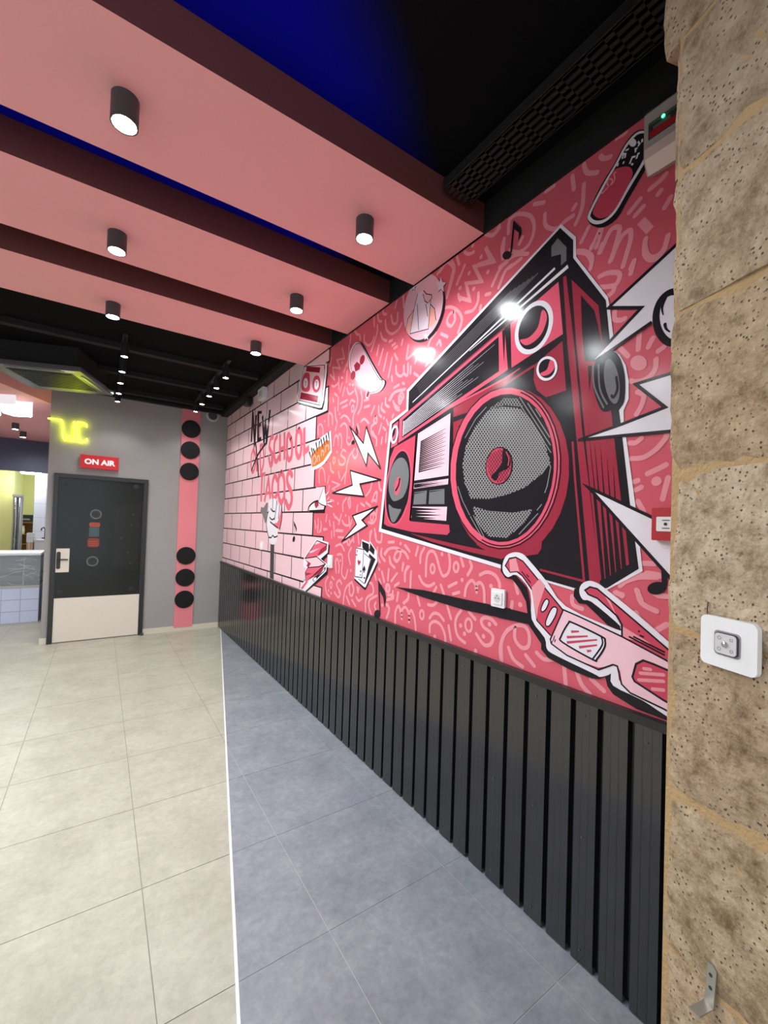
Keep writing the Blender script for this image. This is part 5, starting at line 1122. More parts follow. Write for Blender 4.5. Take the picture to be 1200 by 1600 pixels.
('s','grey',8,1,[3634,2850.8,3611.9,2831.2,3626.8,2807.7],10,10,0),
('p','paper',7,1,[3332.5,2742.1,3340.5,2722.5,3358.7,2711.5,3382.5,2712.3,3405.6,2724.7,3421.7,2745.5,3426.2,2769.2,3417.9,2789.1,3399.2,2799.8,3375.2,2798.6,3352.4,2785.9,3336.9,2765.2]),
('s','grey',8,1,[3390.6,2785.9,3370.7,2767.6,3384.1,2745.1],10,10,0),
('s','maroon',7,1,[3229.3,2875,3231.6,2850.5],12,12,0),
('s','maroon',7,1,[3309.2,2604.3,3311.7,2579.3],12,12,0),
('s','maroon',7,1,[3772.9,2753.2,3775.8,2725.6],12,12,0),
 ]),
 ('paper_glasses_print', None, [
('p','ink',13,0,[2110.3,1182.1,1835.4,1202,1504,1202.2,1229.4,1207.1,1227.8,1158.4,1501.9,1150.4,1833.5,1161.8]),
('p','ink',13,0,[1291.5,1395.7,1290.4,1363.3,1264.9,1337.1,1225,1335.6,1185.3,1300.1,1150.2,1250.2,1141.5,1203.2,1301.6,1205.8,1299.8,1154.1,1136.4,1158.8,1071.3,1093.4,1070.6,1070.2,1036.4,1044.5,941.7,1026.6,855.7,1020.6,828.9,1026.4,787.9,1054.3,805.6,1041.3,797.1,1011,776.4,990.3,699.1,968.9,595.4,966.9,482,949.1,482.5,982.3,638,1019.2,748.1,1054.2,778.4,1079.8,944.2,1119.1,1108,1161.7,1148.5,1311.3,1258.7,1392.3]),
('p','ink',13,0,[931.9,1335.4,934.2,1307.6,913,1283.8,884.4,1285.9,802,1225.7,756.5,1215.3,757.1,1245.1,835.4,1302,891.6,1346.4]),
('p','paper',14,1,[1279.4,1403.3,1260.2,1437.1,1221,1453.9,1178.9,1452.4,1141.2,1427.7,1051.8,1347.8,966.2,1263.7,771.4,1217.1,756.7,1225.2,771.9,1242,862.4,1297.5,896.1,1300,911.2,1327.4,903.3,1355.6,875.4,1372.6,842.3,1368.8,804.8,1348,705.5,1284.6,599.7,1209.1,484.6,1123.8,481.9,945,607.9,980,681.6,1003.8,777,1020.1,785.4,1057.6,793,1052.8,823.8,1035.7,850.7,1040.4,1004.6,1064.5,1044,1079.9,1055.2,1120.5,1119.3,1183.3,1129.9,1295.7,1202.4,1357,1248.9,1342.2,1278.1,1364.6]),
('p','red_pink',15,0,[1262.7,1391.9,1243.7,1425.6,1208.7,1433.4,1170.3,1419.1,978.1,1247.7,1025.9,1136,1094.8,1188.2,1119.4,1303.3,1179.7,1359.6,1202.9,1372.6,1237.8,1365.7]),
('s','ink',16,0,[978.1,1247.7,1170.3,1419.1,1208.7,1433.4,1243.7,1425.6,1265.1,1391.7,1237.8,1365.7,1202.9,1372.6,1172.1,1357.3,1119.4,1303.3,1093.2,1182.6,1027.2,1135.7],6,6,0),
('p','doodle',16,0,[1243.5,1419.2,1208.6,1430.3,1187.7,1374.2,1202.9,1373.8,1237.8,1367]),
('p','doodle',16,0,[1123.3,1314.8,1085.9,1355.3,1057.9,1329.5,1089.3,1236.5,1094.8,1188.2,1114.7,1268]),
('p','paper',17,0,[1049.8,1278.3,1039.5,1268.4,1051.9,1237.3,1068.3,1222.7,1075.4,1233.1,1062.8,1264.6]),
('s','ink',18,1,[1049.8,1278.3,1039.5,1268.4,1051.9,1237.3,1068.3,1222.7,1075.4,1233.1,1062.8,1264.6],5,5,1),
('p','paper',17,0,[1016.2,1252.2,1002,1246.2,1008.8,1216.6,1033.6,1174.4,1050,1171,1050.6,1191.1,1032,1235.1]),
('s','ink',18,1,[1016.2,1252.2,1002,1246.2,1008.8,1216.6,1033.6,1174.4,1050,1171,1050.6,1191.1,1032,1235.1],5,5,1),
('s','ink',17,1,[1176.4,1375.4,1127.4,1332.3],5,5,0),
('s','ink',17,1,[1150.2,1365.9,1138.9,1355.1],5,5,0),
('p','red_pink',15,0,[888.5,1336.1,874.8,1350.3,847.3,1349.8,814.9,1331.1,709.6,1259.6,599.3,1184.3,484.3,1102.9,483.6,1057.1,615.2,1155,746.3,1192.9,749.3,1221.9,767.3,1258,846.5,1315.8,879.7,1321.3]),
('p','doodle',16,0,[814.8,1328.5,793.8,1313.9,756.9,1235.1,685.6,1207.1,658.7,1194.6,746.3,1192.9,749.6,1236.7,782.8,1280.3]),
('s','ink',16,0,[750.2,1196.9,751.1,1236.4,767.4,1263,841,1314.1,874.1,1322.2,888.5,1336.1,869.3,1351,841.8,1347.9,709.6,1259.6,599.3,1184.3],6,6,0),
('s','ink',17,1,[727.3,1202.2,615.5,1168.6],6,6,0),
('s','ink',17,1,[713.2,1205.5,615.6,1177.7],6,6,0),
('s','ink',17,1,[692.6,1214.1,678.9,1211],6,6,0),
('s','ink',17,1,[697.5,1228.3,692.8,1225.5],6,6,0),
('p','glasses_pink',16,0,[975.1,1248.2,911.8,1235.2,751.2,1196.7,615.2,1155,484.4,1111.3,482.2,965.7,616.5,999.5,718.6,1014.9,747.7,1034.6,763.5,1084.2,778.6,1092.3,829.6,1059.7,955.2,1077.7,1025,1104.7,1028.8,1121]),
('s','ink',17,0,[484.4,1111.3,615.2,1155,751.2,1196.7,911.8,1235.2,975.1,1248.2,1028.8,1121,1023.7,1105,955.2,1077.7,829.6,1059.7,778.6,1092.3,763.7,1091.6,747.7,1034.6,718.6,1014.9,616.5,999.5,482.2,965.7],6,6,0),
('p','red_pink',17,0,[1023.7,1103.9,955.2,1080.5,884.7,1070,829.8,1067.4,798.7,1080,829.7,1060.7,955.1,1075]),
('p','red_pink',17,0,[763.7,1094.1,753.5,1077.2,746.8,1037.3,757.7,1046.2,760.8,1075]),
('p','paper',17,0,[981.5,1143.4,952.3,1199.8,934.5,1206.2,821.9,1180.3,808.5,1168.1,810.5,1142,835.9,1096.7,851.9,1089.7,974.8,1122.6]),
('s','ink',18,1,[981.5,1143.4,952.3,1199.8,934.5,1206.2,821.9,1180.3,808.5,1168.1,810.5,1142,835.9,1096.7,851.9,1089.7,974.8,1122.6],7,7,1),
('s','ink',18,1,[821.8,1177.8,818.5,1150.2,852,1092.3],6,6,0),
('s','red_pink',18,0,[939.6,1171.2,907.5,1179.4],10,6,0),
('s','red_pink',18,0,[957,1146.3,873.1,1169.5],10,6,0),
('s','red_pink',18,0,[956.4,1126,837.5,1164.8],10,6,0),
('s','red_pink',18,0,[906,1120.5,837,1145.7],10,6,0),
('s','red_pink',18,0,[874.6,1114.1,858.1,1120.5],10,6,0),
('p','red_pink',17,0,[712.7,1070,702.1,1116.6,679.7,1134.8,648.7,1131.7,484.3,1102.9,482.7,994.7,617,1026.6,705.5,1057.8]),
('s','ink',18,0,[712.7,1070,702.1,1116.6,679.7,1134.8,648.7,1131.7,484.3,1102.9,482.7,994.7,617,1026.6,705.5,1057.8],7,7,1),
('s','doodle',18,1,[676.9,1108.6,657.1,1111.6],11,11,0),
('s','doodle',18,1,[687.8,1090.6,618.5,1106],11,11,0),
('s','doodle',18,1,[691.9,1066.9,618.1,1085.6],11,11,0),
('s','doodle',18,1,[649.4,1051,617.6,1058.4],11,11,0),
('s','ink',17,1,[1009.9,1139.7,1015.7,1118.4],4,4,0),
('s','ink',17,1,[1018.9,1117.6,1023.7,1105],4,4,0),
('s','ink',17,1,[1006.3,1126.3,1009.2,1114.3],4,4,0),
 ]),
 ('boombox_print', None, [
('p','paper',3,0,[1029.6,2799.2,962.9,2709.6,959.2,2628.7,829.2,2412.6,821.3,2373.8,804.6,2250.4,803.6,2208.2,781.5,2184.9,759.5,2140.5,748.5,2082.2,747.2,2019,763.8,1983.2,761.8,1938.8,749.3,1862.6,717.1,1647.8,689.3,1427.8,802.7,1352.2,865.8,1308.7,932.4,1327.4,1051.7,1343.9,1305,1377.1,2315.9,1514.5,2226.3,2215.3,2054.6,2259.1,2054.2,2375.9]),
('p','ink',4,0,[1033.3,2785.5,973.6,2702.7,971.7,2630,836.1,2403.7,818.6,2255.3,808.3,2209.7,779.2,2170.4,762.4,2109.6,759,2045.4,765.8,2003.3,779.2,1986.5,772.1,1937.3,734,1648.1,701.8,1434.1,806.7,1355.7,891.3,1332.1,931.4,1337.3,1053.4,1352.8,1297.7,1393.7,2286.6,1534,2203.9,2198.9,2034.7,2247.2,2034.3,2363.2]),
('p','grey',5,0,[1042.8,2748.4,1002.7,2690,1001.2,2634.7,1024.9,2625.7,1026.2,2673.6,1070.7,2685.9,1071.9,2729.6]),
('s','grey',5,0,[1960.2,2375.1,1277,2635.9],1.2,3.5,0),
('s','grey',5,0,[1952.4,2363.3,1252,2638.1],1.2,3.5,0),
('s','grey',5,0,[1944.6,2351.6,1227.6,2640.3],1.2,3.5,0),
('s','grey',5,0,[1936.8,2339.9,1203.6,2642.4],1.2,3.5,0),
('s','grey',5,0,[1929.1,2328.2,1180.1,2644.5],1.2,3.5,0),
('s','grey',5,0,[1921.4,2316.7,1157.2,2646.6],1.2,3.5,0),
('s','grey',5,0,[1913.7,2305.2,1134.7,2648.6],1.2,3.5,0),
('s','paper',6,0,[1992.7,2288,1505.6,2463.9,1052.7,2628.8],5,11,0),
('s','paper',6,0,[1531.3,2443.3,993.2,2607.4],2,16,0),
('s','pink',6,0,[1796.9,2322.5,1183,2520.7],1.5,2,0),
 ]),
 ('tuner_display', 'boombox_print', [
('p','hot_pink',5,0,[2121.6,2213.7,1323.2,2470.9,1308.3,2474.4,1283.2,2277.4,2127.1,2065.7]),
('p','ink',6,0,[2090.9,2201.9,1343.3,2449.7,1335.6,2285.1,2088.3,2091.4]),
('s','paper',7,0,[2076.7,2184.2,1366.3,2421],3.6,1,0),
('s','paper',7,0,[2076.3,2175.7,1502.3,2362.6],3.6,1,0),
('s','paper',7,0,[2075.8,2167.2,1466.6,2360.7],3.6,1,0),
('s','paper',7,0,[2075.4,2158.7,1431.8,2358.1],3.6,1,0),
('s','paper',7,0,[2074.9,2150.2,1575.6,2301],3.6,1,0),
('s','paper',7,0,[2074.5,2141.8,1537.9,2299.6],3.6,1,0),
('s','paper',7,0,[2074,2133.3,1501.2,2297.3],3.6,1,0),
('s','paper',7,0,[2073.6,2124.8,1465.4,2294.1],3.6,1,0),
('s','paper',7,0,[2073.1,2116.3,1613.5,2240.7],3.6,1,0),
('s','paper',7,0,[2072.7,2107.8,1574.6,2238.7],3.6,1,0),
('s','paper',7,0,[2078.8,2099.8,2077.2,2193.4],6,6,0),
('p','ink',6,0,[1323,2467.9,1304.5,2473,1306.7,2319.7]),
('p','ink',6,0,[1289.3,2479.1,1277.7,2481.8,1266.6,2278.4,1281,2276.8]),
 ]),
 ('tweeter_panel', 'boombox_print', [
('p','hot_pink',5,0,[1034.8,2564.7,1008.6,2341.5,1263,2279.7,1275.6,2484.5]),
('p','ink',6,1,[1069.1,2364.7,1083.7,2343.2,1102.6,2326.4,1125,2315.7,1149.3,2311.9,1174,2315.4,1197.4,2326.3,1217.7,2344,1233.3,2367.4,1243,2394.8,1245.9,2424.2,1241.8,2453.3,1231,2479.9,1214.4,2501.9,1193.4,2518,1169.6,2526.9,1144.8,2528.4,1120.7,2522.6,1098.8,2510,1080.6,2491.8,1067,2469.1,1058.7,2443.4,1056.3,2416.4,1059.9,2389.6]),
('s','paper',7,1,[1076.6,2368.5,1090.2,2348.4,1107.8,2332.8,1128.5,2322.7,1150.9,2319.1,1173.7,2322.3,1195.1,2332.3,1213.6,2348.6,1227.9,2370.1,1236.6,2395.4,1239.1,2422.5,1235.2,2449.4,1225.1,2474.1,1209.8,2494.6,1190.4,2509.7,1168.5,2518.2,1145.7,2519.9,1123.5,2514.7,1103.4,2503.3,1086.6,2486.5,1074.1,2465.6,1066.6,2441.8,1064.5,2416.7,1067.9,2391.8],20,20,1),
('p','ink',7,1,[1095.3,2380.5,1107,2363.1,1121.9,2349.3,1139,2340.1,1157.3,2336.3,1175.6,2338.3,1192.5,2346,1206.9,2359.1,1217.6,2376.7,1223.8,2397.5,1225,2420.1,1221,2442.7,1212.3,2463.6,1199.5,2481.4,1183.5,2494.8,1165.7,2502.9,1147.2,2505.4,1129.4,2502,1113.3,2493.3,1100.1,2479.9,1090.5,2462.8,1085,2443,1084,2421.8,1087.5,2400.6]),
('p','hot_pink',8,1,[1110.5,2474.5,1091.7,2464.2,1084.5,2429,1107.7,2378.3,1151.5,2355.4,1191.2,2357.7,1219.5,2390.1,1172.1,2384.8,1127.6,2412.9]),
 ]),
 ('side_tweeter', 'boombox_print', [
('p','red',5,0,[1010.6,2313.3,988.2,2107.9,1036.5,2104.2,1081.2,2104.2,1125.9,2144.7,1143.3,2193,1138.9,2257.6]),
('p','red',5,0,[1142.1,2258.6,1138.6,2249.3,1313.9,2203.3,1367.6,2204.9]),
('p','ink',6,1,[1028,2196.1,1034.7,2183,1045.5,2173.6,1059.6,2168.7,1075.8,2169.1,1092.4,2174.6,1107.8,2185,1120.4,2199.3,1128.9,2216,1132.4,2233.4,1130.4,2249.7,1123.1,2263.3,1111.4,2272.6,1096.6,2276.8,1080.1,2275.7,1063.7,2269.3,1048.9,2258.5,1037.1,2244.4,1029.3,2228.3,1026.2,2211.7]),
('s','paper',7,1,[1036.6,2200.5,1042.3,2189.1,1051.5,2180.9,1063.5,2176.7,1077,2176.8,1091,2181.5,1103.8,2190.3,1114.3,2202.4,1121.3,2216.5,1124.1,2231.4,1122.3,2245.4,1116.2,2257,1106.4,2265.1,1093.9,2268.9,1080.1,2268.2,1066.3,2263,1053.9,2253.9,1044,2241.9,1037.5,2228.1,1034.9,2213.9],11,11,1),
('p','hot_pink',8,1,[1064.3,2251.2,1046.2,2240.4,1043.7,2213.3,1065.7,2195.9,1096.2,2196.4,1109,2210.8,1078.4,2218.2]),
 ]),
 ('box_side', 'boombox_print', [
('p','red',5,0,[1014.9,2573.8,1000.7,2573.5,958.2,2279,917,1938,890.6,1771.9,833.6,1367,871.9,1357.3,921.9,1774.6,943.1,1942.5,987.5,2288.9]),
('s','red',5,0,[955.4,1902.1,940.8,1751.5,894.7,1368.7,1087.8,1392],9,9,0),
('p','red',5,0,[976.3,2545.3,863.4,2396.1,844.3,2240.5,807,1988.8,764.7,1664.5,870.8,1717.8,903.1,1906.5,949,2275.9]),
('p','red',5,0,[903.1,1906.5,870.8,1717.8,829,1383.8,835.9,1373.7]),
('p','ink',6,0,[935.3,2466,879.4,2383.3,863.1,2319,844,2231,874.7,2188.1,913.1,2204.7,926.3,2317.9]),
('p','ink',6,0,[899.7,2181,883.4,2176.2,891,2076.5]),
('s','ink',6,0,[891.1,1936.1,860.6,1703],0.8,4,0),
('s','ink',6,0,[867.4,1884.3,843.1,1678.7],0.8,6,0),
('s','ink',6,0,[842.6,1861.8,823.9,1668.7],0.8,6,0),
('s','ink',6,0,[818.1,1823.7,802.7,1656.6],0.8,6,0),
('s','ink',6,0,[794.2,1786.6,784.3,1649.3],0.8,6,0),
('p','red',5,0,[853.5,1673.8,838.5,1661,813.6,1388.8,816.4,1386.4]),
('p','red',5,0,[830,1651.7,817.4,1640.2,794.6,1402.5,797.3,1400.2]),
('p','red',5,0,[807,1630.2,794.7,1617.9,776.4,1415.6,779,1413.4]),
('p','red',5,0,[784.6,1609.2,772.5,1596.1,757.3,1429.3,760,1427.1]),
('p','red',5,0,[760.5,1576.6,746.9,1563.2,733.2,1445.6,742.5,1441.6]),
 ]),
 ('side_knob', 'boombox_print', [
('p','ink',7,1,[838.9,2213.8,870,2186.1,880.7,2125.9,866.9,2055,844.4,2002.1,821.3,1990.3,793.2,1997.4,765.9,2003.5,759.1,2045.4,762.4,2109.7,779.2,2170.5,805.9,2207.2]),
('p','grey',8,1,[780.6,2093.6,777.8,2068,777.9,2045.2,780.8,2027.4,786.1,2016.2,793.5,2012.8,802.2,2017.5,811.5,2030.1,820.3,2049.4,827.9,2073.5,833.5,2100.2,836.4,2126.7,836.3,2150.2,833.3,2168.5,827.7,2179.5,820,2182.3,811.1,2176.7,801.8,2163.4,793.1,2143.7,785.8,2119.6]),
('s','grey',8,1,[878.5,2176,872.2,2094.1,834,2006.1],6,6,0),
('s','grey',8,1,[857.7,2174,850.4,2080.2,821,2015.6],6,6,0),
('s','ink',9,1,[790.9,2107.5,785.9,2064,798.1,2036.8,805.5,2044.6],9,9,0),
 ]),
 ('left_tweeter', 'boombox_print', [
('p','hot_pink',5,0,[2189.8,2190.1,2135.3,2203.2,2136.8,2058.3,2206.1,2045.8]),
('p','ink',6,1,[2130,2115.7,2137.5,2093.9,2150.2,2076.8,2166.3,2067,2183.5,2066.1,2199,2074.3,2210.4,2090.6,2216,2112.3,2214.7,2136.2,2206.8,2158.5,2193.6,2175.5,2177.2,2184.9,2160.1,2185.2,2145,2176.5,2134,2160.3,2128.8,2139]),
('s','paper',7,1,[2140.3,2118.2,2146.3,2100.2,2156.2,2086,2168.5,2077.8,2181.4,2076.8,2192.9,2083.3,2201.3,2096.4,2205.1,2114.1,2203.9,2133.6,2197.7,2151.9,2187.5,2166.1,2175.1,2174,2162.2,2174.6,2150.9,2167.8,2142.8,2154.7,2139.1,2137.3],17,17,1),
('p','hot_pink',8,1,[2159.6,2165.3,2146.6,2152,2152.1,2114.4,2179.5,2091,2194.7,2104.5,2167.1,2127.9]),
 ]),
 ('left_speaker', 'boombox_print', [
('p','red_pink',5,0,[2167.3,2045,1950.9,2087.5,1948.1,1948.1,1975.9,1583.9,1644.7,1568.2,1637.7,1531.7,1657.3,1515,1960.1,1522.4,2217.6,1551.2,2256.5,1564.6,2241.2,1789.8,2212.1,1978.3]),
('p','hot_pink',6,1,[1981.6,1773.2,1995.7,1716,2017.5,1663.2,2045.9,1618,2079.3,1583.6,2115.6,1562.5,2152.4,1556.6,2187.2,1567,2217.3,1593.3,2240.4,1634,2254.6,1686.4,2258.6,1746.5,2252.1,1809.8,2235.7,1871.4,2210.7,1926.6,2179.1,1971.3,2143.5,2002.7,2106.5,2019,2070.6,2019.5,2038.2,2004.8,2011.3,1976.2,1991.3,1935.8,1979.3,1886.5,1976,1831.1]),
('p','ink',7,1,[1997,1775.3,2010.2,1720.4,2030.2,1669.7,2056,1626.4,2085.9,1593.4,2118.1,1573.1,2150.5,1567.5,2180.8,1577.3,2206.7,1602.2,2226.3,1640.8,2237.9,1690.4,2240.6,1747.4,2234.1,1807.4,2218.9,1865.9,2196.4,1918.5,2168.3,1961.4,2136.7,1991.9,2104,2008,2072.5,2009.1,2044.1,1995.7,2020.6,1968.9,2003.5,1930.7,1993.5,1883.7,1991.3,1830.8]),
('p','grey',8,1,[2008.7,1821.5,2017.9,1788.1,2033.1,1757.6,2053.6,1732.1,2078.2,1713.2,2105.2,1702.4,2132.9,1700.7,2159.5,1708.3,2183,1724.9,2201.5,1749.7,2213.8,1780.7,2218.7,1815.9,2215.9,1852.6,2205.6,1888.1,2188.6,1919.6,2166.2,1945,2140.3,1962.6,2112.6,1971.2,2085.2,1970.6,2059.8,1961.1,2038,1943.3,2021.3,1918.7,2010.5,1888.9,2006.2,1855.8]),
('p','ink',9,1,[2222.3,1721.6,2148.7,1707,2066.4,1724.2,2013.4,1761.5,2001.3,1745.2,2028.1,1672.8,2108.5,1658.3,2195.6,1684.6]),
('p','grey',9,1,[2210.5,1687.7,2155.8,1664.5,2076.4,1657.8,2097.2,1620.5,2141.5,1577.1,2180.7,1593.2]),
('p','hot_pink',9,1,[2087.7,1794.9,2094,1773.9,2103.9,1756.6,2116.1,1745.7,2128.7,1742.8,2139.7,1748.6,2147.5,1762.2,2150.7,1781.6,2148.9,1803.6,2142.4,1825,2132.2,1842.3,2119.9,1853,2107.4,1855.4,2096.6,1849.2,2089.1,1835.6,2085.9,1816.6]),
('s','ink',10,1,[2098.1,1841.2,2107.1,1804,2135.3,1773],14,14,0),
 ]),
 ('cassette_deck', 'boombox_print', [
('p','ink',5,0,[1955.1,2088.2,1654.7,2163.1,1639.4,2164.5,1636.7,1820.6,1644.8,1571.9,1988.9,1587.9,1972.9,1774.9]),
('p','glasses_pink',6,0,[1930.5,2091.9,1659.2,2156.1,1660.6,1827.1,1952.6,1821.1]),
('s','ink',7,0,[1903.5,2039.3,1688.8,2080.7],9,2,0),
('s','ink',7,0,[1904.2,2029.3,1709.9,2066.1],9,2,0),
('s','ink',7,0,[1904.9,2019.2,1689.4,2057.8],9,2,0),
('s','ink',7,0,[1905.6,2009.2,1710.5,2043.1],9,2,0),
('s','ink',7,0,[1906.3,1999.1,1690,2034.9],9,2,0),
('s','ink',7,0,[1907,1989.1,1711.2,2020],9,2,0),
('s','ink',7,0,[1907.7,1979,1690.7,2012.1],9,2,0),
('s','ink',7,0,[1908.4,1969,1711.8,1997],9,2,0),
('s','ink',7,0,[1909.1,1958.9,1691.3,1989.2],9,2,0),
('s','ink',7,0,[1909.8,1948.8,1712.4,1973.9],9,2,0),
('s','ink',7,0,[1910.5,1938.8,1691.9,1966.3],9,2,0),
('s','ink',7,0,[1911.2,1928.7,1713.1,1950.9],9,2,0),
('s','ink',7,0,[1911.9,1918.6,1692.6,1943.4],9,2,0),
('s','ink',7,0,[1912.6,1908.5,1713.7,1927.8],9,2,0),
('s','ink',7,0,[1913.3,1898.4,1693.2,1920.6],9,2,0),
('s','ink',7,0,[1914,1888.4,1714.3,1904.8],9,2,0),
('s','ink',7,0,[1914.7,1878.3,1693.8,1897.7],9,2,0),
('s','ink',7,0,[1915.4,1868.2,1715,1881.7],9,2,0),
('s','grey',7,0,[1914.4,2095.9,1916.5,2073.3],2,0.5,0),
('s','grey',7,0,[1890.5,2101.4,1893.1,2089.2],2,0.5,0),
('s','grey',7,0,[1867,2106.8,1869.1,2084.5],2,0.5,0),
('s','grey',7,0,[1843.8,2112,1846.4,2100],2,0.5,0),
('s','grey',7,0,[1821.1,2117.3,1823.1,2095.4],2,0.5,0),
('s','grey',7,0,[1798.7,2122.4,1801.1,2110.6],2,0.5,0),
('s','grey',7,0,[1776.6,2127.4,1778.6,2105.9],2,0.5,0),
('s','grey',7,0,[1754.9,2132.4,1757.3,2120.8],2,0.5,0),
('s','grey',7,0,[1733.5,2137.3,1735.4,2116.1],2,0.5,0),
('s','grey',7,0,[1712.4,2142.1,1714.7,2130.7],2,0.5,0),
('s','grey',7,0,[1691.7,2146.8,1693.5,2126],2,0.5,0),
('s','grey',7,0,[1671.2,2151.5,1673.5,2140.3],2,0.5,0),
('p','glasses_pink',6,0,[1954.1,1802.2,1659.9,1810.8,1662,1780.9,1956.1,1774]),
('s','ink',7,0,[1953,1796.4,1740,1802.7],7,1,0),
('s','ink',7,0,[1952.7,1791.3,1697.1,1794.5],7,1,0),
('s','ink',7,0,[1952.5,1786.1,1739.5,1792.1],7,1,0),
('s','ink',7,0,[1952.2,1781,1696.6,1784.1],7,1,0),
('p','grey',6,0,[1946.7,1753,1834.7,1757.4,1838.8,1681.1,1955.6,1681.5]),
('p','grey',6,0,[1811.8,1756.2,1688.5,1759.1,1684.9,1677.2,1815.8,1680.5]),
('s','ink',7,0,[1944.6,1745.2,1846,1750.6],6,1,0),
('s','ink',7,0,[1809.1,1748.7,1698.7,1752.7],6,1,0),
('p','glasses_pink',6,0,[1963.3,1668.8,1663.7,1662.8,1667.3,1588.7,1972.7,1604.5]),
('s','ink',7,0,[1971.1,1656.1,1711.7,1649.6],20,1,0),
('s','ink',7,0,[1970.3,1639,1754.1,1634.4],20,1,0),
('s','ink',7,0,[1969.4,1622,1710.3,1618.5],20,1,0),
('s','ink',7,0,[1968.5,1605,1752.6,1602.9],20,1,0),
 ]),
 ('big_speaker', 'boombox_print', [
('p','red',5,0,[1636.6,2177.6,1229.1,2258.9,1299.5,2217.3,1399,2194.3,1488.6,2139.6,1556.6,2062.7,1615.3,1900.1,1629.7,1901.7]),
('p','ink',6,0,[1634.6,2130.1,1523.5,2134.1,1540.5,2111.7,1633.4,2103.1]),
('p','ink',6,0,[1594.2,2076,1522.4,2108.2,1583.4,2041.1]),
('s','hot_pink',6,0,[1651.6,2187.6,1300.3,2241.1,1215.4,2263.5],11,4,0),
('p','red',6,0,[966.3,1766.2,976.3,1693.7,998.7,1625.1,1033.2,1562.9,1079.2,1509.6,1135.7,1467.9,1201.1,1440.3,1273.3,1429.4,1349.3,1437.6,1425.1,1466.1,1496.1,1515.3,1557.2,1583.7,1603.5,1668.1,1630.6,1763.2,1636,1862.1,1619.1,1957.6,1581.5,2042.6,1526.6,2111.5,1459.2,2160.6,1384.6,2188.2,1307.6,2194.5,1232.8,2181.1,1163.5,2150.4,1102.5,2105.4,1051.5,2049.1,1011.8,1984.3,984.2,1913.9,968.9,1840.4]),
('p','red',6,0,[1135.4,1540.5,1081.6,1507.6,1083.6,1477.9,1100.2,1454.5,1168.9,1440.8,1293.4,1437.8,1442.2,1473.1,1484.3,1529.6]),
('p','red',6,0,[1978,1514.3,1621.1,1473.1,1391.7,1452.2,1244.2,1442,1290.4,1418.6,1481.3,1436.2,1775.6,1472.8]),
('p','ink',7,0,[1079,2102.1,991.9,2108.9,987.1,2029,996.9,1964,1035.4,2039.1]),
('p','ink',7,0,[1000.8,1785.2,1009.5,1722.9,1027.7,1663.6,1055.1,1608.8,1091.2,1560.2,1135.5,1519.4,1187.2,1488.2,1245,1468.4,1307.3,1461.5,1372.1,1468.9,1436.8,1491.5,1498.4,1529.5,1553.7,1582.3,1599.4,1648,1632.5,1723.9,1650.6,1806.2,1652.5,1890.2,1637.8,1971.3,1607.7,2044.9,1564.3,2107.3,1510.5,2155.8,1449.5,2188.7,1384.8,2205.6,1319.4,2206.8,1256,2193.7,1196.9,2167.8,1143.7,2130.9,1097.9,2085,1060.2,2032,1031.3,1973.8,1011.7,1912.2,1001.5,1848.8]),
('p','hot_pink',8,0,[1007.7,1786.2,1016.3,1724.8,1034.2,1666.4,1061.1,1612.4,1096.6,1564.6,1140.1,1524.5,1190.7,1493.9,1247.3,1474.6,1308.2,1468,1371.5,1475.4,1434.6,1497.8,1494.6,1535.2,1548.4,1587.1,1592.8,1651.6,1624.9,1725.9,1642.4,1806.5,1644.2,1888.7,1629.9,1968.2,1600.7,2040.4,1558.5,2101.7,1506.1,2149.4,1446.7,2181.9,1383.6,2198.8,1319.7,2200.3,1257.8,2187.7,1199.9,2162.4,1147.9,2126.3,1102.9,2081.3,1066,2029.3,1037.7,1972.1,1018.4,1911.4,1008.3,1848.9]),
('p','ink',9,0,[1034.6,1789.9,1042.7,1732.4,1059.3,1677.7,1084,1627.3,1116.6,1582.7,1156.3,1545.6,1202.4,1517.6,1253.6,1500.2,1308.4,1494.7,1365,1502.2,1421.1,1523.4,1474.1,1558.3,1521.3,1606.1,1560.1,1665.3,1587.9,1733.2,1603,1806.6,1604.3,1881.6,1591.7,1954,1566,2020.2,1528.9,2076.8,1482.8,2121.3,1430.3,2152.2,1374.3,2168.9,1317.2,2171.5,1261.7,2161.1,1209.5,2138.8,1162.4,2106.1,1121.5,2064.9,1087.8,2016.9,1061.9,1963.8,1044.3,1907.2,1035.2,1848.7]),
('s','ink',9,1,[1208.7,2155.7,1181.5,2139.3,1155.9,2120.1,1132.1,2098.5,1110.4,2074.6,1090.8,2048.8,1073.4,2021.3,1058.3,1992.4,1045.5,1962.3,1035.2,1931.3,1027.3,1899.6,1022,1867.5,1019.1,1835.2,1018.7,1802.9,1020.9,1770.8,1025.5,1739.3,1032.6,1708.4,1042.2,1678.5,1054.1,1649.7,1068.5,1622.3,1085.1,1596.6,1103.9,1572.8,1124.9,1551.1,1147.9,1531.7,1172.7,1515,1199.3,1501.2,1227.3,1490.4,1256.7,1482.9,1287.1,1479,1318.3,1478.8,1349.9,1482.4,1381.7,1490,1413.1,1501.6],6,6,0),
 ]),
 ('speaker_mesh', 'boombox_print', [
('s','mesh_grey',10,0,[1170.7,2046,1082.5,1918.9],5.7,5.7,0),
('s','mesh_grey',10,0,[1207.6,2080.4,1068.9,1881.8],5.7,5.7,0),
('s','mesh_grey',10,0,[1228.1,2090.7,1055.6,1845.1],5.7,5.7,0),
('s','mesh_grey',10,0,[1244.6,2095.2,1054.5,1826.2],5.7,5.7,0),
('s','mesh_grey',10,0,[1261.4,2099.8,1061.2,1818.2],5.7,5.7,0),
('s','mesh_grey',10,0,[1278.4,2104.4,1067.8,1810],5.7,5.7,0),
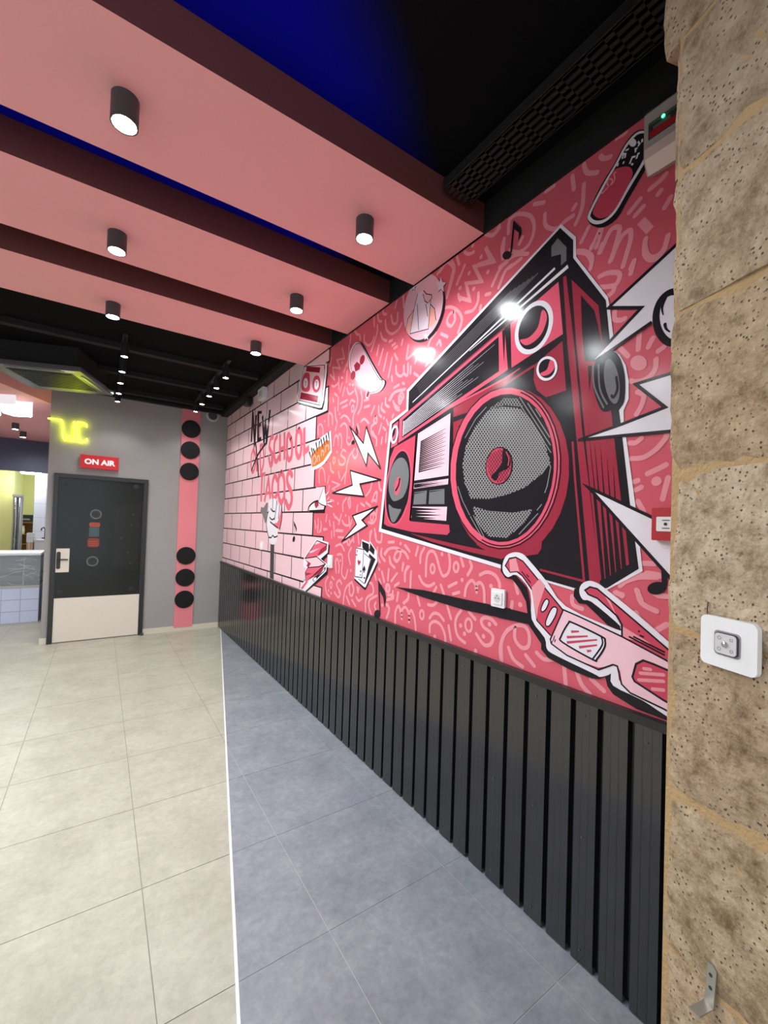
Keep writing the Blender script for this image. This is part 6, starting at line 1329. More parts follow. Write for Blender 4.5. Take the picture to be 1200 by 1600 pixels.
('s','mesh_grey',10,0,[1295.7,2109.1,1074.5,1801.8],5.7,5.7,0),
('s','mesh_grey',10,0,[1312.7,2113.2,1081.3,1793.6],5.7,5.7,0),
('s','mesh_grey',10,0,[1327.8,2114.2,1089.3,1786.9],5.7,5.7,0),
('s','mesh_grey',10,0,[1343,2115.2,1098.2,1781.4],5.7,5.7,0),
('s','mesh_grey',10,0,[1358.4,2116.3,1107.2,1775.8],5.7,5.7,0),
('s','mesh_grey',10,0,[1373,2115.9,1116.2,1770.2],5.7,5.7,0),
('s','mesh_grey',10,0,[1386.3,2113.5,1125.3,1764.5],5.7,5.7,0),
('s','mesh_grey',10,0,[1399.7,2111.2,1134.6,1758.8],5.7,5.7,0),
('s','mesh_grey',10,0,[1410.6,2105.3,1143.8,1753],5.7,5.7,0),
('s','mesh_grey',10,0,[1420.2,2097.5,1153.2,1747.2],5.7,5.7,0),
('s','mesh_grey',10,0,[1429.9,2089.7,1162.7,1741.3],5.7,5.7,0),
('s','mesh_grey',10,0,[1439.7,2081.8,1172.2,1735.5],5.7,5.7,0),
('s','mesh_grey',10,0,[1449.5,2073.8,1183.9,1732.2],5.7,5.7,0),
('s','mesh_grey',10,0,[1459.4,2065.8,1195.8,1728.9],5.7,5.7,0),
('s','mesh_grey',10,0,[1469.4,2057.7,1207.8,1725.6],5.7,5.7,0),
('s','mesh_grey',10,0,[1479.5,2049.5,1219.9,1722.2],5.7,5.7,0),
('s','mesh_grey',10,0,[1487.3,2038.4,1232.1,1718.8],5.7,5.7,0),
('s','mesh_grey',10,0,[1495,2026.9,1244.4,1715.4],5.7,5.7,0),
('s','mesh_grey',10,0,[1502.7,2015.4,1256.9,1711.9],5.7,5.7,0),
('s','mesh_grey',10,0,[1510.5,2003.8,1269.7,1708.5],5.7,5.7,0),
('s','mesh_grey',10,0,[1518.3,1992.2,1283.7,1706.5],5.7,5.7,0),
('s','mesh_grey',10,0,[1526.1,1980.5,1297.9,1704.5],5.7,5.7,0),
('s','mesh_grey',10,0,[1534,1968.7,1312.3,1702.4],5.7,5.7,0),
('s','mesh_grey',10,0,[1538.2,1952.3,1326.9,1700.3],5.7,5.7,0),
('s','mesh_grey',10,0,[1542.1,1935.5,1341.6,1698.2],5.7,5.7,0),
('s','mesh_grey',10,0,[1545.9,1918.7,1356.6,1696.1],5.7,5.7,0),
('s','mesh_grey',10,0,[1549.8,1901.8,1371.7,1693.9],5.7,5.7,0),
('s','mesh_grey',10,0,[1553.7,1884.8,1389.3,1694.3],5.7,5.7,0),
('s','mesh_grey',10,0,[1554.5,1864.3,1407.5,1695.3],5.7,5.7,0),
('s','mesh_grey',10,0,[1548.7,1836.2,1426.1,1696.2],5.7,5.7,0),
('s','mesh_grey',10,0,[1543,1808.3,1444.9,1697.2],5.7,5.7,0),
('s','mesh_grey',10,0,[1537,1780.2,1464,1698.1],5.7,5.7,0),
('s','mesh_grey',10,0,[1503.5,1721.6,1483.4,1699.1],5.7,5.7,0),
('s','mesh_grey',11,0,[1515.4,1996.5,1384.7,2113.8],5.7,5.7,0),
('s','mesh_grey',11,0,[1537.7,1954.8,1359.3,2116.3],5.7,5.7,0),
('s','mesh_grey',11,0,[1543.9,1927.3,1338.8,2114.9],5.7,5.7,0),
('s','mesh_grey',11,0,[1550.3,1899.8,1318.5,2113.5],5.7,5.7,0),
('s','mesh_grey',11,0,[1556.2,1872.5,1300.5,2110.4],5.7,5.7,0),
('s','mesh_grey',11,0,[1552.4,1854.2,1284.2,2106],5.7,5.7,0),
('s','mesh_grey',11,0,[1548.7,1836,1268.2,2101.6],5.7,5.7,0),
('s','mesh_grey',11,0,[1544.9,1817.8,1252.3,2097.3],5.7,5.7,0),
('s','mesh_grey',11,0,[1541.2,1799.7,1236.7,2093.1],5.7,5.7,0),
('s','mesh_grey',11,0,[1537.5,1781.6,1221.3,2088.9],5.7,5.7,0),
('s','mesh_grey',11,0,[1529.8,1767.6,1209.2,2081.8],5.7,5.7,0),
('s','mesh_grey',11,0,[1521.9,1753.8,1199.3,2072.6],5.7,5.7,0),
('s','mesh_grey',11,0,[1514.1,1740.1,1189.5,2063.5],5.7,5.7,0),
('s','mesh_grey',11,0,[1506.3,1726.5,1179.9,2054.5],5.7,5.7,0),
('s','mesh_grey',11,0,[1498.6,1712.9,1170.3,2045.6],5.7,5.7,0),
('s','mesh_grey',11,0,[1490.9,1699.5,1160.8,2036.7],5.7,5.7,0),
('s','mesh_grey',11,0,[1471.3,1698.5,1151.4,2027.9],5.7,5.7,0),
('s','mesh_grey',11,0,[1452,1697.5,1143.8,2017.3],5.7,5.7,0),
('s','mesh_grey',11,0,[1433,1696.6,1136.6,2006.6],5.7,5.7,0),
('s','mesh_grey',11,0,[1414.3,1695.6,1129.4,1995.9],5.7,5.7,0),
('s','mesh_grey',11,0,[1395.8,1694.7,1122.3,1985.3],5.7,5.7,0),
('s','mesh_grey',11,0,[1377.6,1693.7,1115.2,1974.7],5.7,5.7,0),
('s','mesh_grey',11,0,[1356.7,1696.1,1108.1,1964.3],5.7,5.7,0),
('s','mesh_grey',11,0,[1335.5,1699.1,1101.1,1953.9],5.7,5.7,0),
('s','mesh_grey',11,0,[1314.6,1702.1,1094.2,1943.6],5.7,5.7,0),
('s','mesh_grey',11,0,[1294.1,1705,1087.6,1932.9],5.7,5.7,0),
('s','mesh_grey',11,0,[1274,1707.9,1083,1920.2],5.7,5.7,0),
('s','mesh_grey',11,0,[1251.9,1713.3,1078.4,1907.6],5.7,5.7,0),
('s','mesh_grey',11,0,[1229.4,1719.6,1073.8,1895],5.7,5.7,0),
('s','mesh_grey',11,0,[1207.3,1725.7,1069.2,1882.5],5.7,5.7,0),
('s','mesh_grey',11,0,[1185.6,1731.7,1064.7,1870.1],5.7,5.7,0),
('s','mesh_grey',11,0,[1159.4,1743.4,1060.2,1857.7],5.7,5.7,0),
('s','mesh_grey',11,0,[1125.4,1764.5,1055.7,1845.4],5.7,5.7,0),
('s','mesh_grey',11,0,[1092.4,1785,1051.2,1833.1],5.7,5.7,0),
('s','mesh_grey',10,0,[1140.6,1640.3,1135.2,1633.4],5,5,0),
('s','mesh_grey',10,0,[1153.5,1638.5,1141.7,1623.7],5,5,0),
('s','mesh_grey',10,0,[1166.5,1636.7,1148.3,1613.9],5,5,0),
('s','mesh_grey',10,0,[1179.7,1634.9,1155,1604.1],5,5,0),
('s','mesh_grey',10,0,[1193.1,1633,1161.6,1594.2],5,5,0),
('s','mesh_grey',10,0,[1206.6,1631.1,1168.8,1584.7],5,5,0),
('s','mesh_grey',10,0,[1220.3,1629.2,1178,1577.8],5,5,0),
('s','mesh_grey',10,0,[1234.4,1627.7,1187.4,1570.8],5,5,0),
('s','mesh_grey',10,0,[1251,1628.8,1196.8,1563.7],5,5,0),
('s','mesh_grey',10,0,[1267.9,1630,1206.4,1556.6],5,5,0),
('s','mesh_grey',10,0,[1285,1631.2,1216,1549.4],5,5,0),
('s','mesh_grey',10,0,[1302.3,1632.3,1225.7,1542.2],5,5,0),
('s','mesh_grey',10,0,[1320,1633.6,1235.4,1534.9],5,5,0),
('s','mesh_grey',10,0,[1337.9,1634.8,1245.3,1527.5],5,5,0),
('s','mesh_grey',10,0,[1356,1636,1255.2,1520.1],5,5,0),
('s','mesh_grey',10,0,[1374.9,1637.8,1267.4,1515.2],5,5,0),
('s','mesh_grey',10,0,[1397.1,1643,1284.4,1515.4],5,5,0),
('s','mesh_grey',10,0,[1419.7,1648.4,1301.6,1515.6],5,5,0),
('s','mesh_grey',10,0,[1442.8,1653.8,1319.1,1515.8],5,5,0),
('s','mesh_grey',10,0,[1466.3,1659.3,1336.9,1516],5,5,0),
('s','mesh_grey',10,0,[1469.6,1642.3,1354.9,1516.2],5,5,0),
('s','mesh_grey',10,0,[1455.5,1606.2,1391.9,1536.9],5,5,0),
('s','mesh_grey',11,0,[1472,1648.4,1460.7,1658],5,5,0),
('s','mesh_grey',11,0,[1466.6,1634.5,1443.9,1654.1],5,5,0),
('s','mesh_grey',11,0,[1461.2,1620.8,1427.3,1650.2],5,5,0),
('s','mesh_grey',11,0,[1455.8,1607.1,1410.9,1646.3],5,5,0),
('s','mesh_grey',11,0,[1450.5,1593.4,1394.8,1642.5],5,5,0),
('s','mesh_grey',11,0,[1444,1580.9,1378.9,1638.7],5,5,0),
('s','mesh_grey',11,0,[1433.5,1572,1361.6,1636.4],5,5,0),
('s','mesh_grey',11,0,[1423.1,1563.2,1343.5,1635.2],5,5,0),
('s','mesh_grey',11,0,[1412.8,1554.5,1325.6,1634],5,5,0),
('s','mesh_grey',11,0,[1402.6,1545.9,1308,1632.7],5,5,0),
('s','mesh_grey',11,0,[1392.5,1537.3,1290.6,1631.5],5,5,0),
('s','mesh_grey',11,0,[1382.4,1528.8,1273.5,1630.4],5,5,0),
('s','mesh_grey',11,0,[1372.5,1520.4,1256.7,1629.2],5,5,0),
('s','mesh_grey',11,0,[1358.2,1516.3,1240.1,1628.1],5,5,0),
('s','mesh_grey',11,0,[1340,1516.1,1221.5,1629],5,5,0),
('s','mesh_grey',11,0,[1322.1,1515.8,1201.3,1631.9],5,5,0),
('s','mesh_grey',11,0,[1304.4,1515.6,1181.5,1634.6],5,5,0),
('s','mesh_grey',11,0,[1287,1515.4,1162,1637.3],5,5,0),
('s','mesh_grey',11,0,[1269.9,1515.2,1142.8,1640],5,5,0),
('s','mesh_grey',11,0,[1225,1542.7,1139,1627.8],5,5,0),
('s','mesh_grey',10,0,[1128.4,2066.4,1100.4,2024.9],4,4,0),
('s','mesh_grey',10,0,[1169.9,2100.1,1055.7,1932.6],4,4,0),
('s','mesh_grey',10,0,[1213,2135.2,1051.5,1900.3],4,4,0),
('s','mesh_grey',10,0,[1206.4,2097.3,1165,2037.7],4,4,0),
('s','mesh_grey',10,0,[1141.2,2003.4,1048.5,1869.8],4,4,0),
('s','mesh_grey',10,0,[1231.7,2133.9,1201.7,2090.6],3.5,3.5,0),
('s','mesh_grey',10,0,[1248,2138.3,1218.1,2095.4],3.5,3.5,0),
('s','mesh_grey',10,0,[1264.6,2142.7,1234.7,2100.3],3.5,3.5,0),
('s','mesh_grey',10,0,[1281.4,2147.3,1251.7,2105.2],3.5,3.5,0),
('s','mesh_grey',10,0,[1298,2151.3,1268.8,2110.2],3.5,3.5,0),
('s','mesh_grey',10,0,[1309.3,2147.6,1286.2,2115.4],3.5,3.5,0),
('s','mesh_grey',10,0,[1320.7,2143.8,1302.2,2118.1],3.5,3.5,0),
('s','mesh_grey',10,0,[1332.2,2140,1316.1,2117.9],3.5,3.5,0),
('s','mesh_grey',10,0,[1343.8,2136.2,1330.3,2117.6],3.5,3.5,0),
('s','mesh_grey',10,0,[1355.5,2132.3,1344.5,2117.3],3.5,3.5,0),
('s','mesh_grey',10,0,[1367.4,2128.4,1359,2117],3.5,3.5,0),
('s','mesh_grey',10,0,[1379.4,2124.5,1373.6,2116.7],3.5,3.5,0),
('s','mesh_grey',11,0,[1381.6,2116.6,1369,2127.9],3.5,3.5,0),
('s','mesh_grey',11,0,[1358.6,2117,1333.8,2139.5],3.5,3.5,0),
('s','mesh_grey',11,0,[1336,2117.5,1299.5,2150.8],3.5,3.5,0),
('s','mesh_grey',11,0,[1313.8,2117.9,1281.8,2147.4],3.5,3.5,0),
('s','mesh_grey',11,0,[1293.1,2117.4,1265.5,2143],3.5,3.5,0),
('s','mesh_grey',11,0,[1277.1,2112.7,1249.5,2138.7],3.5,3.5,0),
('s','mesh_grey',11,0,[1261.4,2108.1,1233.6,2134.4],3.5,3.5,0),
('s','mesh_grey',11,0,[1245.9,2103.5,1220.2,2128],3.5,3.5,0),
('s','mesh_grey',11,0,[1230.6,2099,1211.9,2117],3.5,3.5,0),
('s','mesh_grey',11,0,[1215.5,2094.6,1203.7,2106],3.5,3.5,0),
('s','mesh_grey',11,0,[1200.6,2090.2,1195.5,2095.1],3.5,3.5,0),
('s','mesh_grey',10,0,[1057,1827,1048.2,1811.4,1055.5,1772.9,1062.7,1734.1,1073.2,1707.6],4,4,0),
('s','mesh_grey',10,0,[1108.6,1636.5,1086.1,1661],4,4,0),
('s','mesh_grey',10,0,[1586.6,1765.6,1548.9,1690.7,1495.9,1617.9],4,4,0),
('s','mesh_grey',10,0,[1544.7,2005.5,1473.8,2089.2,1405.3,2133.6],4,4,0),
('s','mesh_grey',10,0,[1491.6,1612,1412.8,1514.7],4,4,0),
('s','mesh_grey',10,0,[1471.6,1617.8,1397.6,1515.3],4,4,0),
('s','mesh_grey',10,0,[1197,1533.4,1102.4,1623.9],4,4,0),
('p','ink',12,1,[1238.8,1829,1245,1803.9,1258.1,1782.4,1277,1766.4,1300.1,1757.6,1325.3,1757,1350.2,1764.9,1372.2,1780.9,1388.9,1803.3,1398.6,1830.1,1400,1858.3,1392.9,1885,1378.3,1907.2,1357.7,1922.7,1333.4,1930.1,1308,1928.8,1284,1919.3,1263.5,1902.7,1248.4,1880.7,1240,1855.4]),
('p','red_pink',13,1,[1247.4,1830.4,1253.2,1806.8,1265.3,1786.6,1282.7,1771.5,1303.8,1763.2,1326.9,1762.6,1349.6,1770,1369.6,1784.9,1384.8,1805.8,1393.5,1830.8,1394.7,1857.2,1388.2,1882.1,1374.8,1903,1356,1917.6,1333.9,1924.7,1310.7,1923.7,1288.7,1915,1270,1899.5,1256.2,1878.9,1248.5,1855.2]),
('s','ink',14,0,[1264.6,1893.3,1260.4,1887.8],2.5,2.5,0),
('s','ink',14,0,[1289,1906,1255.2,1862],2.5,2.5,0),
('s','ink',14,0,[1313.9,1918.9,1250.1,1836.3],2.5,2.5,0),
('s','ink',14,0,[1328,1917.5,1253.2,1821.3],2.5,2.5,0),
('s','ink',14,0,[1340.6,1914,1258.4,1808.9],2.5,2.5,0),
('s','ink',14,0,[1353.3,1910.4,1263.6,1796.4],2.5,2.5,0),
('s','ink',14,0,[1366.2,1906.7,1268.8,1783.9],2.5,2.5,0),
('s','ink',14,0,[1379.2,1903,1278.3,1776.6],2.5,2.5,0),
('s','ink',14,0,[1386.4,1891.9,1290.5,1772.6],2.5,2.5,0),
('s','ink',14,0,[1388.1,1873.9,1302.8,1768.6],2.5,2.5,0),
('s','ink',14,0,[1389.8,1855.9,1315.3,1764.4],2.5,2.5,0),
('s','ink',14,0,[1382,1826.2,1338.8,1773.6],2.5,2.5,0),
('s','ink',15,0,[1386.8,1887.3,1367.6,1906.3],2.5,2.5,0),
('s','ink',15,0,[1389,1864.8,1339.2,1914.4],2.5,2.5,0),
('s','ink',15,0,[1390.1,1843.2,1314.5,1919.2],2.5,2.5,0),
('s','ink',15,0,[1383.6,1829.5,1301.6,1912.5],2.5,2.5,0),
('s','ink',15,0,[1377,1815.8,1288.8,1905.9],2.5,2.5,0),
('s','ink',15,0,[1370.6,1802.2,1276.2,1899.4],2.5,2.5,0),
('s','ink',15,0,[1364.1,1788.7,1263.7,1892.9],2.5,2.5,0),
('s','ink',15,0,[1352.6,1780.7,1258.6,1878.9],2.5,2.5,0),
('s','ink',15,0,[1339.8,1774.1,1255.4,1863],2.5,2.5,0),
('s','ink',15,0,[1327.1,1767.6,1252.3,1847.1],2.5,2.5,0),
('s','ink',15,0,[1309.9,1766.2,1249.1,1831.3],2.5,2.5,0),
('s','ink',15,0,[1283.7,1774.8,1263.5,1796.7],2.5,2.5,0),
('p','ink',16,1,[1296.1,1917.8,1268.1,1897.8,1249.8,1852.6,1269,1824.9,1313.4,1812.5,1329.9,1777.9,1363.2,1797.2,1321.1,1829.8,1301,1858.1]),
('s','red_pink',17,1,[1278.5,1903.5,1260.4,1869.9,1264.7,1838],6,6,0),
 ]),
]
PLAB = {'doodle_lines':'pale pink hand-drawn squiggles'}
made = {}
for nm, par, shapes in MURAL:
    bm = bm_new(); used = []
    def idx(n):
        if n not in used: used.append(n)
        return used.index(n)
    for k, s in enumerate(shapes): add_shape(bm, s, idx, k, nm == 'doodle_lines')
    bmesh.ops.recalc_face_normals(bm, faces=bm.faces)
    for f in bm.faces:
        if f.normal.x > 0: f.normal_flip()
    me = bpy.data.meshes.new(nm); bm.to_mesh(me); bm.free()
    for n in used: me.materials.append(pm(n))
    o = link(nm, me, made[par] if par else mural)
    if par: o.location = (0, 0, 0)
    else: o.location = -mural.location; made[nm] = o
    if nm in PLAB: o['label'] = PLAB[nm]; o['kind'] = 'stuff'

# corrugated cladding ----------------------------------------------------------
M_corr = mat('black_corrugated_steel', srgb(26,26,29), .16, .0, var=.08, scale=3, spec=1.0)
clad = empty('corrugated_cladding', (XW, 3.2, 0))
PIT_ = .1040; DEP = .024; ZTOP = .938
phase = .7036
def profile(y0, n):
    out = []
    for i in range(n):
        y = y0+i*PIT_
        out += [(y+.000, 0), (y+.004, DEP), (y+.028, DEP), (y+.031, DEP-.0007), (y+.034, DEP), (y+.056, DEP), (y+.059, DEP-.0007), (y+.062, DEP), (y+.086, DEP), (y+.090, 0)]
    return out
y = phase+.007 - PIT_*8; per = 10; rows = int((YB-y)/PIT_)+1; i = 0
while i < rows:
    n = min(per, rows-i); pr = profile(y+i*PIT_, n)
    pr.append((y+(i+n)*PIT_, 0))
    pr = [(min(a, YB-.001), b) for a, b in pr]
    bm = bm_new(); lo = [bm.verts.new((-.004-b, a-3.2, .004)) for a, b in pr]; hi = [bm.verts.new((-.004-b, a-3.2, ZTOP)) for a, b in pr]
    for k in range(len(pr)-1):
        if abs(pr[k][0]-pr[k+1][0]) < 1e-6 and abs(pr[k][1]-pr[k+1][1]) < 1e-6: continue
        bm.faces.new([lo[k], lo[k+1], hi[k+1], hi[k]])
    finish(bm, 'corrugated_sheet', clad, M_corr); i += n
bm = bm_new(); bx(bm, -.034, -3.4, ZTOP-.006, -.0035, YB-3.2-.001, ZC); finish(bm, 'top_flashing', clad, M_blackmetal, bevel=.003)
bm = bm_new()
lathe(bm, [(.004,0),(.004,-.002),(.001,-.003)], axis='x', n=8); scr = finish(bm, 'screw', clad, M_darkgrey); scr.location = (-.0285, phase-.05-3.2, .88)
for k in range(1, 24):
    for z in (.885, .45, .05):
        if z == .885 and k == 0: continue
        s = scr.copy(); COL.objects.link(s); s.location = (-.0285, phase-.045+k*PIT_*2-3.2, z)
        if s.location.y > YB-3.25: bpy.data.objects.remove(s)
tag(clad, 'glossy black corrugated metal wainscot under the pink mural', 'cladding')

# ------------------------------------------------------------------ stone jamb of the shop front
TH = math.radians(19.3); SD = Vector((math.sin(TH), math.cos(TH), 0)); SN = Vector((-math.cos(TH), math.sin(TH), 0))  # along, out of the face
SE = Vector((.86, .356, 0))
m = bpy.data.materials.new('limestone'); m.use_nodes = True; nt = m.node_tree; b = nt.nodes['Principled BSDF']; b.inputs['Roughness'].default_value = .92
g = nt.nodes.new('ShaderNodeNewGeometry')
n1 = nt.nodes.new('ShaderNodeTexNoise'); n1.inputs['Scale'].default_value = 16; n1.inputs['Detail'].default_value = 12; n1.inputs['Roughness'].default_value = .78
oi = nt.nodes.new('ShaderNodeObjectInfo'); va = nt.nodes.new('ShaderNodeVectorMath'); va.operation = 'ADD'
vm = nt.nodes.new('ShaderNodeVectorMath'); vm.operation = 'SCALE'; vm.inputs[3].default_value = 9.0
nt.links.new(oi.outputs['Random'], vm.inputs[0]); nt.links.new(g.outputs['Position'], va.inputs[0]); nt.links.new(vm.outputs[0], va.inputs[1])
nt.links.new(va.outputs[0], n1.inputs['Vector'])
r = nt.nodes.new('ShaderNodeValToRGB'); e = r.color_ramp.elements; e[0].position = .36; e[0].color = srgb(120,98,72); e[1].position = .66; e[1].color = srgb(196,178,152); x = e.new(.5); x.color = srgb(170,150,124)
nt.links.new(n1.outputs['Fac'], r.inputs['Fac'])
hs = nt.nodes.new('ShaderNodeHueSaturation'); mrv = nt.nodes.new('ShaderNodeMapRange'); mrv.inputs[3].default_value = .95; mrv.inputs[4].default_value = 1.05
nt.links.new(oi.outputs['Random'], mrv.inputs[0]); nt.links.new(mrv.outputs[0], hs.inputs['Value']); tint = nt.nodes.new('ShaderNodeMix'); tint.data_type = 'RGBA'; tint.blend_type = 'MULTIPLY'; tint.inputs[0].default_value = 1.0
nt.links.new(r.outputs['Color'], tint.inputs[6]); nt.links.new(oi.outputs['Color'], tint.inputs[7]); nt.links.new(tint.outputs[2], hs.inputs['Color'])
vo = nt.nodes.new('ShaderNodeTexVoronoi'); vo.inputs['Scale'].default_value = 120; nt.links.new(va.outputs[0], vo.inputs['Vector'])
pr = nt.nodes.new('ShaderNodeValToRGB'); pr.color_ramp.elements[0].position = .10; pr.color_ramp.elements[1].position = .24
nt.links.new(vo.outputs['Distance'], pr.inputs['Fac'])
nk = nt.nodes.new('ShaderNodeTexNoise'); nk.inputs['Scale'].default_value = 16; nt.links.new(va.outputs[0], nk.inputs['Vector'])
kr = nt.nodes.new('ShaderNodeValToRGB'); kr.color_ramp.elements[0].position = .46; kr.color_ramp.elements[1].position = .58; nt.links.new(nk.outputs['Fac'], kr.inputs['Fac'])
inv = nt.nodes.new('ShaderNodeMath'); inv.operation = 'SUBTRACT'; inv.inputs[0].default_value = 1; nt.links.new(kr.outputs['Color'], inv.inputs[1])
pit = nt.nodes.new('ShaderNodeMath'); pit.operation = 'MAXIMUM'; nt.links.new(pr.outputs['Color'], pit.inputs[0]); nt.links.new(inv.outputs[0], pit.inputs[1])
mxc = nt.nodes.new('ShaderNodeMix'); mxc.data_type = 'RGBA'; mxc.inputs[6].default_value = srgb(104,80,54); nt.links.new(pit.outputs[0], mxc.inputs[0]); nt.links.new(hs.outputs['Color'], mxc.inputs[7])
nt.links.new(mxc.outputs[2], b.inputs['Base Color'])
n3 = nt.nodes.new('ShaderNodeTexNoise'); n3.inputs['Scale'].default_value = 70; n3.inputs['Detail'].default_value = 10; nt.links.new(va.outputs[0], n3.inputs['Vector'])
hm = nt.nodes.new('ShaderNodeMath'); hm.operation = 'MULTIPLY_ADD'; hm.inputs[1].default_value = .9; nt.links.new(n3.outputs['Fac'], hm.inputs[0]); nt.links.new(pit.outputs[0], hm.inputs[2])
bp = nt.nodes.new('ShaderNodeBump'); bp.inputs['Strength'].default_value = 1.0; bp.inputs['Distance'].default_value = .009; nt.links.new(hm.outputs[0], bp.inputs['Height']); nt.links.new(bp.outputs['Normal'], b.inputs['Normal'])
M_stone = m; MATS['limestone'] = m
M_mortar = mat('lime_mortar', srgb(176,146,104), .95, var=.15, scale=30, bump=.5, bscale=120)
# core (mortar) behind the blocks, blocks proud of it
wf = bm_new(); s0, s1, dpt = -1.45, -.006, .62
pts = [SE+SD*s0-SN*.004, SE+SD*s1-SN*.004, SE+SD*s1-SN*dpt, SE+SD*s0-SN*dpt]
prism(wf, [(p.x, p.y, 0) for p in pts], (0, 0, ZCEIL)); wf = struct(finish(wf, 'wall_front', None, M_mortar))
def stone_block(sa, sb, za, zb, seed, dep=.5):
    """block with a rough face and rough arrises"""
    bm = bm_new(); ns, nz = max(3, int((sb-sa)/.018)), max(3, int((zb-za)/.018)); nd = 12
    sb_ = sb
    def P(s, z, dd):
        base = SE+SD*s-SN*dd; p = Vector((base.x, base.y, z))
        k = Vector((seed*7.1, seed*3.3, 0))
        rgh = noise.noise((p+k)*14)*.0045 + noise.noise((p+k)*45)*.0022 + noise.noise((p+k)*6)*.004
        es = min(s-sa, sb-s, z-za, zb-z); 
        rnd = 0
        ez = min(z-za, zb-z)
        if dd < .002 and ez < .012: rnd += (.012-ez)*.3
        if dd < .002 and abs(s-sb) < .014: rnd += (.014-abs(s-sb))*.5
        q = p + SN*(rgh-rnd if dd < .3 else 0)
        if s > sb-.02:
            q += SD*(noise.noise((p+k)*11+Vector((5,0,0)))*.007 + noise.noise((p+k)*38)*.005 + (noise.noise((p+k)*90)*.0015))
        return q
    grid = [[bm.verts.new(P(sa+(sb-sa)*i/ns, za+(zb-za)*j/nz, 0)) for j in range(nz+1)] for i in range(ns+1)]
    for i in range(ns):
        for j in range(nz): bm.faces.new([grid[i][j], grid[i+1][j], grid[i+1][j+1], grid[i][j+1]])
    side = [grid[ns]]
    for q in range(1, 7):
        side.append([bm.verts.new(P(sb, za+(zb-za)*j/nz, dep*(q/6)**1.5)) for j in range(nz+1)])
    for a_, b_ in zip(side, side[1:]):
        for j in range(nz): bm.faces.new([a_[j], b_[j], b_[j+1], a_[j+1]])
    for jj in (0, nz):     # beds
        row = [grid[i][jj] for i in range(ns+1)]; back = [bm.verts.new(SE+SD*(sa+(sb-sa)*i/ns)-SN*.06+Vector((0,0,za if jj == 0 else zb))) for i in range(ns+1)]
        for i in range(ns): bm.faces.new([row[i], row[i+1], back[i+1], back[i]])
    return finish(bm, 'stone_block', wf, M_stone, smooth=True)
Z = [0, .275, .55, .826, 1.102, 1.38, 1.667, 1.955, 2.215, 2.47, 2.78, ZCEIL]
for k in range(len(Z)-1):
    end = .004-.016*(1-(Z[k]/2.4)) if k < 9 else (.03 if k == 9 else .075)
    cut = -.62 if k % 2 else -.38
    o = stone_block(cut+.004, end, Z[k]+.004, Z[k+1]-.004, k+1)
    o.color = {3:(.88,.86,.78,1), 4:(.93,.88,.82,1), 5:(1.08,1.08,1.10,1), 6:(.96,.90,.80,1), 7:(1.0,.97,.95,1), 8:(.9,.88,.86,1), 9:(.86,.82,.78,1)}.get(k, (.95,.9,.84,1))
    stone_block(cut-.75, cut-.004, Z[k]+.004, Z[k+1]-.004, k+31)
def on_stone(s, z, out=0.0): p = SE+SD*s+SN*out; return Vector((p.x, p.y, z))
SROT = math.atan2(SN.x, -SN.y)      # local -Y points out of the stone face
def rrect(w, h, r, n=6):
    o = []
    for cx, cz, a0 in ((w/2-r, h/2-r, 0), (-w/2+r, h/2-r, 90), (-w/2+r, -h/2+r, 180), (w/2-r, -h/2+r, 270)):
        for i in range(n+1):
            a = math.radians(a0+90*i/n); o.append((cx+r*math.cos(a), cz+r*math.sin(a)))
    return o
def plate(bm, w, h, r, y0, y1, cx=0, cz=0): prism(bm, [(cx+x, y0, cz+z) for x, z in rrect(w, h, r)], (0, y1-y0, 0))
# control plate on the stone
t = empty('control_plate', on_stone(-.121, 1.384, .003), SROT)
W_, Hh = .085, .078
bm = bm_new(); plate(bm, W_, Hh, .009, 0, -.009)
# recessed well: frame built of a dished ring
finish(bm, 'cover', t, M_white, bevel=.002)
bm = bm_new(); plate(bm, .040, .038, .006, -.0095, -.0090); finish(bm, 'well', t, mat('well_grey', srgb(150,146,150), .5))
bm = bm_new(); plate(bm, .0345, .0335, .0055, -.0120, -.0092); finish(bm, 'gasket', t, mat('gasket_dark', srgb(60,60,66), .5))
bm = bm_new(); plate(bm, .032, .031, .005, -.0135, -.0095); kp = finish(bm, 'keypad', t, mat('keypad_grey', srgb(205,200,200), .45), bevel=.001)
bm = bm_new(); lathe(bm, [(.0045,0),(.0045,-.002),(.0025,-.0035),(.0005,-.004)], axis='y', n=14); o = finish(bm, 'centre_button', kp, mat('chrome', srgb(190,190,192), .25, .9), smooth=True); o.location = (0, -.0135, 0)
M_icon = mat('icon_grey', srgb(110,106,108), .6)
for x, z, k in ((-.009,.0085,0), (.009,.0085,1), (-.009,-.0085,2), (.0095,-.0085,3)):
    bm = bm_new(); n = (12, 4, 12, 5)[k]
    tube(bm, [(x+.0026*math.cos(2*math.pi*i/n+.78), -.0136, z+.0026*math.sin(2*math.pi*i/n+.78)) for i in range(n)], .00035, 5, True); finish(bm, 'icon', kp, M_icon)
tag(t, 'white square control plate with four-icon keypad on the stone wall', 'switch')
